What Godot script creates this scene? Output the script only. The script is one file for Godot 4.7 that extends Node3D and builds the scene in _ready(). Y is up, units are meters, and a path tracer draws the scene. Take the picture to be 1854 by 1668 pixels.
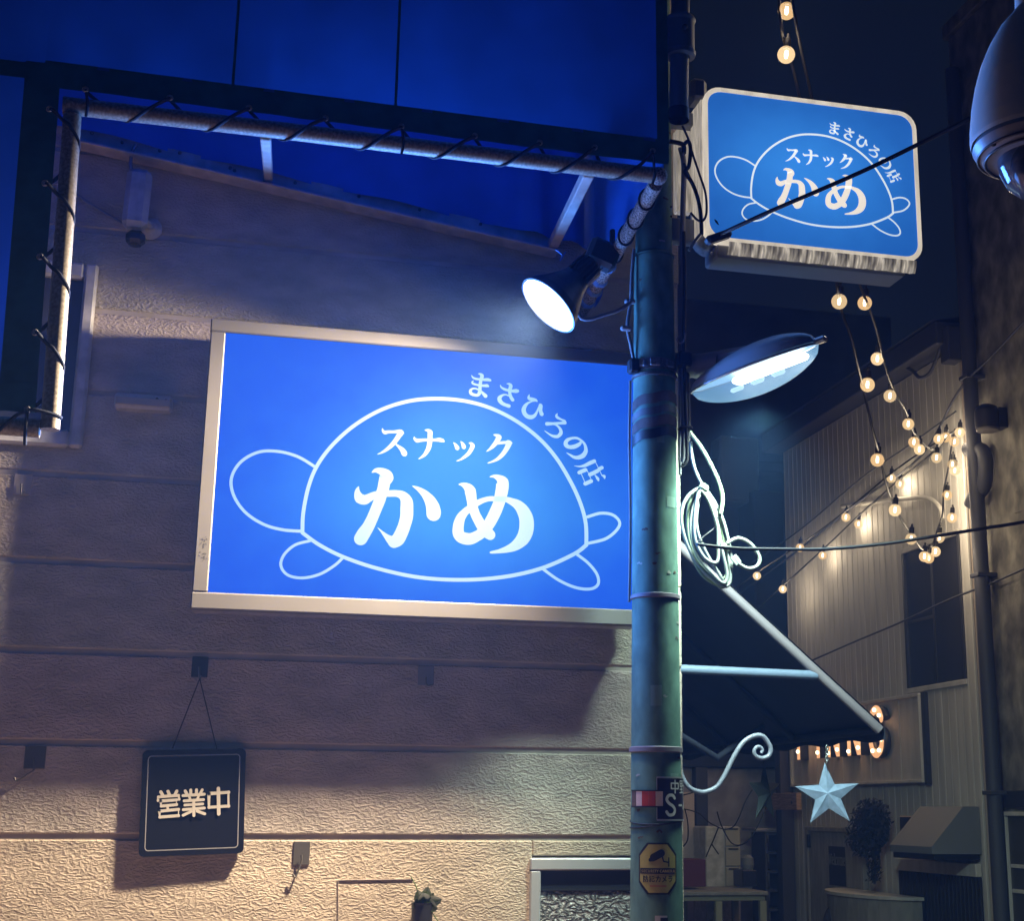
extends Node3D
# A snack bar's blue light-box signs at night: siding wall, tarp awning, steel pole, alley with festoon bulbs.

# ---------------------------------------------------------------- mesh builder
class MB:
	var v := PackedVector3Array()
	var n := PackedVector3Array()
	var t := PackedVector2Array()

	func tri(a: Vector3, b: Vector3, c: Vector3, na: Vector3, nb: Vector3, nc: Vector3, ua := Vector2.ZERO, ub := Vector2.ZERO, uc := Vector2.ZERO) -> void:
		if (c - a).cross(b - a).dot(na + nb + nc) < 0.0:
			v.append_array([a, c, b]); n.append_array([na, nc, nb]); t.append_array([ua, uc, ub])
		else:
			v.append_array([a, b, c]); n.append_array([na, nb, nc]); t.append_array([ua, ub, uc])

	func flat(a: Vector3, b: Vector3, c: Vector3, out: Vector3) -> void:
		var nn := (b - a).cross(c - a)
		if nn.length_squared() < 1e-14:
			return
		nn = nn.normalized()
		if nn.dot(out) < 0.0:
			nn = -nn
		tri(a, b, c, nn, nn, nn)

	func quad(a: Vector3, b: Vector3, c: Vector3, d: Vector3, out: Vector3) -> void:
		flat(a, b, c, out)
		flat(a, c, d, out)

	func uvquad(a: Vector3, b: Vector3, c: Vector3, d: Vector3, nn: Vector3) -> void:
		tri(a, b, c, nn, nn, nn, Vector2(0, 0), Vector2(1, 0), Vector2(1, 1))
		tri(a, c, d, nn, nn, nn, Vector2(0, 0), Vector2(1, 1), Vector2(0, 1))

	# a chamfered box
	func box(c: Vector3, size: Vector3, bev := 0.004, basis := Basis()) -> void:
		var h := size / 2.0
		var e := minf(bev, minf(h.x, minf(h.y, h.z)) * 0.9)
		var p := func(s: Vector3, axis: int) -> Vector3:
			var q := Vector3(s.x * h.x, s.y * h.y, s.z * h.z)
			for k in 3:
				if k != axis:
					q[k] -= s[k] * e
			return c + basis * q
		for axis in 3:
			var b := (axis + 1) % 3
			var d := (axis + 2) % 3
			for s in [-1.0, 1.0]:
				var q := []
				for w in [[-1, -1], [1, -1], [1, 1], [-1, 1]]:
					var g := Vector3.ZERO
					g[axis] = s; g[b] = w[0]; g[d] = w[1]
					q.append(p.call(g, axis))
				var out := Vector3.ZERO
				out[axis] = s
				quad(q[0], q[1], q[2], q[3], basis * out)
			for s in [-1.0, 1.0]:
				for r in [-1.0, 1.0]:
					var g0 := Vector3.ZERO
					g0[axis] = -1; g0[b] = s; g0[d] = r
					var g1 := g0
					g1[axis] = 1
					var out := Vector3.ZERO
					out[b] = s; out[d] = r
					quad(p.call(g0, b), p.call(g1, b), p.call(g1, d), p.call(g0, d), basis * out)
		for x in [-1.0, 1.0]:
			for y in [-1.0, 1.0]:
				for z in [-1.0, 1.0]:
					var s := Vector3(x, y, z)
					flat(p.call(s, 0), p.call(s, 1), p.call(s, 2), basis * s)

	# box between two corners
	func bb(a: Vector3, b: Vector3, bev := 0.004) -> void:
		box((a + b) / 2.0, (b - a).abs(), bev)

	# a bar of rectangular section from a to b
	func bar(a: Vector3, b: Vector3, w: float, h: float, bev := 0.003, up := Vector3.UP) -> void:
		var z := (b - a).normalized()
		var u := up if absf(z.dot(up)) < 0.95 else Vector3.RIGHT
		var x := u.cross(z).normalized()
		box((a + b) / 2.0, Vector3(w, h, a.distance_to(b)), bev, Basis(x, z.cross(x), z))

	func tube(pts: Array, r, sides := 10, closed := false, caps := true) -> void:
		var m := pts.size()
		if m < 2:
			return
		var rings := []
		var norms := []
		var x := Vector3.ZERO
		for i in m:
			var a: Vector3 = pts[(i - 1 + m) % m] if closed else pts[maxi(i - 1, 0)]
			var b: Vector3 = pts[(i + 1) % m] if closed else pts[mini(i + 1, m - 1)]
			var d := (b - a).normalized()
			if i == 0:
				x = d.cross(Vector3.UP if absf(d.y) < 0.9 else Vector3.RIGHT).normalized()
			else:
				x = (x - d * x.dot(d)).normalized()
			var y := d.cross(x)
			var rr: float = r[i] if r is Array or r is PackedFloat32Array else r
			var ring := []
			var nr := []
			for k in sides:
				var w := TAU * k / sides
				var o := x * cos(w) + y * sin(w)
				ring.append(pts[i] + o * rr)
				nr.append(o)
			rings.append(ring)
			norms.append(nr)
		for i in (m if closed else m - 1):
			var j := (i + 1) % m
			var shift := 0
			if closed and j == 0:  # turn the last ring to meet the first
				var best := 1e9
				for s in sides:
					var dd: float = norms[i][s].distance_to(norms[0][0])
					if dd < best:
						best = dd; shift = s
			for k in sides:
				var k2 := (k + 1) % sides
				var a0 := (k + shift) % sides
				var a1 := (k2 + shift) % sides
				tri(rings[i][a0], rings[i][a1], rings[j][k2], norms[i][a0], norms[i][a1], norms[j][k2], Vector2(float(k) / sides, i), Vector2(float(k + 1) / sides, i), Vector2(float(k + 1) / sides, i + 1))
				tri(rings[i][a0], rings[j][k2], rings[j][k], norms[i][a0], norms[j][k2], norms[j][k], Vector2(float(k) / sides, i), Vector2(float(k + 1) / sides, i + 1), Vector2(float(k) / sides, i + 1))
		if caps and not closed:
			for e in [0, m - 1]:
				var out: Vector3 = (pts[0] - pts[1]) if e == 0 else (pts[m - 1] - pts[m - 2])
				for k in range(1, sides - 1):
					flat(rings[e][0], rings[e][k], rings[e][k + 1], out)

	# profile of (radius, height) turned round axis through at
	func lathe(profile: Array, at: Vector3, axis := Vector3.UP, sides := 24, from := 0.0, to := TAU) -> void:
		var y := axis.normalized()
		var x := y.cross(Vector3.FORWARD if absf(y.z) < 0.9 else Vector3.RIGHT).normalized()
		var z := x.cross(y)
		for i in profile.size() - 1:
			var p: Vector2 = profile[i]
			var q: Vector2 = profile[i + 1]
			var d := q - p
			if d.length() < 1e-6:
				continue
			var nn := Vector2(d.y, -d.x).normalized()
			for k in sides:
				var w0 := from + (to - from) * k / sides
				var w1 := from + (to - from) * (k + 1) / sides
				var o0 := x * cos(w0) + z * sin(w0)
				var o1 := x * cos(w1) + z * sin(w1)
				var n0 := o0 * nn.x + y * nn.y
				var n1 := o1 * nn.x + y * nn.y
				var a := at + o0 * p.x + y * p.y
				var b := at + o1 * p.x + y * p.y
				var c := at + o1 * q.x + y * q.y
				var e := at + o0 * q.x + y * q.y
				if p.x > 1e-6:
					tri(a, b, c, n0, n1, n1)
				if q.x > 1e-6:
					tri(a, c, e, n0, n1, n0)

	func ball(c: Vector3, r: float, sides := 16, rows := 10, squash := Vector3.ONE) -> void:
		for i in rows:
			var a0 := PI * i / rows - PI / 2
			var a1 := PI * (i + 1) / rows - PI / 2
			for k in sides:
				var w0 := TAU * k / sides
				var w1 := TAU * (k + 1) / sides
				var p := []
				for w in [[a0, w0], [a0, w1], [a1, w1], [a1, w0]]:
					p.append(Vector3(cos(w[0]) * cos(w[1]), sin(w[0]), cos(w[0]) * sin(w[1])))
				if i > 0:
					tri(c + p[0] * r * squash, c + p[1] * r * squash, c + p[2] * r * squash, p[0], p[1], p[2])
				if i < rows - 1 or i == 0:
					tri(c + p[0] * r * squash, c + p[2] * r * squash, c + p[3] * r * squash, p[0], p[2], p[3])

	# a polygon in the xy plane of xf, pushed out along its z from 0 to depth
	func prism(poly: PackedVector2Array, xf: Transform3D, depth: float, uvs := Rect2()) -> void:
		var idx := Geometry2D.triangulate_polygon(poly)
		var nz := xf.basis.z.normalized()
		var at := func(q: Vector2, z: float) -> Vector3: return xf * Vector3(q.x, q.y, z)
		var uv := func(q: Vector2) -> Vector2: return Vector2((q.x - uvs.position.x) / uvs.size.x, 1.0 - (q.y - uvs.position.y) / uvs.size.y) if uvs.size.x > 0 else Vector2.ZERO
		for k in range(0, idx.size(), 3):
			var a := poly[idx[k]]
			var b := poly[idx[k + 1]]
			var c := poly[idx[k + 2]]
			tri(at.call(a, depth), at.call(b, depth), at.call(c, depth), nz, nz, nz, uv.call(a), uv.call(b), uv.call(c))
			if depth != 0.0:
				tri(at.call(a, 0.0), at.call(b, 0.0), at.call(c, 0.0), -nz, -nz, -nz, uv.call(a), uv.call(b), uv.call(c))
		if depth != 0.0:
			var cc := Geometry2D.is_polygon_clockwise(poly)
			for k in poly.size():
				var a := poly[k]
				var b := poly[(k + 1) % poly.size()]
				var e := (b - a).normalized()
				var o := Vector2(-e.y, e.x) if cc else Vector2(e.y, -e.x)
				quad(at.call(a, 0.0), at.call(b, 0.0), at.call(b, depth), at.call(a, depth), xf.basis * Vector3(o.x, o.y, 0))

	# brush stroke: control points (x, y, half width) in the xy plane of xf
	func stroke(c: Array, xf: Transform3D, size: Vector2, closed := false, seg := 7, smooth := true) -> void:
		var p := []
		var m := c.size()
		if smooth and m > 2:
			for i in (m if closed else m - 1):
				var a: Vector3 = c[(i - 1 + m) % m] if closed else c[maxi(i - 1, 0)]
				var b: Vector3 = c[i]
				var d: Vector3 = c[(i + 1) % m]
				var e: Vector3 = c[(i + 2) % m] if closed else c[mini(i + 2, m - 1)]
				for k in seg:
					var q := b.cubic_interpolate(d, a, e, float(k) / seg)
					q.z = lerpf(b.z, d.z, float(k) / seg)
					p.append(q)
			if not closed:
				p.append(c[m - 1])
		else:
			p = c.duplicate()
		m = p.size()
		var nz := xf.basis.z.normalized()
		var put := func(x: float, y: float) -> Array:
			return [xf * Vector3(x, y, 0), Vector2(0.5 + x / size.x, 0.5 - y / size.y)]
		var L := []
		var R := []
		for i in m:
			var a: Vector3 = p[(i - 1 + m) % m] if closed else p[maxi(i - 1, 0)]
			var b: Vector3 = p[(i + 1) % m] if closed else p[mini(i + 1, m - 1)]
			var d := Vector2(b.x - a.x, b.y - a.y).normalized()
			var w: float = p[i].z
			L.append(put.call(p[i].x - d.y * w, p[i].y + d.x * w))
			R.append(put.call(p[i].x + d.y * w, p[i].y - d.x * w))
		for i in (m if closed else m - 1):
			var j := (i + 1) % m
			tri(L[i][0], R[i][0], R[j][0], nz, nz, nz, L[i][1], R[i][1], R[j][1])
			tri(L[i][0], R[j][0], L[j][0], nz, nz, nz, L[i][1], R[j][1], L[j][1])
		if not closed:
			for e in [0, m - 1]:
				var o: Vector3 = p[e]
				var q: Vector3 = p[1] if e == 0 else p[m - 2]
				var w0 := atan2(o.y - q.y, o.x - q.x)
				for k in 8:
					var a0 := w0 - PI / 2 + PI * k / 8
					var a1 := w0 - PI / 2 + PI * (k + 1) / 8
					var c0: Array = put.call(o.x, o.y)
					var c1: Array = put.call(o.x + cos(a0) * o.z, o.y + sin(a0) * o.z)
					var c2: Array = put.call(o.x + cos(a1) * o.z, o.y + sin(a1) * o.z)
					tri(c0[0], c1[0], c2[0], nz, nz, nz, c0[1], c1[1], c2[1])

	# a sheet whose points a function of (u, v) gives
	func sheet(f: Callable, nu: int, nv: int, out: Vector3) -> void:
		var g := []
		for i in nu + 1:
			var row := []
			for j in nv + 1:
				row.append(f.call(float(i) / nu, float(j) / nv))
			g.append(row)
		var nn := []
		for i in nu + 1:
			var row := []
			for j in nv + 1:
				var a: Vector3 = g[mini(i + 1, nu)][j] - g[maxi(i - 1, 0)][j]
				var b: Vector3 = g[i][mini(j + 1, nv)] - g[i][maxi(j - 1, 0)]
				var q := a.cross(b).normalized()
				row.append(q if q.dot(out) >= 0 else -q)
			nn.append(row)
		for i in nu:
			for j in nv:
				var u0 := Vector2(float(i) / nu, float(j) / nv)
				var u1 := Vector2(float(i + 1) / nu, float(j + 1) / nv)
				tri(g[i][j], g[i + 1][j], g[i + 1][j + 1], nn[i][j], nn[i + 1][j], nn[i + 1][j + 1], u0, Vector2(u1.x, u0.y), u1)
				tri(g[i][j], g[i + 1][j + 1], g[i][j + 1], nn[i][j], nn[i + 1][j + 1], nn[i][j + 1], u0, u1, Vector2(u0.x, u1.y))

	func planar() -> void:   # lay the texture flat along x and y, in metres
		for i in v.size():
			t[i] = Vector2(v[i].x, -v[i].y)

	func made(origin: Vector3) -> ArrayMesh:
		var a := []
		a.resize(Mesh.ARRAY_MAX)
		var w := PackedVector3Array()
		w.resize(v.size())
		for i in v.size():
			w[i] = v[i] - origin
		a[Mesh.ARRAY_VERTEX] = w
		a[Mesh.ARRAY_NORMAL] = n
		a[Mesh.ARRAY_TEX_UV] = t
		var m := ArrayMesh.new()
		m.add_surface_from_arrays(Mesh.PRIMITIVE_TRIANGLES, a)
		return m


# ---------------------------------------------------------------- helpers
var taken := {}
var shade := 0
var M := {}


func numbered(under: Node, called: String) -> String:
	var key := str(under.get_instance_id()) + called
	var k: int = taken.get(key, 0)
	taken[key] = k + 1
	return called if k == 0 else "%s_%03d" % [called, k]


func tag(o: Node3D, label: String, category: String, group := "") -> void:
	o.set_meta("label", label)
	o.set_meta("category", category)
	if group:
		o.set_meta("group", group)


func thing(called: String, label: String, category: String, at: Vector3, group := "") -> Node3D:
	var o := Node3D.new()
	o.name = numbered(self, called)
	add_child(o)
	o.position = at
	tag(o, label, category, group)
	return o


func place_of(o: Node3D) -> Vector3:
	var p := Vector3.ZERO
	var q: Node = o
	while q != self and q is Node3D:
		p += (q as Node3D).position
		q = q.get_parent()
	return p


func part(o: Node3D, called: String, b: MB, m: Material, label := "") -> MeshInstance3D:
	var x := MeshInstance3D.new()
	x.name = numbered(o, called)
	x.mesh = b.made(place_of(o))
	x.material_override = m
	o.add_child(x)
	if label:
		x.set_meta("label", label)
	return x


func lone(called: String, b: MB, m: Material, label: String, category: String, group := "") -> MeshInstance3D:
	var lo := b.v[0]
	var hi := b.v[0]
	for q in b.v:
		lo = lo.min(q); hi = hi.max(q)
	var at := Vector3((lo.x + hi.x) / 2, lo.y, (lo.z + hi.z) / 2)
	var x := MeshInstance3D.new()
	x.name = numbered(self, called)
	x.mesh = b.made(at)
	x.material_override = m
	x.position = at
	add_child(x)
	tag(x, label, category, group)
	return x


func struct(called: String, b: MB, m: Material) -> MeshInstance3D:
	var x := MeshInstance3D.new()
	x.name = called
	x.mesh = b.made(Vector3.ZERO)
	x.material_override = m
	add_child(x)
	x.set_meta("kind", "structure")
	return x


func curve(c: Array, seg := 8, closed := false) -> Array:
	var p := []
	var m := c.size()
	for i in (m if closed else m - 1):
		var a: Vector3 = c[(i - 1 + m) % m] if closed else c[maxi(i - 1, 0)]
		var b: Vector3 = c[i]
		var d: Vector3 = c[(i + 1) % m]
		var e: Vector3 = c[(i + 2) % m] if closed else c[mini(i + 2, m - 1)]
		for k in seg:
			p.append(b.cubic_interpolate(d, a, e, float(k) / seg))
	if not closed:
		p.append(c[m - 1])
	return p


func sag(a: Vector3, b: Vector3, drop: float, seg := 14) -> Array:
	var p := []
	for k in seg + 1:
		var u := float(k) / seg
		p.append(a.lerp(b, u) - Vector3(0, drop * 4.0 * u * (1.0 - u), 0))
	return p


func mat(r: float, g: float, b: float, rough := 0.6, metal := 0.0) -> StandardMaterial3D:
	var m := StandardMaterial3D.new()
	m.albedo_color = Color(r, g, b).linear_to_srgb()
	m.roughness = rough
	m.metallic = metal
	return m


func glow(r: float, g: float, b: float, k: float, ar := 0.6, ag := 0.6, ab := 0.6) -> StandardMaterial3D:
	var m := mat(ar, ag, ab, 0.4)
	m.emission_enabled = true
	m.emission = Color(r, g, b).linear_to_srgb()
	m.emission_energy_multiplier = k
	return m


func noise(sd: int, freq: float, fractal: int, oct: int, warp := 0.0) -> FastNoiseLite:
	var f := FastNoiseLite.new()
	f.seed = sd
	f.noise_type = FastNoiseLite.TYPE_SIMPLEX_SMOOTH
	f.frequency = freq
	f.fractal_type = fractal
	f.fractal_octaves = oct
	if warp > 0.0:
		f.domain_warp_enabled = true
		f.domain_warp_amplitude = warp
		f.domain_warp_frequency = freq * 0.8
	return f


func ntex(f: FastNoiseLite, size: int, lo := 0.0, hi := 1.0, power := 1.0) -> NoiseTexture2D:
	var x := NoiseTexture2D.new()
	x.width = size
	x.height = size
	x.seamless = true
	x.noise = f
	var g := Gradient.new()
	var off := PackedFloat32Array()
	var col := PackedColorArray()
	for k in 9:
		var u := k / 8.0
		var w := lerpf(lo, hi, pow(u, power))
		off.append(u)
		col.append(Color(w, w, w))
	g.offsets = off
	g.colors = col
	x.color_ramp = g
	return x


func tri3(m: StandardMaterial3D, s: Vector3) -> StandardMaterial3D:
	m.uv1_triplanar = true
	m.uv1_world_triplanar = true
	m.uv1_scale = s
	m.uv1_triplanar_sharpness = 4.0
	return m


func grimy(m: StandardMaterial3D, tex: Texture2D, s: Vector3, rough_tex: Texture2D = null) -> StandardMaterial3D:
	m.albedo_texture = tex
	if rough_tex:
		m.roughness_texture = rough_tex
	return tri3(m, s)


func bumpy(m: StandardMaterial3D, tex: Texture2D, cm: float) -> StandardMaterial3D:
	m.heightmap_enabled = true
	m.heightmap_texture = tex
	m.heightmap_scale = cm
	return m


func screws(o: Node3D, spots: Array, axis: Vector3, r: float, m: Material) -> void:
	for p in spots:
		var b := MB.new()
		b.lathe([Vector2(r, 0), Vector2(r * 0.9, r * 0.5), Vector2(r * 0.4, r * 0.8), Vector2(0, r * 0.85)], p, axis, 10)
		part(o, "screw", b, m)


func _ready() -> void:
	setting()
	materials()
	ground()
	bar_house()
	big_sign()
	open_plate()
	wall_bits()
	awning()
	flood_lamp()
	steel_pole()
	pole_plates()
	pole_cables()
	small_sign()
	street_lamp()
	dome_camera()
	corrugated_house()
	concrete_house()
	alley_canopy()
	stars()
	shop_front()
	alley_end()
	festoons()
	overhead_cables()


# ---------------------------------------------------------------- camera, sky
func setting() -> void:
	var cam := Camera3D.new()
	cam.name = "camera"
	cam.projection = Camera3D.PROJECTION_FRUSTUM
	cam.near = 0.05
	cam.far = 200.0
	cam.size = 0.031326
	cam.frustum_offset = Vector2(-0.002535, -0.000571)
	cam.transform = Transform3D(Basis(Vector3(0.96891, 0.00706, 0.24732), Vector3(-0.06648, 0.97027, 0.23273), Vector3(-0.23832, -0.24194, 0.94057)), Vector3(0, 1.6, 7.0))
	add_child(cam)
	cam.current = true
	var e := Environment.new()
	e.background_mode = Environment.BG_SKY
	var ps := ProceduralSkyMaterial.new()
	ps.sky_top_color = Color(0.0035, 0.0052, 0.0085).linear_to_srgb()
	ps.sky_horizon_color = Color(0.0055, 0.0078, 0.012).linear_to_srgb()
	ps.ground_bottom_color = Color(0.004, 0.004, 0.005).linear_to_srgb()
	ps.ground_horizon_color = Color(0.0055, 0.0078, 0.012).linear_to_srgb()
	var sky := Sky.new()
	sky.sky_material = ps
	e.sky = sky
	e.tonemap_mode = Environment.TONE_MAPPER_LINEAR
	e.tonemap_exposure = 1.0
	e.fog_enabled = true
	e.fog_density = 0.008
	e.fog_light_color = Color(0.52, 0.70, 1.0)
	e.sdfgi_enabled = true
	e.ssao_enabled = true
	e.ssil_enabled = true
	var w := WorldEnvironment.new()
	w.name = "environment"
	w.environment = e
	add_child(w)


func materials() -> void:
	var stucco := ntex(noise(11, 0.022, FastNoiseLite.FRACTAL_RIDGED, 3, 26.0), 1024)
	var blotch := ntex(noise(5, 0.006, FastNoiseLite.FRACTAL_FBM, 5), 512, 0.80, 1.0)
	var speck := ntex(noise(7, 0.05, FastNoiseLite.FRACTAL_FBM, 4, 8.0), 512, 0.55, 1.0)
	var fine := ntex(noise(9, 0.12, FastNoiseLite.FRACTAL_FBM, 3), 512)
	var rustmap := ntex(noise(21, 0.03, FastNoiseLite.FRACTAL_FBM, 5, 12.0), 512, 0.12, 1.25, 0.9)
	var streak := ntex(noise(31, 0.02, FastNoiseLite.FRACTAL_FBM, 4), 512, 0.62, 1.0)
	var rmap := ntex(noise(41, 0.02, FastNoiseLite.FRACTAL_FBM, 4), 512, 0.35, 0.9)
	M.siding = bumpy(grimy(mat(0.60, 0.52, 0.43, 0.75), blotch, Vector3(1.1, 2.3, 1.1)), stucco, 0.55)
	M.boards = []
	for k in 4:
		var mm := bumpy(grimy(mat(0.60 - 0.025 * (k % 3), 0.52 - 0.025 * (k % 2) - 0.015 * (k % 3), 0.43 - 0.02 * k, 0.75), ntex(noise(50 + k, 0.007, FastNoiseLite.FRACTAL_FBM, 5, 10.0), 512, 0.84, 1.0), Vector3(0.6, 1.0, 0.6)), stucco, 0.6)
		mm.uv1_triplanar = false
		mm.uv1_world_triplanar = false
		mm.uv1_scale = Vector3(0.95, 1.9, 1.0)
		mm.uv1_offset = Vector3(0.37 * k, 0.61 * k, 0)
		M.boards.append(mm)
	M.siding_plain = grimy(mat(0.55, 0.47, 0.39, 0.7), blotch, Vector3(0.7, 0.7, 0.7))
	M.core = mat(0.32, 0.27, 0.23, 0.8)
	M.frame = grimy(mat(0.138, 0.128, 0.117, 0.6), ntex(noise(23, 0.006, FastNoiseLite.FRACTAL_FBM, 3), 256, 0.93, 1.0), Vector3(0.8, 0.8, 0.8))
	M.cabinet = grimy(mat(0.42, 0.40, 0.38, 0.5), streak, Vector3(3, 0.5, 3))
	M.pole = grimy(mat(0.17, 0.315, 0.245, 0.7), ntex(noise(37, 0.012, FastNoiseLite.FRACTAL_FBM, 6, 14.0), 512, 0.7, 1.0), Vector3(1.6, 0.8, 1.6))
	M.pole.metallic_specular = 0.3
	M.pipe = grimy(mat(0.60, 0.52, 0.40, 0.45), speck, Vector3(2.2, 2.2, 2.2))
	M.rusty = bumpy(grimy(mat(0.62, 0.55, 0.52, 0.7), rustmap, Vector3(5, 5, 5)), rustmap, 0.15)
	M.beam = grimy(mat(0.58, 0.50, 0.46, 0.6), blotch, Vector3(2.5, 2.5, 2.5))
	M.steel = mat(0.45, 0.45, 0.47, 0.35, 0.9)
	M.dull_steel = grimy(mat(0.30, 0.30, 0.31, 0.5, 0.7), speck, Vector3(4, 4, 4))
	M.black = mat(0.012, 0.012, 0.016, 0.5)
	M.rubber = mat(0.018, 0.018, 0.024, 0.55)
	M.cable_grey = mat(0.22, 0.22, 0.24, 0.5)
	M.cable_white = mat(0.21, 0.225, 0.215, 0.55)
	M.cable_green = mat(0.19, 0.235, 0.15, 0.55)
	M.rope = mat(0.010, 0.018, 0.04, 0.8)
	var tarp := grimy(mat(0.04, 0.19, 0.70, 0.5), ntex(noise(61, 0.004, FastNoiseLite.FRACTAL_FBM, 3), 512, 0.86, 1.0), Vector3(0.8, 0.8, 0.8))
	tarp.backlight_enabled = true
	tarp.backlight = Color(0.62, 0.62, 0.62)
	M.tarp = tarp
	M.hem = grimy(mat(0.035, 0.20, 0.24, 0.5), blotch, Vector3(2, 2, 2))
	M.plate_black = mat(0.010, 0.011, 0.016, 0.22)
	M.ivory = mat(0.60, 0.55, 0.46, 0.5)
	M.silver_line = mat(0.55, 0.54, 0.52, 0.3, 0.5)
	M.hook = mat(0.20, 0.185, 0.16, 0.35, 0.6)
	M.white_plastic = grimy(mat(0.58, 0.56, 0.53, 0.4), blotch, Vector3(3, 3, 3))
	M.dark_plastic = mat(0.02, 0.02, 0.025, 0.4)
	M.lens = mat(0.01, 0.01, 0.02, 0.08)
	M.alu = mat(0.55, 0.56, 0.56, 0.35, 0.3)
	M.dark_alu = mat(0.05, 0.052, 0.058, 0.4, 0.4)
	M.leaf = mat(0.10, 0.17, 0.05, 0.5)
	M.leaf.backlight_enabled = true
	M.leaf.backlight = Color(0.4, 0.4, 0.4)
	M.asphalt = bumpy(grimy(mat(0.055, 0.055, 0.058, 0.85), speck, Vector3(0.8, 0.8, 0.8)), fine, 0.4)
	M.cladding = grimy(mat(0.60, 0.58, 0.55, 0.65), ntex(noise(33, 0.02, FastNoiseLite.FRACTAL_FBM, 4), 512, 0.86, 1.0), Vector3(0.7, 0.09, 0.7))
	M.fascia = mat(0.055, 0.058, 0.075, 0.6)
	M.concrete = bumpy(grimy(mat(0.36, 0.34, 0.29, 0.85), ntex(noise(71, 0.012, FastNoiseLite.FRACTAL_FBM, 6, 20.0), 512, 0.45, 1.0), Vector3(0.6, 0.4, 0.6)), fine, 0.15)
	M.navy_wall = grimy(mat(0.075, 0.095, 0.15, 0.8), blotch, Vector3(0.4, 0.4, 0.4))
	M.navy_dark = mat(0.03, 0.035, 0.055, 0.8)
	M.canopy = grimy(mat(0.022, 0.027, 0.05, 0.75), blotch, Vector3(1, 1, 1))
	M.lilac_pipe = mat(0.20, 0.175, 0.20, 0.6)
	M.blue_pipe = mat(0.14, 0.19, 0.29, 0.6)
	M.iron = mat(0.26, 0.28, 0.36, 0.5, 0.2)
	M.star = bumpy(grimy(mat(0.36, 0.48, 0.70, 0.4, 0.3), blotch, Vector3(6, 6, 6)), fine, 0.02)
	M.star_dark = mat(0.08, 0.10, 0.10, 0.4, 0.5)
	M.wood = grimy(mat(0.55, 0.33, 0.18, 0.6), ntex(noise(81, 0.02, FastNoiseLite.FRACTAL_FBM, 4), 256, 0.6, 1.0), Vector3(1.0, 14, 1.0))
	M.dusk_wood = grimy(mat(0.33, 0.32, 0.295, 0.75), blotch, Vector3(3, 0.6, 3))
	M.pale_wall = grimy(mat(0.40, 0.36, 0.37, 0.8), blotch, Vector3(1, 1, 1))
	M.maroon = mat(0.11, 0.018, 0.028, 0.6)
	M.pane_dark = mat(0.045, 0.047, 0.055, 0.15)
	M.sign_grey = mat(0.17, 0.18, 0.19, 0.6)
	M.socket = mat(0.015, 0.014, 0.013, 0.6)
	M.streak = streak
	M.fine = fine
	M.blotch = blotch


func ground() -> void:
	var b := MB.new()
	b.quad(Vector3(-120, 0, 120), Vector3(120, 0, 120), Vector3(120, 0, -120), Vector3(-120, 0, -120), Vector3.UP)
	struct("ground", b, M.asphalt)
	b = MB.new()
	b.bb(Vector3(-14, 0.001, 0.002), Vector3(14, 0.02, 2.6), 0.004)
	struct("pavement", b, grimy(mat(0.34, 0.22, 0.18, 0.8), M.blotch, Vector3(1, 1, 1)))
	b = MB.new()
	b.bb(Vector3(2.29, 0.001, -11.9), Vector3(6.58, 0.02, -0.002), 0.004)
	struct("alley_paving", b, grimy(mat(0.24, 0.23, 0.22, 0.8), M.blotch, Vector3(1, 1, 1)))


# ---------------------------------------------------------------- the snack bar's wall
const WALL_X0 := -3.4
const WALL_X1 := 2.27
const PITCH := 0.4029
const JOINT := 1.4719   # height of the middle of one joint


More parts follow.
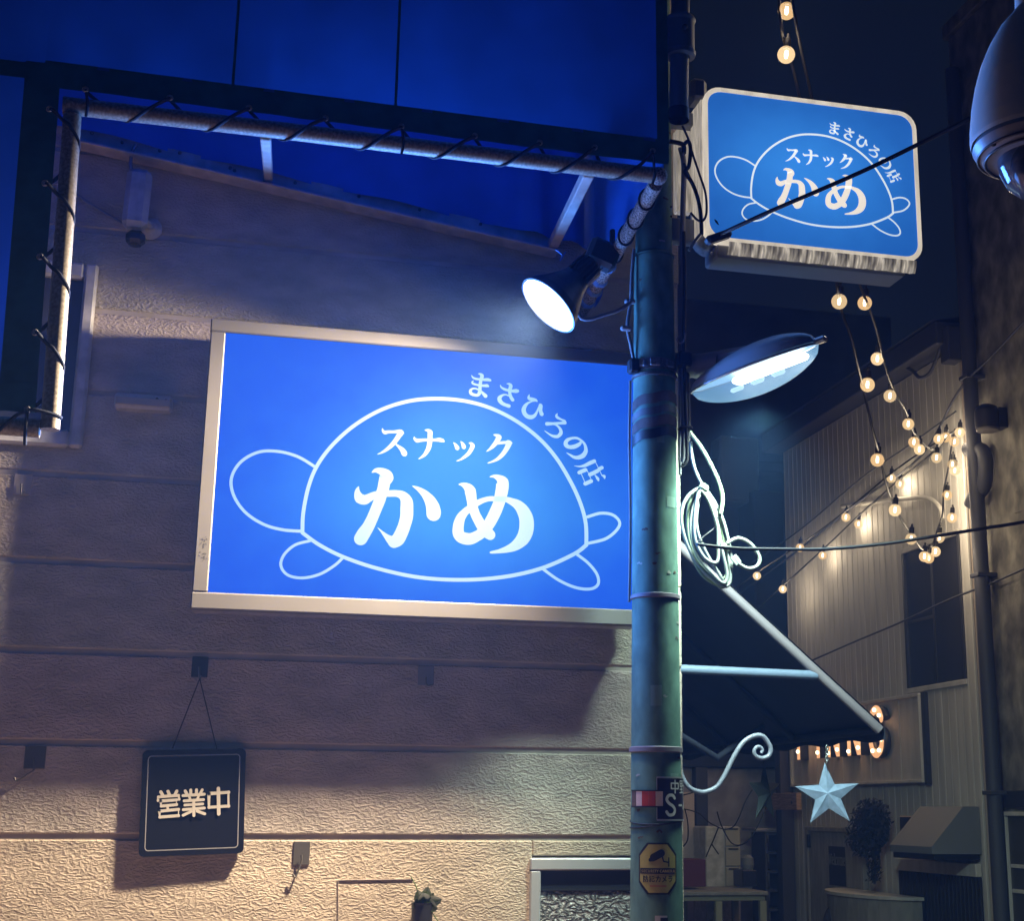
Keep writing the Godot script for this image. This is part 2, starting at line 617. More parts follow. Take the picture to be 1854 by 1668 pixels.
func bar_house() -> void:
	var o := thing("siding_house", "beige textured siding building carrying the large blue sign", "building", Vector3(-0.5, 0, -1.2))
	var b := MB.new()
	b.bb(Vector3(WALL_X0, 0, -9.0), Vector3(WALL_X1 - 0.021, 6.4, -0.030), 0.01)
	part(o, "wall_core", b, M.core)
	# joints run every PITCH; the boards lap between them
	for k in range(-3, 13):
		var y0 := JOINT + PITCH * k + 0.012
		var y1 := JOINT + PITCH * (k + 1) - 0.012
		var cuts := [[WALL_X0, WALL_X1, y0, y1]]
		if k < 0:   # rows cut by the window
			cuts = [[WALL_X0, 1.525, y0, y1], [2.236, WALL_X1, y0, y1]]
		if k == -1:
			cuts.append([1.5255, 2.2355, 1.392, y1])
		for q in cuts:
			b = MB.new()
			b.bb(Vector3(q[0], q[2], -0.03), Vector3(q[1], q[3], 0), 0.006)
			b.planar()
			part(o, "siding_board", b, M.boards[(k + 8) % 4])
		b = MB.new()
		b.bb(Vector3(WALL_X0, y0 - 0.026, -0.0295), Vector3(WALL_X1 - 0.003 if k >= 0 else 1.5245, y0 + 0.004, -0.009), 0.003)
		part(o, "lap_joint", b, M.siding_plain)
	# side wall of the alley
	b = MB.new()
	b.bb(Vector3(WALL_X1 - 0.02, 0, -9.0), Vector3(WALL_X1 + 0.002, 6.4, -0.034), 0.004)
	part(o, "side_wall", b, M.siding_plain)
	# window by the pole
	var w := Node3D.new()
	w.name = "window"
	o.add_child(w)
	var tl: Vector3 = Vector3(1.513, 1.381, 0.012)
	var x0 := tl.x
	var y1 := tl.y
	b = MB.new()
	b.bb(Vector3(x0, y1 - 0.055, -0.02), Vector3(2.232, y1, 0.02), 0.006)
	part(w, "head_frame", b, M.alu)
	b = MB.new()
	b.bb(Vector3(x0 + 0.001, 0.5, -0.02), Vector3(x0 + 0.052, y1 - 0.056, 0.018), 0.006)
	part(w, "jamb", b, M.alu)
	b = MB.new()
	b.bb(Vector3(2.18, 0.5, -0.02), Vector3(2.231, y1 - 0.056, 0.018), 0.006)
	part(w, "jamb", b, M.alu)
	b = MB.new()
	b.bb(Vector3(x0 + 0.053, y1 - 0.15, -0.028), Vector3(2.179, y1 - 0.057, -0.008), 0.003)
	part(w, "sash_rail", b, M.dark_alu)
	var peb := bumpy(mat(0.85, 0.86, 0.82, 0.25), ntex(noise(15, 0.03, FastNoiseLite.FRACTAL_RIDGED, 2, 20.0), 512), 1.6)
	peb.albedo_texture = ntex(noise(15, 0.03, FastNoiseLite.FRACTAL_RIDGED, 2, 20.0), 512, 1.0, 0.25)
	tri3(peb, Vector3(1.3, 1.8, 1.3))
	b = MB.new()
	b.bb(Vector3(x0 + 0.053, 0.5, -0.029), Vector3(2.179, y1 - 0.151, -0.016), 0.001)
	part(w, "patterned_pane", b, peb)
	# window behind the awning post
	var r0: Vector3 = Vector3(-0.694, 4.106, 0.03)
	var r1: Vector3 = Vector3(-0.637, 3.206, 0.03)
	var w2 := Node3D.new()
	w2.name = "window_001"
	o.add_child(w2)
	b = MB.new()
	b.bb(Vector3(r1.x - 0.06, r1.y, 0.001), Vector3(r1.x, r0.y, 0.05), 0.012)
	part(w2, "jamb", b, M.white_plastic)
	b = MB.new()
	b.bb(Vector3(-1.9, r0.y - 0.08, 0.001), Vector3(r1.x - 0.061, r0.y, 0.05), 0.012)
	part(w2, "head_frame", b, M.white_plastic)
	b = MB.new()
	b.bb(Vector3(-1.9, r1.y, 0.001), Vector3(r1.x - 0.061, r1.y + 0.08, 0.05), 0.012)
	part(w2, "sill", b, M.white_plastic)
	b = MB.new()
	b.bb(Vector3(-1.9, r1.y + 0.081, 0.001), Vector3(r1.x - 0.061, r0.y - 0.081, 0.015), 0.002)
	part(w2, "pane", b, M.pane_dark)
	# patched panel: thin raised outline
	var q: Array = [Vector3(0.628, 1.285, 0), Vector3(0.969, 1.288, 0), Vector3(0.98, 0.981, 0), Vector3(0.642, 0.986, 0)]
	for s in [[0, 1], [0, 3]]:
		b = MB.new()
		b.bar(q[s[0]] + Vector3(0, 0, 0.0015), q[s[1]] + Vector3(0, 0, 0.0015), 0.007, 0.004, 0.001)
		part(o, "patch_edge", b, M.core)


# ---------------------------------------------------------------- lettering
# brush strokes in metres from the middle of the sign's face
func turtle_lines() -> Array:
	return [
		["shell", [Vector3(-0.5901, -0.3160, 0.0085), Vector3(-0.5908, -0.2197, 0.0086), Vector3(-0.5721, -0.0928, 0.0086), Vector3(-0.5352, 0.0111, 0.0087), Vector3(-0.4675, 0.1135, 0.0087), Vector3(-0.3704, 0.2120, 0.0088), Vector3(-0.2482, 0.2946, 0.0089), Vector3(-0.1116, 0.3469, 0.0090), Vector3(0.0280, 0.3660, 0.0091), Vector3(0.1578, 0.3614, 0.0092), Vector3(0.2773, 0.3339, 0.0093), Vector3(0.3980, 0.2795, 0.0093), Vector3(0.5076, 0.2022, 0.0094), Vector3(0.5933, 0.1110, 0.0094), Vector3(0.6672, -0.0049, 0.0094), Vector3(0.7165, -0.1100, 0.0094), Vector3(0.7414, -0.2040, 0.0094), Vector3(0.7446, -0.3047, 0.0094)], false],
		["shell", [Vector3(0.7446, -0.3047, 0.0094), Vector3(0.6826, -0.3526, 0.0093), Vector3(0.5289, -0.4266, 0.0092), Vector3(0.3538, -0.4752, 0.0091), Vector3(0.1578, -0.4989, 0.0089), Vector3(-0.0474, -0.4968, 0.0088), Vector3(-0.2399, -0.4648, 0.0087), Vector3(-0.3977, -0.4192, 0.0086), Vector3(-0.5105, -0.3684, 0.0086), Vector3(-0.5901, -0.3160, 0.0085)], false],
		["head", [Vector3(-0.5511, -0.0038, 0.0072), Vector3(-0.6311, 0.0384, 0.0072), Vector3(-0.7205, 0.0567, 0.0071), Vector3(-0.8078, 0.0474, 0.0071), Vector3(-0.8833, -0.0035, 0.0070), Vector3(-0.9197, -0.0800, 0.0070), Vector3(-0.9060, -0.1585, 0.0070), Vector3(-0.8505, -0.2343, 0.0070), Vector3(-0.7663, -0.2860, 0.0070), Vector3(-0.6781, -0.3071, 0.0071), Vector3(-0.5905, -0.3092, 0.0071)], false],
		["flipper", [Vector3(-0.5554, -0.3515, 0.0066), Vector3(-0.6199, -0.3739, 0.0065), Vector3(-0.6663, -0.4211, 0.0065), Vector3(-0.6775, -0.4718, 0.0065), Vector3(-0.6449, -0.5126, 0.0065), Vector3(-0.5792, -0.5230, 0.0065), Vector3(-0.5038, -0.5028, 0.0066), Vector3(-0.4399, -0.4606, 0.0066), Vector3(-0.4030, -0.4228, 0.0066)], false],
		["tail", [Vector3(0.7496, -0.1678, 0.0073), Vector3(0.8138, -0.1463, 0.0073), Vector3(0.8747, -0.1513, 0.0073), Vector3(0.9090, -0.1854, 0.0073), Vector3(0.8932, -0.2257, 0.0073), Vector3(0.8386, -0.2702, 0.0073), Vector3(0.7542, -0.2959, 0.0072)], false],
		["flipper", [Vector3(0.7006, -0.3540, 0.0072), Vector3(0.7548, -0.3925, 0.0072), Vector3(0.7972, -0.4434, 0.0072), Vector3(0.8035, -0.4899, 0.0072), Vector3(0.7676, -0.5148, 0.0072), Vector3(0.6960, -0.5121, 0.0071), Vector3(0.6125, -0.4809, 0.0071), Vector3(0.5349, -0.4310, 0.0071)], false],
	]


func name_letters() -> Array:
	return [
		[  # ka
			[Vector3(-0.3455, -0.0854, 0.0011), Vector3(-0.3502, -0.1021, 0.0093), Vector3(-0.3480, -0.1217, 0.0170), Vector3(-0.3375, -0.1402, 0.0252), Vector3(-0.3161, -0.1466, 0.0230), Vector3(-0.2946, -0.1355, 0.0192), Vector3(-0.2704, -0.1213, 0.0160), Vector3(-0.2404, -0.1139, 0.0152), Vector3(-0.2018, -0.1102, 0.0152), Vector3(-0.1658, -0.1086, 0.0158), Vector3(-0.1390, -0.1178, 0.0217), Vector3(-0.1214, -0.1423, 0.0286), Vector3(-0.1187, -0.1789, 0.0300), Vector3(-0.1187, -0.2156, 0.0299), Vector3(-0.1270, -0.2555, 0.0290), Vector3(-0.1394, -0.2927, 0.0298), Vector3(-0.1548, -0.3243, 0.0308), Vector3(-0.1723, -0.3364, 0.0289)],
			[Vector3(-0.2504, -0.2740, 0.0008), Vector3(-0.2304, -0.2925, 0.0049), Vector3(-0.2104, -0.3118, 0.0110), Vector3(-0.1905, -0.3275, 0.0198), Vector3(-0.1722, -0.3369, 0.0289)],
			[Vector3(-0.2881, -0.0161, 0.0011), Vector3(-0.2698, -0.0049, 0.0105), Vector3(-0.2447, -0.0076, 0.0177), Vector3(-0.2248, -0.0206, 0.0277), Vector3(-0.2201, -0.0346, 0.0338), Vector3(-0.2282, -0.0607, 0.0271), Vector3(-0.2334, -0.0950, 0.0268), Vector3(-0.2439, -0.1296, 0.0275), Vector3(-0.2461, -0.1439, 0.0262), Vector3(-0.2608, -0.1870, 0.0255), Vector3(-0.2761, -0.2300, 0.0255), Vector3(-0.2942, -0.2730, 0.0273), Vector3(-0.3126, -0.3046, 0.0305), Vector3(-0.3259, -0.3304, 0.0307)],
			[Vector3(-0.0962, -0.0682, 0.0014), Vector3(-0.0664, -0.0821, 0.0106), Vector3(-0.0376, -0.1032, 0.0185), Vector3(-0.0143, -0.1303, 0.0260), Vector3(0.0001, -0.1579, 0.0316), Vector3(0.0065, -0.1831, 0.0341), Vector3(0.0067, -0.1959, 0.0336)],
		],
		[  # me
			[Vector3(0.1211, -0.0471, 0.0011), Vector3(0.1390, -0.0469, 0.0091), Vector3(0.1592, -0.0554, 0.0188), Vector3(0.1762, -0.0740, 0.0270), Vector3(0.1850, -0.1166, 0.0242), Vector3(0.1900, -0.1449, 0.0236), Vector3(0.2023, -0.1814, 0.0227), Vector3(0.2202, -0.2147, 0.0238), Vector3(0.2439, -0.2504, 0.0261), Vector3(0.2671, -0.2720, 0.0273), Vector3(0.2773, -0.2800, 0.0250)],
			[Vector3(0.2685, -0.0019, 0.0011), Vector3(0.2894, 0.0023, 0.0080), Vector3(0.3126, -0.0049, 0.0167), Vector3(0.3288, -0.0213, 0.0305), Vector3(0.3303, -0.0502, 0.0308), Vector3(0.3237, -0.0911, 0.0293), Vector3(0.3166, -0.1232, 0.0272), Vector3(0.3004, -0.1673, 0.0280), Vector3(0.2786, -0.2143, 0.0274), Vector3(0.2553, -0.2527, 0.0261), Vector3(0.2331, -0.2766, 0.0249), Vector3(0.2136, -0.2904, 0.0249), Vector3(0.1885, -0.3031, 0.0271), Vector3(0.1659, -0.3051, 0.0285), Vector3(0.1404, -0.2985, 0.0281), Vector3(0.1272, -0.2822, 0.0273), Vector3(0.1246, -0.2597, 0.0259), Vector3(0.1273, -0.2340, 0.0248), Vector3(0.1363, -0.2051, 0.0215), Vector3(0.1540, -0.1798, 0.0175), Vector3(0.1734, -0.1616, 0.0164), Vector3(0.1928, -0.1448, 0.0156), Vector3(0.2110, -0.1322, 0.0142), Vector3(0.2406, -0.1167, 0.0120), Vector3(0.2690, -0.1079, 0.0117), Vector3(0.2919, -0.1063, 0.0120), Vector3(0.3234, -0.1061, 0.0126), Vector3(0.3522, -0.1067, 0.0132), Vector3(0.3783, -0.1153, 0.0173), Vector3(0.4074, -0.1295, 0.0242), Vector3(0.4310, -0.1541, 0.0303), Vector3(0.4475, -0.1878, 0.0341), Vector3(0.4518, -0.2221, 0.0352), Vector3(0.4473, -0.2596, 0.0346), Vector3(0.4307, -0.2948, 0.0316), Vector3(0.3996, -0.3249, 0.0243), Vector3(0.3628, -0.3438, 0.0166), Vector3(0.3175, -0.3574, 0.0091), Vector3(0.2821, -0.3640, 0.0051)],
		],
	]


func kind_letters() -> Array:
	return [
		[
			[Vector3(-0.2474, 0.2005, 0.0010), Vector3(-0.2450, 0.1895, 0.0058), Vector3(-0.2349, 0.1811, 0.0094), Vector3(-0.2194, 0.1848, 0.0074), Vector3(-0.1960, 0.1865, 0.0068), Vector3(-0.1725, 0.1896, 0.0088), Vector3(-0.1597, 0.1864, 0.0133), Vector3(-0.1698, 0.1685, 0.0121), Vector3(-0.1808, 0.1495, 0.0113), Vector3(-0.1938, 0.1304, 0.0107), Vector3(-0.2088, 0.1133, 0.0094), Vector3(-0.2276, 0.0959, 0.0074), Vector3(-0.2485, 0.0815, 0.0043), Vector3(-0.2656, 0.0737, 0.0012)],
			[Vector3(-0.1687, 0.1929, 0.0074), Vector3(-0.1567, 0.1856, 0.0090), Vector3(-0.1463, 0.1827, 0.0020)],
			[Vector3(-0.1860, 0.1300, 0.0020), Vector3(-0.1678, 0.1171, 0.0068), Vector3(-0.1516, 0.1031, 0.0113), Vector3(-0.1423, 0.0896, 0.0141), Vector3(-0.1401, 0.0847, 0.0133)],
		],
		[
			[Vector3(-0.0960, 0.1706, 0.0010), Vector3(-0.0947, 0.1605, 0.0059), Vector3(-0.0826, 0.1523, 0.0098), Vector3(-0.0688, 0.1542, 0.0079), Vector3(-0.0452, 0.1579, 0.0069), Vector3(-0.0195, 0.1593, 0.0069), Vector3(0.0043, 0.1609, 0.0071), Vector3(0.0221, 0.1632, 0.0099), Vector3(0.0381, 0.1606, 0.0089), Vector3(0.0438, 0.1573, 0.0044)],
			[Vector3(-0.0458, 0.2057, 0.0030), Vector3(-0.0329, 0.2049, 0.0075), Vector3(-0.0227, 0.1971, 0.0123), Vector3(-0.0222, 0.1808, 0.0115), Vector3(-0.0219, 0.1605, 0.0115), Vector3(-0.0232, 0.1401, 0.0115), Vector3(-0.0271, 0.1196, 0.0111), Vector3(-0.0354, 0.1008, 0.0099), Vector3(-0.0467, 0.0838, 0.0075), Vector3(-0.0601, 0.0718, 0.0047), Vector3(-0.0726, 0.0640, 0.0016)],
		],
		[
			[Vector3(0.0914, 0.1546, 0.0016), Vector3(0.1007, 0.1440, 0.0070), Vector3(0.1081, 0.1323, 0.0104), Vector3(0.1096, 0.1287, 0.0100)],
			[Vector3(0.1252, 0.1620, 0.0016), Vector3(0.1335, 0.1524, 0.0072), Vector3(0.1399, 0.1396, 0.0104), Vector3(0.1404, 0.1355, 0.0100)],
			[Vector3(0.1655, 0.1566, 0.0024), Vector3(0.1756, 0.1553, 0.0066), Vector3(0.1818, 0.1455, 0.0112), Vector3(0.1782, 0.1309, 0.0100), Vector3(0.1696, 0.1140, 0.0096), Vector3(0.1580, 0.0990, 0.0084), Vector3(0.1404, 0.0836, 0.0064), Vector3(0.1247, 0.0724, 0.0040), Vector3(0.1090, 0.0653, 0.0020)],
		],
		[
			[Vector3(0.2843, 0.2059, 0.0030), Vector3(0.2965, 0.2037, 0.0077), Vector3(0.3079, 0.1962, 0.0142), Vector3(0.3031, 0.1825, 0.0122), Vector3(0.2933, 0.1654, 0.0111), Vector3(0.2796, 0.1480, 0.0091), Vector3(0.2657, 0.1338, 0.0056), Vector3(0.2509, 0.1219, 0.0016)],
			[Vector3(0.3035, 0.1661, 0.0073), Vector3(0.3216, 0.1694, 0.0073), Vector3(0.3419, 0.1718, 0.0073), Vector3(0.3582, 0.1709, 0.0138), Vector3(0.3515, 0.1509, 0.0126), Vector3(0.3388, 0.1274, 0.0111), Vector3(0.3230, 0.1059, 0.0101), Vector3(0.3032, 0.0872, 0.0077), Vector3(0.2812, 0.0745, 0.0048), Vector3(0.2583, 0.0653, 0.0020)],
			[Vector3(0.3540, 0.1768, 0.0081), Vector3(0.3663, 0.1725, 0.0077), Vector3(0.3741, 0.1701, 0.0016)],
		],
	]


func owner_letters() -> Array:
	return [
		[
			[Vector3(0.1679, 0.4939, 0.0014), Vector3(0.1764, 0.4827, 0.0051), Vector3(0.1904, 0.4778, 0.0058), Vector3(0.2091, 0.4769, 0.0058), Vector3(0.2300, 0.4767, 0.0070), Vector3(0.2487, 0.4782, 0.0082), Vector3(0.2592, 0.4762, 0.0065)],
			[Vector3(0.1791, 0.4674, 0.0014), Vector3(0.1723, 0.4597, 0.0042), Vector3(0.1771, 0.4529, 0.0058), Vector3(0.1935, 0.4482, 0.0051), Vector3(0.2122, 0.4461, 0.0058), Vector3(0.2308, 0.4464, 0.0065), Vector3(0.2447, 0.4472, 0.0084), Vector3(0.2499, 0.4455, 0.0056)],
			[Vector3(0.2014, 0.5038, 0.0019), Vector3(0.2119, 0.5023, 0.0065), Vector3(0.2191, 0.4945, 0.0098), Vector3(0.2160, 0.4799, 0.0081), Vector3(0.2129, 0.4629, 0.0079), Vector3(0.2111, 0.4436, 0.0079), Vector3(0.2104, 0.4245, 0.0083), Vector3(0.2096, 0.4101, 0.0093), Vector3(0.2018, 0.3976, 0.0074), Vector3(0.1856, 0.3964, 0.0074), Vector3(0.1692, 0.4023, 0.0083), Vector3(0.1643, 0.4138, 0.0069), Vector3(0.1721, 0.4251, 0.0051), Vector3(0.1871, 0.4286, 0.0042), Vector3(0.2034, 0.4240, 0.0046), Vector3(0.2176, 0.4155, 0.0051), Vector3(0.2295, 0.4045, 0.0081), Vector3(0.2385, 0.3957, 0.0097)],
		],
		[
			[Vector3(0.3099, 0.4562, 0.0014), Vector3(0.3148, 0.4458, 0.0047), Vector3(0.3291, 0.4374, 0.0061), Vector3(0.3479, 0.4329, 0.0066), Vector3(0.3691, 0.4309, 0.0075), Vector3(0.3867, 0.4323, 0.0103), Vector3(0.3949, 0.4329, 0.0085)],
			[Vector3(0.3426, 0.4648, 0.0023), Vector3(0.3543, 0.4641, 0.0063), Vector3(0.3611, 0.4555, 0.0094), Vector3(0.3572, 0.4360, 0.0084), Vector3(0.3576, 0.4169, 0.0075), Vector3(0.3639, 0.3982, 0.0084), Vector3(0.3718, 0.3864, 0.0089)],
			[Vector3(0.3651, 0.3959, 0.0028), Vector3(0.3532, 0.4046, 0.0037), Vector3(0.3367, 0.4093, 0.0037), Vector3(0.3204, 0.4044, 0.0056), Vector3(0.3078, 0.3915, 0.0098), Vector3(0.3093, 0.3773, 0.0107), Vector3(0.3212, 0.3651, 0.0093), Vector3(0.3377, 0.3581, 0.0084), Vector3(0.3537, 0.3540, 0.0093)],
		],
		[
			[Vector3(0.4541, 0.4191, 0.0014), Vector3(0.4507, 0.4073, 0.0059), Vector3(0.4544, 0.3992, 0.0085), Vector3(0.4710, 0.3969, 0.0085), Vector3(0.4852, 0.3936, 0.0076), Vector3(0.4928, 0.3885, 0.0033)],
			[Vector3(0.4829, 0.3894, 0.0024), Vector3(0.4664, 0.3857, 0.0033), Vector3(0.4477, 0.3759, 0.0056), Vector3(0.4339, 0.3605, 0.0089), Vector3(0.4272, 0.3409, 0.0108), Vector3(0.4322, 0.3222, 0.0108), Vector3(0.4465, 0.3090, 0.0106), Vector3(0.4654, 0.3068, 0.0106), Vector3(0.4817, 0.3163, 0.0082), Vector3(0.4932, 0.3363, 0.0052), Vector3(0.5023, 0.3609, 0.0038), Vector3(0.5080, 0.3721, 0.0059), Vector3(0.5128, 0.3665, 0.0080), Vector3(0.5107, 0.3519, 0.0085), Vector3(0.5108, 0.3400, 0.0090), Vector3(0.5165, 0.3256, 0.0099)],
		],
		[
			[Vector3(0.5949, 0.3352, 0.0014), Vector3(0.5895, 0.3240, 0.0062), Vector3(0.5952, 0.3145, 0.0073), Vector3(0.6135, 0.3060, 0.0051), Vector3(0.6305, 0.2987, 0.0067), Vector3(0.6328, 0.2898, 0.0073)],
			[Vector3(0.6328, 0.2898, 0.0079), Vector3(0.5997, 0.2858, 0.0067), Vector3(0.5718, 0.2818, 0.0070), Vector3(0.5433, 0.2789, 0.0095)],
			[Vector3(0.5523, 0.2747, 0.0033), Vector3(0.5802, 0.2787, 0.0039), Vector3(0.6000, 0.2683, 0.0056), Vector3(0.6114, 0.2522, 0.0078), Vector3(0.6116, 0.2353, 0.0095), Vector3(0.5977, 0.2203, 0.0084), Vector3(0.5782, 0.2189, 0.0073), Vector3(0.5586, 0.2260, 0.0045), Vector3(0.5318, 0.2432, 0.0014)],
		],
		[
			[Vector3(0.7130, 0.2001, 0.0051), Vector3(0.7047, 0.1883, 0.0090), Vector3(0.6823, 0.1755, 0.0107), Vector3(0.6571, 0.1710, 0.0095), Vector3(0.6402, 0.1783, 0.0106), Vector3(0.6378, 0.1922, 0.0101), Vector3(0.6483, 0.2069, 0.0084), Vector3(0.6707, 0.2164, 0.0062), Vector3(0.6931, 0.2179, 0.0062), Vector3(0.7129, 0.2086, 0.0056), Vector3(0.7300, 0.1929, 0.0062), Vector3(0.7372, 0.1737, 0.0079), Vector3(0.7373, 0.1540, 0.0101), Vector3(0.7248, 0.1335, 0.0118), Vector3(0.7024, 0.1222, 0.0101), Vector3(0.6800, 0.1221, 0.0078), Vector3(0.6603, 0.1320, 0.0050), Vector3(0.6428, 0.1415, 0.0014)],
		],
		[
			[Vector3(0.7813, 0.1092, 0.0090), Vector3(0.7588, 0.0979, 0.0096), Vector3(0.7336, 0.0842, 0.0079), Vector3(0.7084, 0.0779, 0.0042), Vector3(0.6818, 0.0789, 0.0011)],
			[Vector3(0.7841, 0.1094, 0.0017), Vector3(0.8026, 0.0741, 0.0017), Vector3(0.8197, 0.0389, 0.0017)],
			[Vector3(0.8187, 0.0785, 0.0090), Vector3(0.8055, 0.0710, 0.0090)],
			[Vector3(0.7971, 0.0612, 0.0096), Vector3(0.7788, 0.0508, 0.0098), Vector3(0.7592, 0.0406, 0.0095)],
			[Vector3(0.7366, 0.0621, 0.0095), Vector3(0.7198, 0.0543, 0.0095), Vector3(0.7053, 0.0467, 0.0090)],
			[Vector3(0.7650, 0.0081, 0.0095), Vector3(0.7511, 0.0011, 0.0095), Vector3(0.7357, -0.0065, 0.0095)],
			[Vector3(0.7436, 0.0606, 0.0017), Vector3(0.7536, 0.0417, 0.0017), Vector3(0.7627, 0.0199, 0.0017)],
			[Vector3(0.7143, 0.0420, 0.0017), Vector3(0.7229, 0.0244, 0.0017), Vector3(0.7320, 0.0027, 0.0017)],
			[Vector3(0.7831, 0.0394, 0.0017), Vector3(0.7973, 0.0221, 0.0079), Vector3(0.8016, 0.0104, 0.0023)],
			[Vector3(0.8161, 0.0400, 0.0017), Vector3(0.8291, 0.0353, 0.0079), Vector3(0.8314, 0.0242, 0.0023)],
		],
	]


func sign_art(o: Node3D, xf: Transform3D, k: float, size: Vector2, white: Material, white_name: Material) -> void:
	var lift := 0
	var ax := func(step: int) -> Transform3D: return xf.translated_local(Vector3(0, 0, 0.0006 * step)).scaled_local(Vector3(k, k, 1))
	for l in turtle_lines():
		var b := MB.new()
		b.stroke(l[1], ax.call(1 + lift % 3), size / k, l[2], 8)
		lift += 1
		part(o, "turtle_" + l[0], b, white)
	for word in [[name_letters(), "name_letter", white_name], [kind_letters(), "kind_letter", white], [owner_letters(), "owner_letter", white]]:
		for glyph in word[0]:
			var b := MB.new()
			var step := 4
			for s in glyph:
				b.stroke(s, ax.call(step), size / k)
				step += 1
			part(o, word[1], b, word[2])


# milky acrylic that the tubes inside shine through
func rim_mat(stain: Texture2D, s: Vector3, k: float) -> StandardMaterial3D:
	var m := grimy(mat(0.55, 0.49, 0.40, 0.5), stain, s)
	m.emission_enabled = true
	m.emission = Color(1.0, 0.88, 0.70).linear_to_srgb()
	m.emission_operator = BaseMaterial3D.EMISSION_OP_MULTIPLY
	m.emission_texture = stain
	m.emission_energy_multiplier = k
	return m


# how a light-box face shines: brighter where the tubes stand behind it
func tube_glow(w: int, h: int, low: Color, high: Color, spots: Array, spread: float) -> ImageTexture:
	var im := Image.create_empty(w, h, false, Image.FORMAT_RGB8)
	var mottle := noise(77, 0.03, FastNoiseLite.FRACTAL_FBM, 4)
	for y in h:
		for x in w:
			var u := (x + 0.5) / w
			var q := (y + 0.5) / h
			var s := 0.0
			for p in spots:
				var dx: float = (u - p.x) / p.z
				var dy: float = (q - p.y) / (p.z * spread)
				s += p.w * exp(-dx * dx - dy * dy)
			s += 0.07 * mottle.get_noise_2d(x * 1.6, y * 1.6)
			im.set_pixel(x, y, low.lerp(high, clampf(s, 0.0, 1.0)).linear_to_srgb())
	return ImageTexture.create_from_image(im)


func shining(tex: Texture2D, k: float, base: Color) -> StandardMaterial3D:
	var m := mat(base.r, base.g, base.b, 0.5)
	m.metallic_specular = 0.02
	m.emission_enabled = true
	m.emission = Color.WHITE
	m.emission_operator = BaseMaterial3D.EMISSION_OP_MULTIPLY
	m.emission_texture = tex
	m.emission_energy_multiplier = k
	return m


func big_sign() -> void:
	var x0 := -0.0291
	var x1 := 1.9497
	var y0 := 2.5275
	var y1 := 3.7414
	var z := 0.28
	var c := Vector3((x0 + x1) / 2, (y0 + y1) / 2, z)
	var o := thing("light_box_sign", "large blue light-box sign with turtle outline mounted on the siding wall", "sign", Vector3(c.x, y0 - 0.07, z / 2))
	var b := MB.new()
	b.bb(Vector3(x0 - 0.064, y0 - 0.070, 0.075), Vector3(x1 + 0.034, y1 + 0.056, z - 0.03), 0.012)
	part(o, "cabinet", b, M.cabinet)
	b = MB.new()
	b.bb(Vector3(x0 + 0.05, y0 + 0.05, 0.001), Vector3(x1 - 0.06, y1 - 0.05, 0.0745), 0.004)
	part(o, "wall_mount", b, M.core)
	b = MB.new()   # rails round the face
	b.bb(Vector3(x0 - 0.070, y1, z - 0.045), Vector3(x1 + 0.04, y1 + 0.062, z + 0.014), 0.006)
	part(o, "frame_rail", b, M.frame)
	b = MB.new()
	b.bb(Vector3(x0 - 0.070, y0 - 0.076, z - 0.045), Vector3(x1 + 0.04, y0, z + 0.014), 0.006)
	part(o, "frame_rail", b, M.frame)
	b = MB.new()
	b.bb(Vector3(x0 - 0.068, y0 + 0.0008, z - 0.045), Vector3(x0, y1 - 0.0008, z + 0.012), 0.006)
	part(o, "frame_rail", b, M.frame)
	b = MB.new()
	b.bb(Vector3(x1, y0 + 0.0008, z - 0.045), Vector3(x1 + 0.038, y1 - 0.0008, z + 0.012), 0.006)
	part(o, "frame_rail", b, M.frame)
	# worn lettering scratched on the left rail
	b = MB.new()
	var sxf := Transform3D(Basis(), Vector3(x0 - 0.034, y0 + 0.20, z + 0.0128))
	var rg := RandomNumberGenerator.new()
	rg.seed = 4
	for k in 26:
		var p := Vector2(rg.randf_range(-0.012, 0.016), rg.randf_range(-0.06, 0.055))
		var a := rg.randf_range(0, TAU)
		var d := Vector2(cos(a), sin(a)) * rg.randf_range(0.003, 0.009)
		b.stroke([Vector3(p.x, p.y, 0.0009), Vector3(p.x + d.x, p.y + d.y, 0.0012)], sxf.translated_local(Vector3(0, 0, 0.00003 * k)), Vector2.ONE)
	part(o, "scratched_mark", b, M.black)
	var size := Vector2(x1 - x0, y1 - y0)
	var spots := [Vector4(0.56, 0.70, 0.30, 0.75), Vector4(0.62, 0.38, 0.25, 0.62), Vector4(0.36, 0.60, 0.24, 0.38), Vector4(0.44, 0.36, 0.16, 0.18), Vector4(0.80, 0.62, 0.22, 0.25)]
	var blue := tube_glow(192, 120, Color(0.014, 0.105, 0.80), Color(0.055, 0.33, 0.92), spots, 0.85)
	var pale := tube_glow(192, 120, Color(0.28, 0.56, 1.0), Color(0.72, 1.0, 1.0), spots, 0.85)
	var m_face := shining(blue, 1.0, Color(0.001, 0.004, 0.015))
	var m_white := shining(pale, 1.0, Color(0.03, 0.03, 0.03))
	b = MB.new()
	b.uvquad(Vector3(x0, y1, z), Vector3(x1, y1, z), Vector3(x1, y0, z), Vector3(x0, y0, z), Vector3.BACK)
	part(o, "face", b, m_face)
	sign_art(o, Transform3D(Basis(), Vector3(c.x, c.y, z)), 1.0, size, m_white, m_white)
	var l := AreaLight3D.new()
	l.name = "sign_light"
	l.area_size = Vector2(size.x * 0.66, size.y * 0.9)
	l.light_color = Color(0.08, 0.28, 1.0).linear_to_srgb()
	l.light_energy = 20.0
	l.area_range = 12.0
	l.shadow_enabled = true
	l.position = Vector3(c.x - 0.22, c.y, z + 0.03)
	l.rotation = Vector3(0, PI, 0)
	add_child(l)


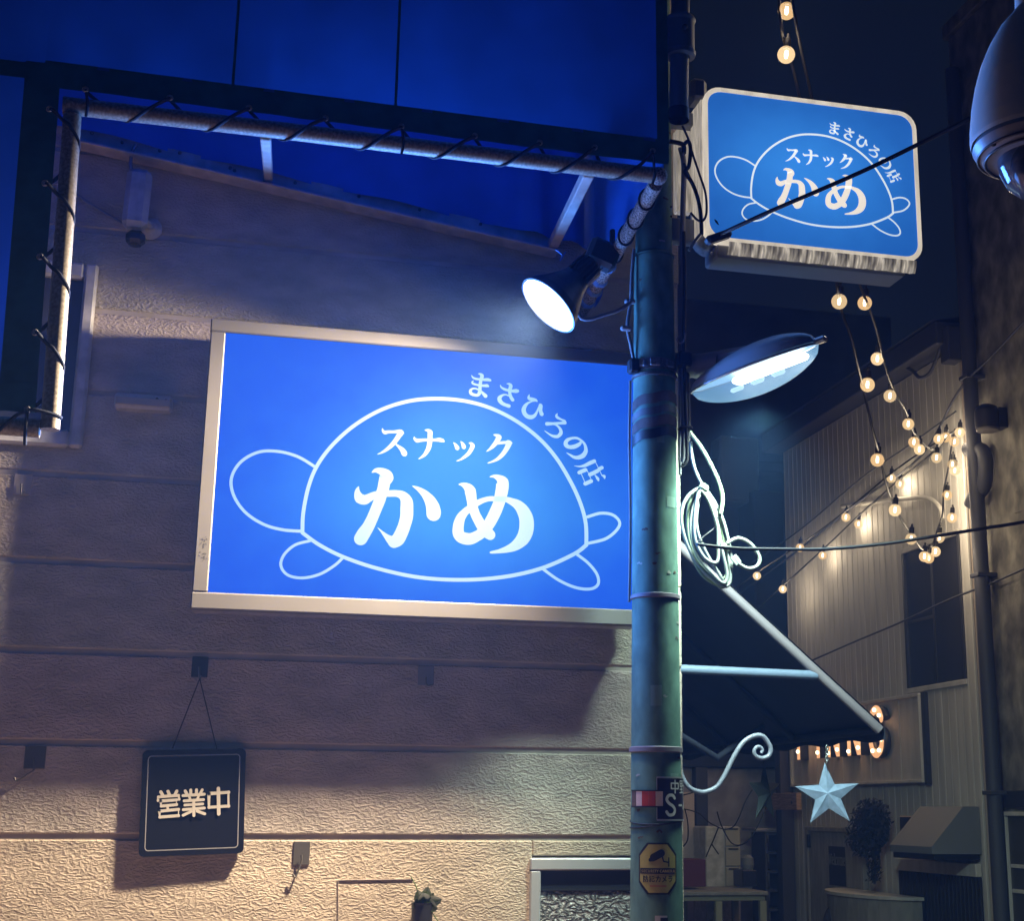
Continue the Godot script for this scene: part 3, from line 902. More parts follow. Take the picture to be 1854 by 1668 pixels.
func open_plate() -> void:
	var c: Vector3 = Vector3(-0.03, 1.624, 0.03)
	var o := thing("open_plate", "square black plate hanging by a cord with ivory business-hours lettering", "sign", c - Vector3(0, 0.22, 0))
	var tilt := Basis(Vector3.FORWARD, deg_to_rad(-2.2)) * Basis(Vector3.UP, deg_to_rad(1.0))
	var xf := Transform3D(tilt, c)
	var w := 0.224
	var h := 0.229
	var poly := PackedVector2Array()
	for k in 4:
		var cc := Vector2([1, -1, -1, 1][k] * (w - 0.022), [1, 1, -1, -1][k] * (h - 0.022))
		for s in 5:
			var a := PI / 2 * (k + s / 4.0)
			poly.append(cc + Vector2(cos(a), sin(a)) * 0.022)
	var b := MB.new()
	b.prism(poly, xf.translated_local(Vector3(0, 0, -0.012)), 0.022)
	part(o, "board", b, M.plate_black)
	var line := []
	for k in 4:
		var cc := Vector2([1, -1, -1, 1][k] * (w - 0.040), [1, 1, -1, -1][k] * (h - 0.040))
		for s in 5:
			var a := PI / 2 * (k + s / 4.0)
			line.append(Vector3(cc.x + cos(a) * 0.014, cc.y + sin(a) * 0.014 , 0.0021))
	b = MB.new()
	b.stroke(line, xf.translated_local(Vector3(0, 0, 0.0108)), Vector2.ONE, true, 2, false)
	part(o, "border_line", b, M.silver_line)
	var txf := Transform3D(Basis(), c + Vector3(0, 0, 0.0128))
	var words := [
		[[Vector3(-0.1415, 0.0423, 0.0067), Vector3(-0.1327, 0.0280, 0.0067)], [Vector3(-0.1111, 0.0447, 0.0067), Vector3(-0.1035, 0.0293, 0.0067)], [Vector3(-0.0734, 0.0457, 0.0068), Vector3(-0.0799, 0.0306, 0.0067)],
		[Vector3(-0.1497, 0.0042, 0.0065), Vector3(-0.1504, 0.0196, 0.0065), Vector3(-0.1238, 0.0229, 0.0065), Vector3(-0.0645, 0.0272, 0.0065), Vector3(-0.0612, 0.0107, 0.0065)], [Vector3(-0.1386, 0.0023, 0.0067), Vector3(-0.0721, 0.0078, 0.0067), Vector3(-0.0702, -0.0126, 0.0067), Vector3(-0.1345, -0.0194, 0.0067), Vector3(-0.1386, 0.0023, 0.0067)],
		[Vector3(-0.1080, -0.0200, 0.0053), Vector3(-0.1053, -0.0344, 0.0053)], [Vector3(-0.1404, -0.0411, 0.0067), Vector3(-0.0602, -0.0330, 0.0067), Vector3(-0.0582, -0.0597, 0.0067), Vector3(-0.1371, -0.0665, 0.0067), Vector3(-0.1404, -0.0411, 0.0067)]],
		[[Vector3(-0.0372, 0.0469, 0.0064), Vector3(-0.0266, 0.0311, 0.0064)], [Vector3(-0.0136, 0.0508, 0.0064), Vector3(-0.0124, 0.0333, 0.0064)], [Vector3(0.0110, 0.0521, 0.0064), Vector3(0.0126, 0.0345, 0.0064)], [Vector3(0.0357, 0.0521, 0.0064), Vector3(0.0286, 0.0357, 0.0064)],
		[Vector3(-0.0448, 0.0266, 0.0064), Vector3(0.0457, 0.0336, 0.0064)], [Vector3(-0.0173, 0.0219, 0.0053), Vector3(-0.0128, 0.0095, 0.0053)], [Vector3(0.0216, 0.0243, 0.0054), Vector3(0.0179, 0.0118, 0.0053)], [Vector3(-0.0386, 0.0039, 0.0063), Vector3(0.0436, 0.0100, 0.0064)],
		[Vector3(-0.0343, -0.0143, 0.0057), Vector3(0.0424, -0.0086, 0.0058)], [Vector3(-0.0396, -0.0339, 0.0061), Vector3(0.0501, -0.0263, 0.0062)], [Vector3(0.0021, 0.0076, 0.0064), Vector3(0.0078, -0.0593, 0.0064)], [Vector3(-0.0057, -0.0419, 0.0061), Vector3(-0.0387, -0.0581, 0.0061)], [Vector3(0.0198, -0.0397, 0.0062), Vector3(0.0539, -0.0514, 0.0062)]],
		[[Vector3(0.0658, 0.0359, 0.0076), Vector3(0.1503, 0.0429, 0.0077), Vector3(0.1546, -0.0170, 0.0077), Vector3(0.0705, -0.0228, 0.0076), Vector3(0.0658, 0.0359, 0.0076)], [Vector3(0.1054, 0.0593, 0.0077), Vector3(0.1145, -0.0510, 0.0076)]],
	]
	for glyph in words:
		b = MB.new()
		var step := 0
		for s in glyph:
			b.stroke(s, txf.translated_local(Vector3(0, 0, 0.0004 * step)), Vector2.ONE, false, 7, false)
			if s.size() > 2:  # round the corners of square strokes
				for p in s:
					b.stroke([p, p + Vector3(0.0001, 0, 0)], txf.translated_local(Vector3(0, 0, 0.0004 * step + 0.0002)), Vector2.ONE, false, 7, false)
			step += 1
		part(o, "letter", b, M.ivory)
	var nail: Vector3 = Vector3(-0.039, 2.169, 0.022)
	for s in [Vector3(-0.135, 1.857, 0.028), Vector3(0.061, 1.843, 0.028)]:
		b = MB.new()
		b.tube([nail, nail.lerp(s, 0.5), s], 0.0028, 6)
		part(o, "cord", b, M.rubber)
		b = MB.new()
		var ring := []
		for k in 12:
			ring.append(s + Vector3(cos(TAU * k / 12), sin(TAU * k / 12), 0) * 0.009)
		b.tube(ring, 0.002, 6, true)
		part(o, "ring", b, M.silver_line)


func hook(at: Vector3, size: Vector2, label: String, prong: Array, m: Material) -> void:
	var o := thing("adhesive_hook", label, "hook", at - Vector3(0, size.y, 0), "adhesive hooks on the siding")
	var b := MB.new()
	b.bb(at + Vector3(-size.x, -size.y, 0.001), at + Vector3(size.x, size.y, 0.006), 0.003)
	part(o, "pad", b, m)
	b = MB.new()
	b.tube(curve(prong, 5), 0.0045, 8)
	part(o, "prong", b, M.hook)


func wall_bits() -> void:
	var h: Vector3 = Vector3(-0.715, 1.808, 0)
	hook(h, Vector2(0.044, 0.050), "grey adhesive hook left of the black plate, prong swung left", [Vector3(-0.718, 1.807, 0.02), Vector3(-0.713, 1.757, 0.02), Vector3(-0.738, 1.734, 0.02), Vector3(-0.777, 1.707, 0.02), Vector3(-0.792, 1.721, 0.02)], M.hook)
	h = Vector3(-0.042, 2.223, 0)
	hook(h, Vector2(0.036, 0.047), "dark adhesive hook directly above the black plate holding its cord", [Vector3(-0.045, 2.222, 0.018), Vector3(-0.042, 2.182, 0.018), Vector3(-0.039, 2.167, 0.018), Vector3(-0.032, 2.182, 0.018)], M.dark_plastic)
	h = Vector3(0.459, 1.403, 0)
	hook(h, Vector2(0.037, 0.052), "grey adhesive hook right of the black plate with bent prong", [Vector3(0.458, 1.396, 0.02), Vector3(0.46, 1.368, 0.02), Vector3(0.449, 1.332, 0.02), Vector3(0.436, 1.301, 0.02), Vector3(0.423, 1.315, 0.02)], M.hook)
	h = Vector3(-0.88, 3.025, 0)
	hook(h, Vector2(0.040, 0.048), "shaded adhesive hook at far left under the awning post", [Vector3(-0.886, 3.026, 0.018), Vector3(-0.882, 2.99, 0.018), Vector3(-0.878, 2.975, 0.018), Vector3(-0.868, 2.991, 0.018)], M.siding_plain)
	h = Vector3(0.996, 2.213, 0)
	hook(h, Vector2(0.038, 0.046), "pale grey adhesive hook in the shadow below the large sign", [Vector3(0.994, 2.206, 0.018), Vector3(0.997, 2.175, 0.018), Vector3(1.008, 2.165, 0.018), Vector3(1.032, 2.171, 0.018)], M.cable_grey)
	# box under the sign's left
	var a: Vector3 = Vector3(-0.511, 3.473, 0)
	var c: Vector3 = Vector3(-0.25, 3.401, 0)
	var o := thing("wall_box", "small off-white box fixed on the siding left of the large sign", "box", Vector3((a.x + c.x) / 2, c.y, 0.05))
	var b := MB.new()
	b.bb(Vector3(a.x, c.y, 0.001), Vector3(c.x, a.y, 0.085), 0.012)
	part(o, "body", b, M.white_plastic)
	b = MB.new()
	b.bb(Vector3(a.x + 0.008, c.y + 0.012, 0.0852), Vector3(c.x - 0.008, c.y + 0.05, 0.094), 0.004)
	part(o, "lid", b, M.siding_plain)
	b = MB.new()
	b.lathe([Vector2(0.02, 0), Vector2(0.018, 0.006), Vector2(0, 0.007)], Vector3(a.x + 0.10, a.y - 0.03, 0.085), Vector3.BACK, 14)
	part(o, "knob", b, M.white_plastic)
	screws(o, [Vector3(c.x - 0.07, a.y - 0.022, 0.085), Vector3(c.x - 0.03, a.y - 0.026, 0.085)], Vector3.BACK, 0.008, M.dark_plastic)
	# bullet camera under the awning beam
	var p: Vector3 = Vector3(-0.476, 4.384, 0.14)
	o = thing("wall_camera", "white bullet security camera hanging on the siding under the awning", "camera", p - Vector3(0, 0.2, 0))
	var body: Array = [Vector3(-0.49, 4.559, 0.14), Vector3(-0.472, 4.264, 0.14)]
	b = MB.new()
	b.box((body[0] + body[1]) / 2, Vector3(0.115, body[0].y - body[1].y, 0.10), 0.025, Basis(Vector3.FORWARD, 0.02))
	part(o, "housing", b, M.white_plastic)
	var lens: Vector3 = Vector3(-0.473, 4.212, 0.15)
	b = MB.new()
	b.box(lens, Vector3(0.088, 0.07, 0.08), 0.022)
	part(o, "lens_barrel", b, M.dark_plastic)
	b = MB.new()
	b.lathe([Vector2(0.03, 0), Vector2(0.022, 0.003), Vector2(0, 0.006)], lens + Vector3(0, -0.035, 0), Vector3.DOWN, 16)
	part(o, "lens", b, M.lens)
	var foot: Vector3 = Vector3(-0.418, 4.323, 0.005)
	b = MB.new()
	b.lathe([Vector2(0.055, 0), Vector2(0.055, 0.012), Vector2(0.03, 0.03), Vector2(0.022, 0.05), Vector2(0, 0.052)], foot, Vector3.BACK, 20)
	part(o, "mount_base", b, M.white_plastic)
	b = MB.new()
	b.tube([foot + Vector3(0, 0, 0.04), foot + Vector3(-0.03, 0.01, 0.09), body[1] + Vector3(0.03, 0.05, -0.03)], 0.016, 10)
	part(o, "arm", b, M.white_plastic)
	b = MB.new()
	b.tube(curve([Vector3(-0.521, 4.572, 0.09), Vector3(-0.53, 4.617, 0.09), Vector3(-0.527, 4.675, 0.09), Vector3(-0.515, 4.717, 0.09)], 6), 0.009, 8)
	part(o, "lead", b, M.cable_grey)
	# thin conduit shadowing the upper siding
	b = MB.new()
	b.tube(curve([Vector3(-0.767, 4.458, 0.02), Vector3(-0.692, 4.41, 0.02), Vector3(-0.549, 4.334, 0.02)], 5), 0.006, 8)
	lone("wall_cable", b, M.cable_grey, "thin grey cable slanting along the siding to the bullet camera", "cable")
	# leafy sprig in a dark wall pocket
	var q: Vector3 = Vector3(1.007, 1.109, 0.06)
	o = thing("sprig_pot", "dark wall pot with one leafy green sprig on the lit siding", "plant", q - Vector3(0, 0.08, 0))
	b = MB.new()
	b.lathe([Vector2(0, -0.16), Vector2(0.040, -0.16), Vector2(0.050, 0.07), Vector2(0.052, 0.08), Vector2(0.044, 0.08), Vector2(0.040, 0.02), Vector2(0, 0.02)], q, Vector3.UP, 18)
	part(o, "pot", b, M.dark_alu)
	b = MB.new()
	b.tube(curve([Vector3(1.009, 1.152, 0.07), Vector3(0.992, 1.212, 0.07), Vector3(0.97, 1.267, 0.07), Vector3(0.949, 1.301, 0.07)], 5), 0.0028, 6)
	part(o, "stem", b, M.leaf)
	b = MB.new()
	b.tube(curve([Vector3(1.02, 1.177, 0.09), Vector3(1.047, 1.148, 0.09), Vector3(1.081, 1.101, 0.09)], 5), 0.0028, 6)
	part(o, "stem", b, M.leaf)
	var leaves := [[Vector3(0.998, 1.176, 0.07), Vector3(0.976, 1.259, 0.1)], [Vector3(1.008, 1.176, 0.07), Vector3(1.025, 1.273, 0.09)], [Vector3(1.023, 1.186, 0.07), Vector3(1.088, 1.216, 0.1)], [Vector3(0.993, 1.181, 0.07), Vector3(0.957, 1.202, 0.09)], [Vector3(1.018, 1.176, 0.07), Vector3(1.057, 1.242, 0.05)], [Vector3(1.034, 1.176, 0.07), Vector3(1.068, 1.178, 0.11)], [Vector3(1.013, 1.191, 0.07), Vector3(0.999, 1.246, 0.12)]]
	for l in leaves:
		b = MB.new()
		var from: Vector3 = l[0]
		var to: Vector3 = l[1]
		var d := to - from
		var side := d.cross(Vector3.BACK).normalized()
		b.sheet(func(u: float, w: float) -> Vector3: return from + d * u + side * (w - 0.5) * 0.052 * pow(sin(PI * pow(u, 0.8)), 0.9) + Vector3(0, -0.012 * u * u, 0.012 * absf(w - 0.5) * 2.0), 8, 4, Vector3.BACK)
		part(o, "leaf", b, M.leaf)


# ---------------------------------------------------------------- tarp awning
func awning() -> void:
	var z := 1.2
	var o := thing("tarp_awning", "blue tarp awning laced with rope onto cream steel pipes", "awning", Vector3(0, 3.0, 0.6))
	var rl: Vector3 = Vector3(-0.703, 4.358, 1.2)
	var rr: Vector3 = Vector3(1.79, 4.342, 1.2)
	var r := 0.036
	var b := MB.new()
	var rail_l := rl + Vector3(-0.02, -0.005, 0)
	b.tube([rail_l, rl.lerp(rr, 0.33), rl.lerp(rr, 0.66), rr], r, 20)
	part(o, "front_rail", b, M.pipe)
	var post_b: Vector3 = Vector3(-0.652, 3.002, 1.2)
	var post_t: Vector3 = Vector3(-0.685, 4.345, 1.2)
	b = MB.new()
	b.tube([post_t + Vector3(0, -0.034, 0), post_t.lerp(post_b, 0.5), post_b], r, 20)
	part(o, "post", b, M.pipe)
	b = MB.new()
	b.tube([post_b + Vector3(-2.2, 0.02, 0), post_b + Vector3(-1.1, 0.012, 0), post_b + Vector3(-0.036, 0.002, 0)], r, 20)
	part(o, "lower_rail", b, M.pipe)
	# side rail runs back to the wall, rusted
	var s0: Vector3 = rr + Vector3(-0.005, -0.03, -0.03)
	var s1: Vector3 = Vector3(1.732, 4.087, 0.03)
	b = MB.new()
	b.tube([s0, s0.lerp(s1, 0.33), s0.lerp(s1, 0.66), s1], 0.033, 18)
	part(o, "side_rail", b, M.rusty)
	b = MB.new()
	b.ball(rr, 0.041, 18, 12)
	part(o, "corner_joint", b, M.rusty)
	# slanting beam on the wall and the rafters to it
	var w0: Vector3 = Vector3(-0.796, 4.745, 0.03)
	var w1: Vector3 = Vector3(1.59, 4.427, 0.03)
	b = MB.new()
	b.bar(w0, w1, 0.05, 0.105, 0.008)
	part(o, "wall_beam", b, M.beam)
	b = MB.new()
	b.bar(w0 + Vector3(0, -0.052, 0.05), w1 + Vector3(0, -0.052, 0.05), 0.10, 0.012, 0.003)
	part(o, "beam_flange", b, M.beam)
	for e in [[Vector3(0.08, 4.334, 1.17), Vector3(0.124, 4.632, 0.06), 0.042], [Vector3(1.478, 4.336, 1.17), Vector3(1.569, 4.422, 0.06), 0.05]]:
		b = MB.new()
		b.bar(e[0], e[1], e[2], e[2], 0.005)
		part(o, "rafter", b, M.beam)
	screws(o, [Vector3(-0.723, 4.767, 0.057), Vector3(-0.579, 4.736, 0.057), Vector3(-0.402, 4.714, 0.057), Vector3(-0.308, 4.714, 0.057), Vector3(-0.064, 4.664, 0.057), Vector3(-0.042, 4.652, 0.057), Vector3(0.107, 4.611, 0.057), Vector3(0.254, 4.622, 0.057), Vector3(0.571, 4.585, 0.057), Vector3(0.878, 4.548, 0.057), Vector3(1.192, 4.504, 0.057)], Vector3.BACK, 0.009, M.dull_steel)
	# front sheet: upper band and the drop at the left
	var top := 5.36
	var wave := func(x: float, y: float) -> float: return 0.016 * sin(x * 2.3 + y * 1.1) + 0.007 * sin(x * 7.0 - y * 4.0) + 0.003 * sin(x * 17.0 + y * 9.0)
	var yl := rl.y + 0.055
	var yr := rr.y + 0.048
	var hem := 0.095
	var xa := rl.x - 0.10
	var xb := rr.x + 0.035
	b = MB.new()
	b.sheet(func(u: float, w: float) -> Vector3:
		var x := lerpf(xa, xb, u)
		var y := lerpf(lerpf(yl, yr, u) + hem, top, w)
		return Vector3(x, y, z + 0.035 + wave.call(x, y) * w + 0.007 * sin(x * 19.0) * pow(1.0 - w, 3.0)), 140, 20, Vector3.BACK)
	part(o, "upper_sheet", b, M.tarp)
	b = MB.new()
	b.sheet(func(u: float, w: float) -> Vector3:
		var x := lerpf(-2.9, xa, u)
		var y := lerpf(post_b.y + 0.055 + hem, top, w)
		return Vector3(x, y, z + 0.033 + wave.call(x, y) * 0.6 * (1.0 - u)), 40, 30, Vector3.BACK)
	part(o, "left_sheet", b, M.tarp)
	# doubled hems
	b = MB.new()
	b.sheet(func(u: float, w: float) -> Vector3:
		var x := lerpf(xa - 0.0, xb, u)
		return Vector3(x, lerpf(yl, yr, u) - 0.006 + (hem + 0.02) * w, z + 0.041 + 0.003 * sin(x * 20.0) * (1.0 - w)), 60, 3, Vector3.BACK)
	part(o, "bottom_hem", b, M.hem)
	b = MB.new()
	b.sheet(func(u: float, w: float) -> Vector3:
		var y := lerpf(post_b.y + 0.06, yl + hem, w)
		var x0 := lerpf(post_b.x - 0.055, post_t.x - 0.055, w)
		return Vector3(x0 - 0.135 * (1.0 - u), y, z + 0.044 + 0.003 * sin(y * 16.0) * u), 3, 40, Vector3.BACK)
	part(o, "side_hem", b, M.hem)
	b = MB.new()
	b.sheet(func(u: float, w: float) -> Vector3: return Vector3(lerpf(-2.9, post_b.x - 0.055, u), post_b.y + 0.05 + (hem + 0.02) * w, z + 0.048), 20, 2, Vector3.BACK)
	part(o, "bottom_hem", b, M.hem)
	b = MB.new()
	b.sheet(func(u: float, w: float) -> Vector3: return Vector3(lerpf(-2.9, xa - 0.02, u), lerpf(yl + 0.015, yl + 0.085, w), z + 0.050), 20, 2, Vector3.BACK)
	part(o, "seam", b, M.hem)
	for e in [Vector3(-0.066, 4.906, 1.24).x, Vector3(0.609, 5.01, 1.24).x]:
		b = MB.new()
		var ex: float = e
		b.sheet(func(u: float, w: float) -> Vector3:
			var y := lerpf(yl + hem - 0.02, top, w)
			return Vector3(ex + 0.012 * (u - 0.5), y, z + 0.043 + wave.call(ex, y) * w), 1, 16, Vector3.BACK)
		part(o, "seam", b, M.hem)
	b = MB.new()
	b.sheet(func(u: float, w: float) -> Vector3:
		var y := lerpf(yr, top, w)
		return Vector3(xb - 0.055 * (1.0 - u), y, z + 0.046 + wave.call(xb, y) * w), 2, 16, Vector3.BACK)
	part(o, "side_hem", b, M.hem)
	# back sheet hung along the wall over the beam, and the top
	b = MB.new()
	b.sheet(func(u: float, w: float) -> Vector3:
		var x := lerpf(-2.6, xb - 0.02, u)
		var lo := lerpf(w0.y, w1.y, (x - w0.x) / (w1.x - w0.x)) + 0.03
		return Vector3(x, lerpf(lo, top + 0.2, w), 0.07 + 0.02 * sin(x * 9.0 + 1.0) + 0.035 * sin(x * 31.0) * smoothstep(1.2, 1.7, x)), 120, 10, Vector3.BACK)
	part(o, "back_sheet", b, M.tarp)
	b = MB.new()
	b.sheet(func(u: float, w: float) -> Vector3: return Vector3(lerpf(-2.9, xb, u), lerpf(top + 0.2, top + 0.003, w), lerpf(0.05, z + 0.03, w)), 30, 6, Vector3.UP)
	part(o, "top_sheet", b, M.tarp)
	b = MB.new()   # the sheet that closes the right end
	b.sheet(func(u: float, w: float) -> Vector3:
		var zz := lerpf(z + 0.02, 0.06, u)
		var lo := lerpf(s0.y, s1.y, u) + 0.02
		return Vector3(lerpf(xb - 0.03, s1.x + 0.05, u) + 0.02 * sin(zz * 11.0) * (1.0 - 0.5 * w), lerpf(lo, lerpf(top, top + 0.2, u), w), zz), 40, 8, Vector3.LEFT)
	part(o, "end_sheet", b, M.tarp)
	# eyelets and the lacing through them
	var holes: Array = [Vector3(-0.639, 4.409, 1.252), Vector3(-0.311, 4.416, 1.252), Vector3(0.005, 4.413, 1.252), Vector3(0.319, 4.407, 1.252), Vector3(0.637, 4.41, 1.252), Vector3(0.953, 4.407, 1.252), Vector3(1.237, 4.411, 1.252), Vector3(1.484, 4.419, 1.252), Vector3(1.749, 4.436, 1.252)]
	var side: Array = [Vector3(-0.767, 4.306, 1.252), Vector3(-0.755, 3.987, 1.252), Vector3(-0.745, 3.679, 1.252), Vector3(-0.735, 3.37, 1.252), Vector3(-0.734, 3.062, 1.252)]
	var clear := mat(0.8, 0.8, 0.8, 0.5)
	clear.backlight_enabled = true
	clear.backlight = Color(1, 1, 1)
	for p in holes + side:
		b = MB.new()
		b.lathe([Vector2(0.006, 0.0005), Vector2(0.007, 0.004), Vector2(0.011, 0.0045), Vector2(0.0135, 0.001), Vector2(0.0135, -0.002)], p, Vector3.BACK, 16)
		part(o, "eyelet", b, M.alu)
		b = MB.new()
		b.lathe([Vector2(0.0085, -0.001), Vector2(0.008, 0.0008), Vector2(0, 0.0008)], p, Vector3.BACK, 12)
		part(o, "eyelet_plug", b, clear)
	for k in range(1, holes.size()):
		var a: Vector3 = holes[k]
		var c: Vector3 = holes[k - 1]
		var py: float = lerpf(rl.y, rr.y, (a.x - rl.x) / (rr.x - rl.x))
		b = MB.new()
		b.tube(curve([a + Vector3(0, 0, -0.02), a + Vector3(-0.006, -0.010, 0.006), Vector3(a.x - 0.05, py + 0.030, z + 0.040), Vector3(a.x - 0.10, py - 0.012, z + 0.037), Vector3(a.x - 0.145, py - 0.036, z + 0.006), Vector3(a.x - 0.18, py - 0.02, z - 0.034), Vector3(lerpf(a.x, c.x, 0.8), py + 0.03, z - 0.03), c + Vector3(0.002, 0, -0.025)], 5), 0.0075, 7)
		part(o, "lacing_rope", b, M.rope)
	for k in [0, 4, 8]:  # knots drop straight across the rail
		var a: Vector3 = holes[k]
		var py: float = lerpf(rl.y, rr.y, (a.x - rl.x) / (rr.x - rl.x))
		b = MB.new()
		b.tube(curve([a, Vector3(a.x + 0.008, py + 0.02, z + 0.044), Vector3(a.x + 0.012, py - 0.02, z + 0.036), Vector3(a.x + 0.008, py - 0.052, z + 0.02)], 5), 0.006, 7)
		part(o, "lacing_rope", b, M.rope)
	for k in side.size():
		var a: Vector3 = side[k]
		var c: Vector3 = side[k + 1] if k + 1 < side.size() else a + Vector3(0, -0.2, 0)
		var u := clampf((post_t.y - a.y) / (post_t.y - post_b.y), 0, 1)
		var px := lerpf(post_t.x, post_b.x, u)
		b = MB.new()
		var drop := 0.0 if k < side.size() - 1 else 0.06
		b.tube(curve([a + Vector3(0, 0, -0.02), a + Vector3(0.012, -0.004, 0.004), Vector3(px - 0.034, a.y - 0.03, z + 0.030), Vector3(px, a.y - 0.06 + drop, z + 0.040), Vector3(px + 0.036, a.y - 0.12 + drop, z + 0.01), Vector3(px + 0.01, a.y - 0.18 + drop, z - 0.038), Vector3(px - 0.04, lerpf(a.y, c.y, 0.85), z - 0.01), c + Vector3(0.005, 0.004, -0.02)] if k < side.size() - 1 else [a + Vector3(0, 0, -0.02), a + Vector3(0.02, 0.0, 0.006), Vector3(px, a.y - 0.005, z + 0.04), Vector3(px + 0.037, a.y - 0.012, z + 0.008), Vector3(px, a.y - 0.01, z - 0.039)], 5), 0.0075, 7)
		part(o, "lacing_rope", b, M.rope)
	var e4: Vector3 = side[4]
	for e in [[Vector3(0, -0.01, 0), Vector3(-0.03, -0.02, 0), Vector3(-0.08, -0.07, -0.005), Vector3(-0.12, -0.12, -0.02)], [Vector3(0, -0.01, 0), Vector3(0.0, -0.05, 0), Vector3(0.0, -0.10, -0.01), Vector3(0, -0.13, -0.03)]]:
		b = MB.new()
		b.tube(curve([e4 + e[0], e4 + e[1], e4 + e[2], e4 + e[3]], 5), 0.007, 7)
		part(o, "lacing_rope", b, M.rope)
	# coils of rope round the side rail
	for u in [0.10, 0.24, 0.36, 0.50]:
		var c: Vector3 = s0.lerp(s1, u)
		var d: Vector3 = (s1 - s0).normalized()
		var x := d.cross(Vector3.UP).normalized()
		var y := d.cross(x)
		var ring := []
		for k in 16:
			var w := TAU * k / 16
			ring.append(c + (x * cos(w) + y * sin(w)) * 0.038 + d * 0.03 * sin(w))
		b = MB.new()
		b.tube(ring, 0.005, 7, true)
		part(o, "lacing_rope", b, M.rope)
	# blue plastic ties round the low end of the side rail
	for u in [0.60, 0.72, 0.80, 0.90]:
		var c: Vector3 = s0.lerp(s1, u)
		var d: Vector3 = (s1 - s0).normalized()
		b = MB.new()
		b.bar(c - d * 0.03, c + d * 0.03, 0.076, 0.074, 0.02)
		part(o, "tape_wrap", b, mat(0.16, 0.30, 0.62, 0.35))


func flood_lamp() -> void:
	var c: Vector3 = Vector3(1.407, 3.862, 0.735)
	var d := Vector3(-0.67, -0.74, 0.05).normalized()
	var o := thing("flood_lamp", "round lit floodlight clamped under the awning above the large sign", "lamp", c - d * 0.2)
	var b := MB.new()
	b.lathe([Vector2(0.160, 0.012), Vector2(0.150, 0.014), Vector2(0.150, -0.004)], c, d, 40)
	part(o, "rim", b, M.dull_steel)
	b = MB.new()
	b.lathe([Vector2(0, -0.30), Vector2(0.055, -0.30), Vector2(0.068, -0.285), Vector2(0.068, -0.19), Vector2(0.080, -0.15), Vector2(0.115, -0.08), Vector2(0.145, -0.03), Vector2(0.160, 0.012)], c, d, 36)
	part(o, "reflector_housing", b, M.dark_alu)
	var m := glow(1.0, 0.92, 0.78, 11.0)
	b = MB.new()
	b.lathe([Vector2(0.150, -0.004), Vector2(0.145, 0.004), Vector2(0.10, 0.012), Vector2(0, 0.016)], c, d, 36)
	part(o, "lamp_face", b, m)
	var x := d.cross(Vector3.BACK).normalized()
	for k in 7:
		b = MB.new()
		b.box(c - d * 0.24 + x * (k - 3) * 0.018, Vector3(0.004, 0.10, 0.15), 0.001, Basis(x, d, x.cross(d)))
		part(o, "cooling_fin", b, M.dark_alu)
	var cl: Vector3 = Vector3(1.686, 4.175, 0.62)
	b = MB.new()
	b.box(cl, Vector3(0.15, 0.13, 0.10), 0.02, Basis(Vector3.FORWARD, 0.35))
	part(o, "clamp_body", b, M.dark_alu)
	b = MB.new()
	b.box(cl + Vector3(0.05, 0.09, 0.0), Vector3(0.022, 0.09, 0.03), 0.005)
	part(o, "clamp_screw", b, M.black)
	b = MB.new()
	b.tube([cl + Vector3(-0.02, -0.03, 0), cl + Vector3(-0.06, -0.10, 0.0), c - d * 0.27], 0.022, 12)
	part(o, "swivel_arm", b, M.dark_alu)
	b = MB.new()
	b.tube(curve([Vector3(1.559, 3.888, 0.66), Vector3(1.575, 3.835, 0.66), Vector3(1.624, 3.834, 0.66), Vector3(1.69, 3.862, 0.66), Vector3(1.752, 3.887, 0.66), Vector3(1.801, 3.921, 0.66), Vector3(1.82, 3.943, 0.66)], 6), 0.009, 8)
	part(o, "power_lead", b, M.cable_grey)
	b = MB.new()
	b.tube(curve([Vector3(1.44, 4.147, 0.7), Vector3(1.472, 4.123, 0.7), Vector3(1.462, 4.094, 0.7), Vector3(1.488, 4.141, 0.7)], 4), 0.004, 6)
	part(o, "tie", b, mat(0.20, 0.34, 0.70, 0.4))
	var l := SpotLight3D.new()
	l.name = "flood_light"
	l.light_color = Color(1.0, 0.81, 0.585).linear_to_srgb()
	l.light_energy = 54.0
	l.spot_range = 14.0
	l.spot_attenuation = 2.0
	l.spot_angle = 61.0
	l.spot_angle_attenuation = 1.0
	l.light_size = 0.10
	l.shadow_enabled = true
	l.position = c + d * 0.03
	l.basis = Basis.looking_at(d, Vector3.BACK)
	add_child(l)


# ---------------------------------------------------------------- steel pole
const POLE := Vector3(1.95, 0, 0.6)


func pole_r(y: float) -> float:
	return lerpf(0.116, 0.090, clampf((y - 1.0) / 4.0, 0, 1.3))


func band(o: Node3D, called: String, y: float, h: float, proud: float, m: Material) -> void:
	var b := MB.new()
	var r := pole_r(y) + proud
	var at := Vector3(POLE.x, y, POLE.z)
	b.lathe([Vector2(r - proud, -h / 2), Vector2(r, -h / 2 + proud * 0.4), Vector2(r, h / 2 - proud * 0.4), Vector2(r - proud, h / 2)], at, Vector3.UP, 40)
	part(o, called, b, m)


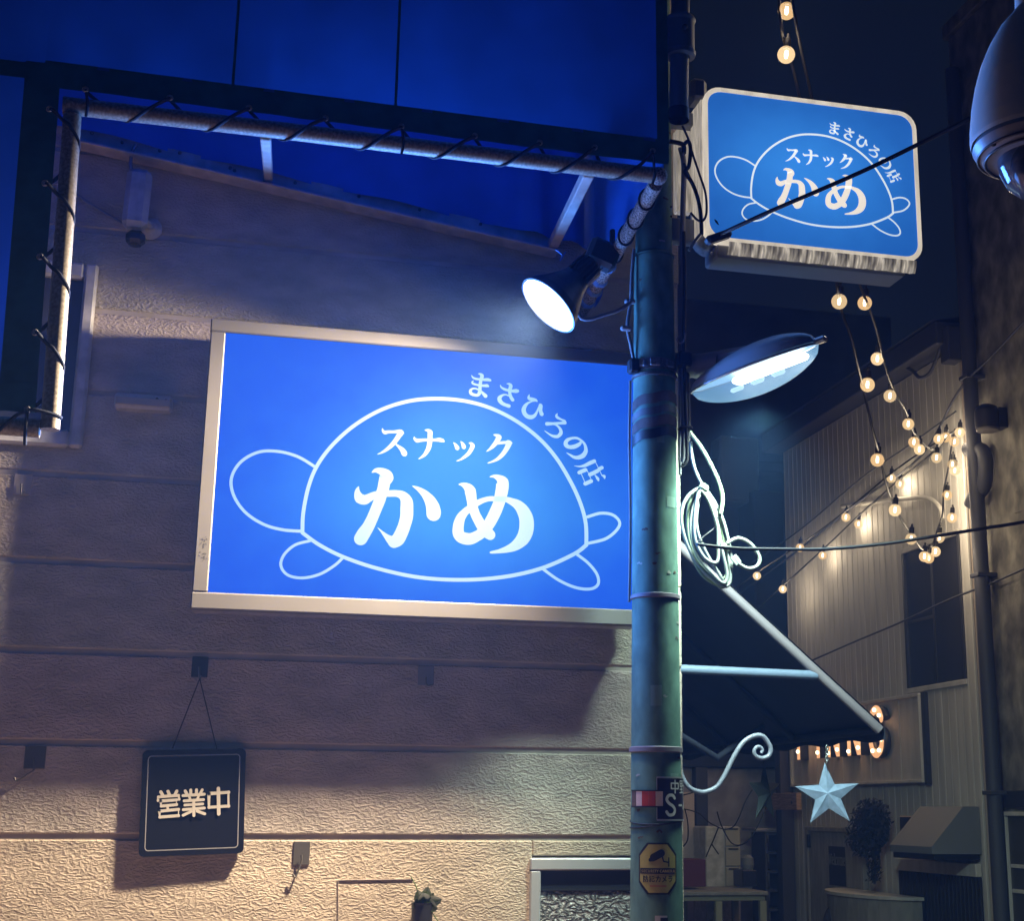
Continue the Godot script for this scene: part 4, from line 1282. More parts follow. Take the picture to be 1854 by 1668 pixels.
func steel_pole() -> void:
	var o := thing("steel_pole", "tall green painted steel utility pole in front of the large sign", "pole", POLE)
	var joint: Vector3 = Vector3(1.937, 4.188, 0.7)
	var b := MB.new()
	var prof := []
	for k in 25:
		var y := joint.y * k / 24.0
		prof.append(Vector2(pole_r(y), y))
	b.lathe(prof, POLE, Vector3.UP, 48)
	part(o, "lower_shaft", b, M.pole)
	b = MB.new()
	prof = [Vector2(pole_r(joint.y) + 0.004, joint.y + 0.001), Vector2(pole_r(joint.y) + 0.004, joint.y + 0.01), Vector2(pole_r(joint.y) - 0.006, joint.y + 0.02), Vector2(0.078, 8.5)]
	b.lathe(prof, POLE, Vector3.UP, 48)
	part(o, "upper_shaft", b, M.pole)
	var y1: float = (Vector3(1.914, 2.544, 0.71)).y
	band(o, "hoop", y1, 0.022, 0.008, M.lilac_pipe)
	y1 = (Vector3(1.911, 1.863, 0.71)).y
	band(o, "hoop", y1, 0.026, 0.009, M.lilac_pipe)
	# buckled steel straps under the lamp
	var ys: float = (Vector3(1.932, 3.636, 0.71)).y
	band(o, "strap", ys, 0.055, 0.006, M.dull_steel)
	band(o, "strap", ys - 0.05, 0.02, 0.009, M.dull_steel)
	for a in [-0.9, -0.25, 0.45]:
		var dir := Vector3(sin(a), 0, cos(a))
		b = MB.new()
		b.box(POLE + Vector3(0, ys, 0) + dir * (pole_r(ys) + 0.010), Vector3(0.05, 0.036, 0.012), 0.005, Basis(Vector3.UP, a))
		part(o, "buckle", b, M.dull_steel)
	b = MB.new()
	b.box(POLE + Vector3(-0.115, ys - 0.01, 0.04), Vector3(0.05, 0.07, 0.06), 0.01)
	part(o, "strap_lug", b, M.black)
	# rusted tape wraps
	var yt: float = (Vector3(1.917, 3.376, 0.71)).y
	var tape := bumpy(grimy(mat(0.12, 0.082, 0.078, 0.75), M.blotch, Vector3(9, 9, 9)), M.fine, 0.2)
	for e in [[0.085, 0.05, tape], [0.025, 0.035, mat(0.09, 0.09, 0.10, 0.6)], [-0.03, 0.05, tape], [-0.085, 0.045, M.black]]:
		b = MB.new()
		var yy: float = yt + e[0]
		var r := pole_r(yy) + 0.004
		var hh: float = e[1]
		b.sheet(func(u: float, w: float) -> Vector3:
			var a := TAU * u
			return POLE + Vector3(sin(a) * r, yy + hh * (w - 0.5) + 0.02 * sin(a + 0.6) + 0.004 * sin(a * 5.0), cos(a) * r), 48, 2, Vector3.ZERO)
		part(o, "tape_wrap", b, e[2])
	# chips, rust and glue left on the paint
	var rgp := RandomNumberGenerator.new()
	rgp.seed = 8
	for k in 26:
		var yy := rgp.randf_range(1.0, 4.9)
		var ang := rgp.randf_range(-1.2, 1.3)
		var ww := rgp.randf_range(0.004, 0.016)
		var pts := []
		for s in 5:
			pts.append(Vector3((s - 2) * ww * 0.4, rgp.randf_range(-0.004, 0.004), rgp.randf_range(0.002, 0.006)))
		part(o, "paint_chip", pole_strokes([pts], ang, yy, pole_r(yy) + 0.0022), mat(0.09, 0.055, 0.035, 0.85) if k % 3 else mat(0.30, 0.32, 0.28, 0.8))
	for e in [[2.05, -0.5, 0.05, 0.09], [2.95, 0.25, 0.06, 0.05], [3.25, -0.2, 0.04, 0.07], [1.72, 0.3, 0.05, 0.04]]:
		part(o, "glue_patch", wrapped(e[1], e[1] + e[2] / 0.11, e[0], e[0] + e[3], pole_r(e[0]) + 0.0018, 5), mat(0.19, 0.31, 0.25, 0.85))
	# black wire loops low on the pole
	for k in 2:
		var ring := []
		var yw: float = (Vector3(1.909, 1.543, 0.71)).y + k * 0.016
		for i in 28:
			var a := TAU * i / 28
			ring.append(POLE + Vector3(cos(a) * (pole_r(yw) + 0.003), yw + 0.016 * cos(a + k), sin(a) * (pole_r(yw) + 0.003)))
		b = MB.new()
		b.tube(ring, 0.0024, 6, true)
		part(o, "wire_loop", b, M.rubber)
	for p in [Vector3(2.008, 4.425, 0.7), Vector3(2.008, 4.376, 0.7)]:
		b = MB.new()
		b.ball(p, 0.006, 8, 6)
		part(o, "bolt", b, M.black)


func on_pole(px: Vector3, lift: float) -> float:   # the angle at which a point stands round the pole
	return asin(clampf((px.x - POLE.x) / (pole_r(px.y) + lift), -1, 1))


func wrapped(a0: float, a1: float, y0: float, y1: float, r: float, seg := 14) -> MB:
	var b := MB.new()
	b.sheet(func(u: float, w: float) -> Vector3: return POLE + Vector3(sin(lerpf(a0, a1, u)) * r, lerpf(y0, y1, w), cos(lerpf(a0, a1, u)) * r), seg, 1, Vector3(sin((a0 + a1) / 2), 0, cos((a0 + a1) / 2)))
	return b


# strokes laid round the pole: (x along the arc, y up, half width) in metres from (a, y)
func pole_strokes(strokes: Array, a: float, y: float, r: float) -> MB:
	var flatb := MB.new()
	for s in strokes:
		var fine_s := []
		if s.size() > 4:
			fine_s = s
		else:
			for k in s.size() - 1:
				var n := maxi(1, int(ceil(Vector2(s[k].x, s[k].y).distance_to(Vector2(s[k + 1].x, s[k + 1].y)) / 0.006)))
				for i in n:
					fine_s.append(s[k].lerp(s[k + 1], float(i) / n))
			fine_s.append(s[s.size() - 1])
		flatb.stroke(fine_s, Transform3D(), Vector2.ONE, false, 5, s.size() > 4)
	var b := MB.new()
	for i in range(0, flatb.v.size(), 3):
		var q := []
		for k in 3:
			var p := flatb.v[i + k]
			var w := a + p.x / r
			q.append(POLE + Vector3(sin(w) * r, y + p.y, cos(w) * r))
		b.flat(q[0], q[1], q[2], Vector3(sin(a), 0, cos(a)))
	return b


func pole_plates() -> void:
	# number plate bent round the pole, facing the alley
	var ya: float = (Vector3(1.948, 1.741, 0.71)).y
	var yb: float = (Vector3(1.947, 1.562, 0.71)).y
	var r := pole_r(yb) + 0.007
	var a0 := -0.20
	var o := thing("number_plate", "dark purple number plate wrapped round the green pole", "sign", POLE + Vector3(0.08, yb, 0.08))
	part(o, "plate", wrapped(a0 - 0.06, a0 + 1.95, yb, ya, r), mat(0.022, 0.014, 0.026, 0.35))
	for e in [[yb - 0.004, yb + 0.003], [ya - 0.003, ya + 0.004]]:
		part(o, "plate_rim", wrapped(a0 - 0.075, a0 + 1.96, e[0], e[1], r + 0.002), M.silver_line)
	part(o, "plate_rim", wrapped(a0 - 0.085, a0 - 0.055, yb, ya, r + 0.002), M.silver_line)
	var white := mat(0.62, 0.60, 0.55, 0.5)
	var yt := ya - 0.037
	var naka := [[Vector3(-0.025, 0.016, 0.003), Vector3(0.025, 0.016, 0.003)], [Vector3(-0.025, -0.012, 0.003), Vector3(0.025, -0.012, 0.003)], [Vector3(-0.025, 0.016, 0.003), Vector3(-0.025, -0.012, 0.003)], [Vector3(0.025, 0.016, 0.003), Vector3(0.025, -0.012, 0.003)], [Vector3(0, 0.031, 0.003), Vector3(0, -0.034, 0.003)]]
	for s in naka:
		for k in s.size():
			s[k] = Vector3(s[k].x * 0.85, s[k].y * 0.82, s[k].z)
	part(o, "letter", pole_strokes(naka, 0.46, yt, r + 0.0015), white)
	var no := [[Vector3(-0.026, 0.024, 0.0022), Vector3(-0.002, 0.024, 0.0022)], [Vector3(-0.026, 0.012, 0.0022), Vector3(-0.002, 0.012, 0.0022)], [Vector3(-0.026, 0.001, 0.0022), Vector3(-0.002, 0.001, 0.0022)], [Vector3(-0.026, 0.024, 0.0022), Vector3(-0.026, 0.001, 0.0022)], [Vector3(-0.002, 0.024, 0.0022), Vector3(-0.002, 0.001, 0.0022)], [Vector3(-0.014, 0.024, 0.0022), Vector3(-0.014, -0.026, 0.0022)], [Vector3(-0.027, -0.012, 0.0022), Vector3(-0.001, -0.012, 0.0022)], [Vector3(-0.029, -0.027, 0.0022), Vector3(0.001, -0.024, 0.0022)], [Vector3(0.006, 0.025, 0.0022), Vector3(0.027, 0.025, 0.0022), Vector3(0.014, 0.012, 0.0022)], [Vector3(0.005, 0.004, 0.0022), Vector3(0.029, 0.004, 0.0022)], [Vector3(0.017, 0.004, 0.0022), Vector3(0.017, -0.030, 0.0022), Vector3(0.009, -0.026, 0.0022)]]
	part(o, "letter", pole_strokes(no, 0.97, yt, r + 0.0015), white)
	var ys := yb + 0.062
	var es := [[Vector3(0.020, 0.030, 0.0065), Vector3(0.008, 0.042, 0.0065), Vector3(-0.012, 0.040, 0.0065), Vector3(-0.021, 0.024, 0.0065), Vector3(-0.010, 0.008, 0.0065), Vector3(0.010, -0.004, 0.0065), Vector3(0.021, -0.020, 0.0065), Vector3(0.012, -0.038, 0.0065), Vector3(-0.010, -0.041, 0.0065), Vector3(-0.022, -0.028, 0.0065)]]
	part(o, "letter", pole_strokes(es, 0.27, ys, r + 0.0015), white)
	part(o, "letter", pole_strokes([[Vector3(-0.012, 0, 0.0045), Vector3(0.012, 0, 0.0045)]], 0.78, ys, r + 0.0015), white)
	part(o, "letter", pole_strokes([[Vector3(0.022, 0.045, 0.006), Vector3(-0.024, -0.012, 0.006), Vector3(0.03, -0.012, 0.006)], [Vector3(0.012, 0.01, 0.006), Vector3(0.012, -0.042, 0.006)]], 1.22, ys, r + 0.0015), white)
	# red and white reflector clip
	var rc: Vector3 = Vector3(1.82, 1.651, 0.7)
	var rr := pole_r(rc.y) + 0.010
	o = thing("reflector_clip", "red and white reflective clip on the left of the green pole", "reflector", POLE + Vector3(-0.08, rc.y - 0.035, 0.08))
	var cols := [mat(0.16, 0.11, 0.11, 0.25, 0.4), mat(0.62, 0.45, 0.40, 0.2), mat(0.42, 0.05, 0.035, 0.25), mat(0.40, 0.06, 0.04, 0.25), mat(0.62, 0.50, 0.45, 0.2)]
	for k in 5:
		part(o, "stripe", wrapped(-1.35 + k * 0.26, -1.35 + (k + 1) * 0.26 - 0.004, rc.y - 0.032, rc.y + 0.032, rr, 3), cols[k])
	for e in [-0.034, 0.034]:
		part(o, "clip_edge", wrapped(-1.37, -0.04, rc.y + e - 0.003, rc.y + e + 0.003, rr + 0.002), M.black)
	# octagonal camera warning sticker
	var sc: Vector3 = Vector3(1.921, 1.359, 0.71)
	r = pole_r(sc.y) + 0.002
	o = thing("warning_sticker", "yellow octagonal camera warning sticker on the green pole", "sticker", POLE + Vector3(0, sc.y - 0.1, r))
	var ac := on_pole(sc, 0.002) + 0.02
	for e in [[0.090, 0.107, 0.0, M.black, "border"], [0.083, 0.100, 0.0014, mat(0.40, 0.32, 0.075, 0.5), "sheet"]]:
		var rx: float = e[0]
		var ry: float = e[1]
		var rad: float = r + e[2]
		var b := MB.new()
		var pc := PackedVector2Array()
		var cut := 0.042
		for p in [[rx - cut, ry], [rx, ry - cut * 1.15], [rx, -ry + cut * 1.15], [rx - cut, -ry], [-rx + cut, -ry], [-rx, -ry + cut * 1.15], [-rx, ry - cut * 1.15], [-rx + cut, ry]]:
			pc.append(Vector2(p[0], p[1]))
		# slices across keep the sticker bent to the pole
		var xs := [-rx, -rx + cut * 0.33, -rx + cut * 0.67, -rx + cut]
		for k in range(1, 8):
			xs.append(lerpf(-rx + cut, rx - cut, k / 8.0))
		xs.append_array([rx - cut, rx - cut * 0.67, rx - cut * 0.33, rx])
		var hy := func(x: float) -> float: return ry - maxf(0.0, absf(x) - (rx - cut)) * 1.15
		for k in xs.size() - 1:
			var q := []
			for s in [[xs[k], 1.0], [xs[k + 1], 1.0], [xs[k + 1], -1.0], [xs[k], -1.0]]:
				var w: float = ac + s[0] / rad
				q.append(POLE + Vector3(sin(w) * rad, sc.y + s[1] * hy.call(s[0]), cos(w) * rad))
			b.quad(q[0], q[1], q[2], q[3], Vector3(sin(ac), 0, cos(ac)))
		part(o, e[4], b, e[3])
	part(o, "name_band", wrapped(ac - 0.080 / r, ac + 0.080 / r, sc.y - 0.022, sc.y + 0.002, r + 0.0022), M.black)
	var icon := [[Vector3(-0.020, 0.046, 0.016), Vector3(0.014, 0.064, 0.016)], [Vector3(-0.034, 0.036, 0.008), Vector3(-0.026, 0.040, 0.012)], [Vector3(0.018, 0.05, 0.003), Vector3(0.024, 0.030, 0.003), Vector3(0.044, 0.026, 0.003)], [Vector3(0.048, 0.044, 0.003), Vector3(0.048, 0.010, 0.003)]]
	part(o, "camera_icon", pole_strokes(icon, ac, sc.y, r + 0.0028), M.black)
	var tx := TextMesh.new()
	var fo := SystemFont.new()
	fo.font_names = PackedStringArray(["Droid Sans"])
	fo.font_weight = 700
	tx.font = fo
	tx.font_size = 24
	tx.pixel_size = 0.00068
	tx.depth = 0.0004
	tx.text = "SECURITY CAMERA"
	var tm := MeshInstance3D.new()
	tm.name = "band_text"
	tm.mesh = tx
	tm.material_override = mat(0.42, 0.33, 0.10, 0.5)
	o.add_child(tm)
	tm.position = POLE + Vector3(sin(ac) * (r + 0.0030), sc.y - 0.010, cos(ac) * (r + 0.0030)) - o.position
	tm.rotation.y = ac
	# the line below: camera for crime prevention
	var w := 0.0018
	var glyphs := [
		[[Vector3(-0.010, 0.012, w), Vector3(-0.010, -0.013, w)], [Vector3(-0.010, 0.011, w), Vector3(-0.004, 0.010, w), Vector3(-0.008, 0.002, w), Vector3(-0.004, -0.004, w)], [Vector3(0.004, 0.013, w), Vector3(0.005, 0.008, w)], [Vector3(-0.002, 0.007, w), Vector3(0.011, 0.007, w)], [Vector3(0.003, 0.007, w), Vector3(0.002, -0.004, w), Vector3(-0.003, -0.012, w)], [Vector3(0.003, 0.0, w), Vector3(0.010, 0.0, w), Vector3(0.009, -0.012, w), Vector3(0.005, -0.011, w)]],
		[[Vector3(-0.004, 0.012, w), Vector3(-0.011, 0.003, w)], [Vector3(-0.010, 0.012, w), Vector3(-0.005, 0.002, w), Vector3(-0.006, -0.012, w), Vector3(-0.010, -0.010, w)], [Vector3(-0.005, 0.002, w), Vector3(-0.011, -0.006, w)], [Vector3(0.001, 0.010, w), Vector3(0.010, 0.010, w), Vector3(0.009, 0.0, w), Vector3(0.006, 0.001, w)], [Vector3(0.001, 0.010, w), Vector3(0.001, -0.010, w), Vector3(0.011, -0.010, w), Vector3(0.011, -0.006, w)]],
		[[Vector3(-0.010, 0.005, w), Vector3(0.009, 0.005, w), Vector3(0.007, -0.011, w), Vector3(0.003, -0.009, w)], [Vector3(0.0, 0.012, w), Vector3(-0.002, 0.0, w), Vector3(-0.009, -0.011, w)]],
		[[Vector3(0.006, 0.011, w), Vector3(0.001, -0.003, w), Vector3(-0.009, -0.012, w)], [Vector3(-0.006, 0.005, w), Vector3(0.008, -0.008, w)]],
		[[Vector3(-0.007, 0.010, w), Vector3(0.007, 0.010, w)], [Vector3(-0.009, 0.003, w), Vector3(0.009, 0.003, w), Vector3(0.005, -0.006, w), Vector3(-0.004, -0.012, w)]],
	]
	for k in 5:
		part(o, "letter", pole_strokes(glyphs[k], ac + (k - 2) * 0.027 / r, sc.y - 0.043, r + 0.0028), M.black)
	part(o, "small_print", wrapped(ac - 0.036 / r, ac + 0.036 / r, sc.y - 0.076, sc.y - 0.068, r + 0.0024), mat(0.40, 0.17, 0.05, 0.5))
	# torn scrap at the foot of the view
	var tc: Vector3 = Vector3(1.887, 1.154, 0.72)
	o = thing("torn_sticker", "torn white and black sticker scrap below the octagonal one", "sticker", POLE + Vector3(0, tc.y - 0.05, 0.12))
	part(o, "paper", wrapped(-0.36, 0.10, tc.y - 0.06, tc.y + 0.012, pole_r(tc.y) + 0.0025, 6), mat(0.5, 0.5, 0.48, 0.6))
	part(o, "print", wrapped(-0.16, 0.12, tc.y - 0.05, tc.y + 0.004, pole_r(tc.y) + 0.004, 5), M.black)


func pole_cables() -> void:
	# conduit with a collar beside the pole top
	var a: Vector3 = Vector3(2.044, 5.774, 0.78)
	var c: Vector3 = Vector3(2.025, 4.903, 0.78)
	var o := thing("cable_guard", "dark conduit with thick collar hanging beside the pole top", "conduit", c)
	var b := MB.new()
	b.tube([a, c], 0.046, 24)
	part(o, "pipe", b, M.sign_grey)
	var cu: Vector3 = Vector3(2.044, 5.393, 0.78)
	var cd: Vector3 = Vector3(2.036, 5.185, 0.78)
	b = MB.new()
	b.lathe([Vector2(0.046, -0.005), Vector2(0.072, 0), Vector2(0.076, 0.02), Vector2(0.070, 0.03), Vector2(0.070, cu.y - cd.y - 0.03), Vector2(0.077, cu.y - cd.y - 0.015), Vector2(0.07, cu.y - cd.y), Vector2(0.046, cu.y - cd.y + 0.004)], cd, Vector3.UP, 28)
	part(o, "collar", b, M.sign_grey)
	b = MB.new()
	b.lathe([Vector2(0.050, -0.06), Vector2(0.050, 0.0), Vector2(0.046, 0.002)], c, Vector3.UP, 24)
	part(o, "end_sleeve", b, M.black)
	b = MB.new()
	b.ball(cu.lerp(cd, 0.4) + Vector3(-0.005, 0, 0.07), 0.014, 10, 8)
	part(o, "bolt", b, M.black)
	# bundle down the right of the pole
	o = thing("cable_bundle", "bundle of grey cables running down the right side of the pole", "cable", Vector3(2.099, 3.208, 0.6))
	var tracks := [
		[Vector3(2.084, 4.78, 0.62), Vector3(2.101, 4.687, 0.62), Vector3(2.093, 4.453, 0.62), Vector3(2.084, 4.108, 0.62), Vector3(2.079, 3.827, 0.62), Vector3(2.085, 3.58, 0.62), Vector3(2.088, 3.283, 0.62), Vector3(2.081, 3.181, 0.62), Vector3(2.065, 3.17, 0.62)],
		[Vector3(2.084, 4.321, 0.66), Vector3(2.084, 4.037, 0.66), Vector3(2.079, 3.759, 0.66), Vector3(2.082, 3.541, 0.66), Vector3(2.088, 3.3, 0.66), Vector3(2.087, 3.188, 0.66), Vector3(2.068, 3.161, 0.66)],
		[Vector3(2.07, 4.05, 0.62), Vector3(2.07, 3.771, 0.62), Vector3(2.07, 3.497, 0.62), Vector3(2.066, 3.281, 0.62), Vector3(2.067, 3.122, 0.62)],
		[Vector3(2.115, 3.726, 0.6), Vector3(2.116, 3.561, 0.6), Vector3(2.119, 3.371, 0.6), Vector3(2.116, 3.29, 0.6)],
	]
	var rs := [0.014, 0.009, 0.008, 0.009]
	for k in tracks.size():
		b = MB.new()
		b.tube(curve(tracks[k], 6), rs[k], 9)
		part(o, "cable", b, M.cable_grey if k % 2 == 0 else M.rubber)
	for e in [[Vector3(2.085, 3.678, 0.64), 0.075], [Vector3(2.087, 3.342, 0.64), 0.02]]:
		b = MB.new()
		b.box(e[0], Vector3(0.062, e[1], 0.06), 0.008)
		part(o, "clip", b, M.black)
	b = MB.new()
	b.tube(curve([Vector3(2.053, 3.786, 0.69), Vector3(2.036, 3.763, 0.69), Vector3(2.047, 3.742, 0.69), Vector3(2.069, 3.755, 0.69), Vector3(2.078, 3.794, 0.69)], 5), 0.004, 6)
	part(o, "wire_tie", b, M.cable_grey)
	# cables on the pole's left
	o = thing("left_cables", "pale cable clipped down the left edge of the green pole", "cable", Vector3(1.837, 3.675, 0.6))
	b = MB.new()
	b.tube(curve([Vector3(1.845, 4.22, 0.62), Vector3(1.834, 4.083, 0.62), Vector3(1.829, 3.957, 0.62), Vector3(1.812, 3.831, 0.62), Vector3(1.829, 3.736, 0.62), Vector3(1.842, 3.669, 0.62)], 6), 0.009, 8)
	part(o, "cable", b, M.cable_grey)
	for p in [Vector3(1.818, 3.946, 0.64), Vector3(1.799, 3.81, 0.64)]:
		b = MB.new()
		b.box(p, Vector3(0.05, 0.022, 0.03), 0.006)
		part(o, "clip", b, M.cable_grey)
	b = MB.new()
	b.tube(curve([Vector3(1.86, 3.596, 0.5), Vector3(1.855, 3.296, 0.5), Vector3(1.86, 2.923, 0.5), Vector3(1.855, 2.534, 0.5)], 6), 0.007, 8)
	lone("thin_conduit", b, M.cable_grey, "thin conduit between the large sign and the pole", "conduit")
	# loops between pole and small sign
	o = thing("sign_leads", "black leads looping between the pole and the small blue sign", "cable", Vector3(2.146, 4.283, 0.7))
	for e in [[[Vector3(2.055, 4.838, 0.74), Vector3(2.085, 4.772, 0.74), Vector3(2.107, 4.693, 0.74), Vector3(2.139, 4.595, 0.74), Vector3(2.169, 4.498, 0.74), Vector3(2.173, 4.398, 0.74), Vector3(2.153, 4.353, 0.74), Vector3(2.125, 4.356, 0.74), Vector3(2.092, 4.389, 0.74)], 0.006], [[Vector3(2.002, 4.768, 0.7), Vector3(2.07, 4.759, 0.7), Vector3(2.075, 4.713, 0.7)], 0.012], [[Vector3(2.066, 4.745, 0.73), Vector3(2.088, 4.765, 0.73), Vector3(2.099, 4.725, 0.73), Vector3(2.09, 4.637, 0.73), Vector3(2.07, 4.6, 0.73), Vector3(2.103, 4.552, 0.73), Vector3(2.13, 4.483, 0.73), Vector3(2.146, 4.399, 0.73), Vector3(2.15, 4.286, 0.73)], 0.010], [[Vector3(2.068, 4.651, 0.72), Vector3(2.09, 4.595, 0.72), Vector3(2.123, 4.53, 0.72), Vector3(2.15, 4.418, 0.72)], 0.006], [[Vector3(2.141, 4.284, 0.74), Vector3(2.113, 4.247, 0.74), Vector3(2.082, 4.193, 0.74)], 0.007]]:
		b = MB.new()
		b.tube(curve(e[0], 6), e[1], 8)
		part(o, "lead", b, M.rubber if e[1] != 0.007 else M.cable_white)
	# hank of spare cable
	o = thing("cable_coil", "hank of pale cable tied beside the pole", "cable", Vector3(2.279, 2.637, 0.45))
	var rg := RandomNumberGenerator.new()
	rg.seed = 12
	var loops := [
		[Vector3(2.225, 3.095, 0.48), Vector3(2.153, 3.056, 0.48), Vector3(2.116, 2.968, 0.48), Vector3(2.134, 2.849, 0.48), Vector3(2.193, 2.734, 0.48), Vector3(2.269, 2.664, 0.48), Vector3(2.329, 2.63, 0.48), Vector3(2.357, 2.662, 0.48), Vector3(2.348, 2.767, 0.48), Vector3(2.316, 2.832, 0.48), Vector3(2.3, 2.911, 0.48), Vector3(2.28, 3.017, 0.48)],
		[Vector3(2.224, 3.104, 0.45), Vector3(2.174, 3.044, 0.45), Vector3(2.156, 2.922, 0.45), Vector3(2.185, 2.791, 0.45), Vector3(2.253, 2.702, 0.45), Vector3(2.321, 2.665, 0.45), Vector3(2.358, 2.72, 0.45), Vector3(2.343, 2.825, 0.45), Vector3(2.317, 2.958, 0.45), Vector3(2.274, 3.064, 0.45)],
		[Vector3(2.202, 3.076, 0.5), Vector3(2.178, 2.968, 0.5), Vector3(2.177, 2.848, 0.5), Vector3(2.223, 2.758, 0.5), Vector3(2.285, 2.74, 0.5), Vector3(2.292, 2.828, 0.5), Vector3(2.288, 2.92, 0.5), Vector3(2.246, 3.038, 0.5)],
		[Vector3(2.24, 3.09, 0.47), Vector3(2.2, 3.001, 0.47), Vector3(2.199, 2.894, 0.47), Vector3(2.241, 2.79, 0.47), Vector3(2.306, 2.688, 0.47), Vector3(2.344, 2.647, 0.47), Vector3(2.367, 2.717, 0.47), Vector3(2.358, 2.836, 0.47), Vector3(2.316, 2.981, 0.47)],
		[Vector3(2.214, 3.097, 0.43), Vector3(2.147, 3.02, 0.43), Vector3(2.14, 2.925, 0.43), Vector3(2.178, 2.794, 0.43), Vector3(2.237, 2.685, 0.43), Vector3(2.336, 2.632, 0.43), Vector3(2.314, 2.668, 0.43)],
		[Vector3(2.227, 3.08, 0.49), Vector3(2.177, 3.009, 0.49), Vector3(2.159, 2.889, 0.49), Vector3(2.19, 2.771, 0.49), Vector3(2.266, 2.683, 0.49), Vector3(2.32, 2.643, 0.49), Vector3(2.338, 2.686, 0.49), Vector3(2.317, 2.791, 0.49), Vector3(2.292, 2.922, 0.49), Vector3(2.255, 3.041, 0.49)],
	]
	for k in loops.size():
		b = MB.new()
		b.tube(curve(loops[k], 7, k != 4), 0.0085, 8, k != 4)
		part(o, "loop", b, [M.cable_white, M.cable_green, M.cable_white][k % 3])
	b = MB.new()
	b.tube(curve([Vector3(2.155, 3.366, 0.5), Vector3(2.21, 3.298, 0.5), Vector3(2.259, 3.215, 0.5), Vector3(2.297, 3.136, 0.5), Vector3(2.318, 3.056, 0.5), Vector3(2.308, 2.975, 0.5)], 6), 0.010, 8)
	part(o, "tail", b, M.cable_green)
	b = MB.new()
	b.tube(curve([Vector3(2.17, 3.325, 0.47), Vector3(2.18, 3.23, 0.47), Vector3(2.202, 3.163, 0.47), Vector3(2.229, 3.111, 0.47)], 6), 0.008, 8)
	part(o, "tail", b, M.cable_white)
	for p in [Vector3(2.225, 3.096, 0.49), Vector3(2.335, 2.815, 0.48)]:
		b = MB.new()
		b.box(p, Vector3(0.045, 0.04, 0.05), 0.012, Basis(Vector3.FORWARD, 0.5))
		part(o, "tie_knot", b, M.cable_green)
	b = MB.new()
	b.tube(curve([Vector3(2.336, 2.832, 0.5), Vector3(2.392, 2.859, 0.5), Vector3(2.453, 2.836, 0.5), Vector3(2.497, 2.777, 0.5), Vector3(2.49, 2.734, 0.5), Vector3(2.445, 2.716, 0.5), Vector3(2.396, 2.735, 0.5), Vector3(2.369, 2.771, 0.5)], 6), 0.010, 8)
	part(o, "loose_loop", b, M.cable_white)
	b = MB.new()
	b.box(Vector3(2.378, 2.754, 0.505), Vector3(0.045, 0.035, 0.006), 0.002, Basis(Vector3.FORWARD, 0.9))
	part(o, "paper_tag", b, M.cable_white)
	b = MB.new()
	b.tube(curve([Vector3(2.191, 2.832, 0.49), Vector3(2.236, 2.871, 0.49), Vector3(2.28, 2.908, 0.49), Vector3(2.298, 2.955, 0.49), Vector3(2.315, 2.972, 0.49)], 5), 0.004, 6)
	part(o, "tie_wire", b, M.rubber)


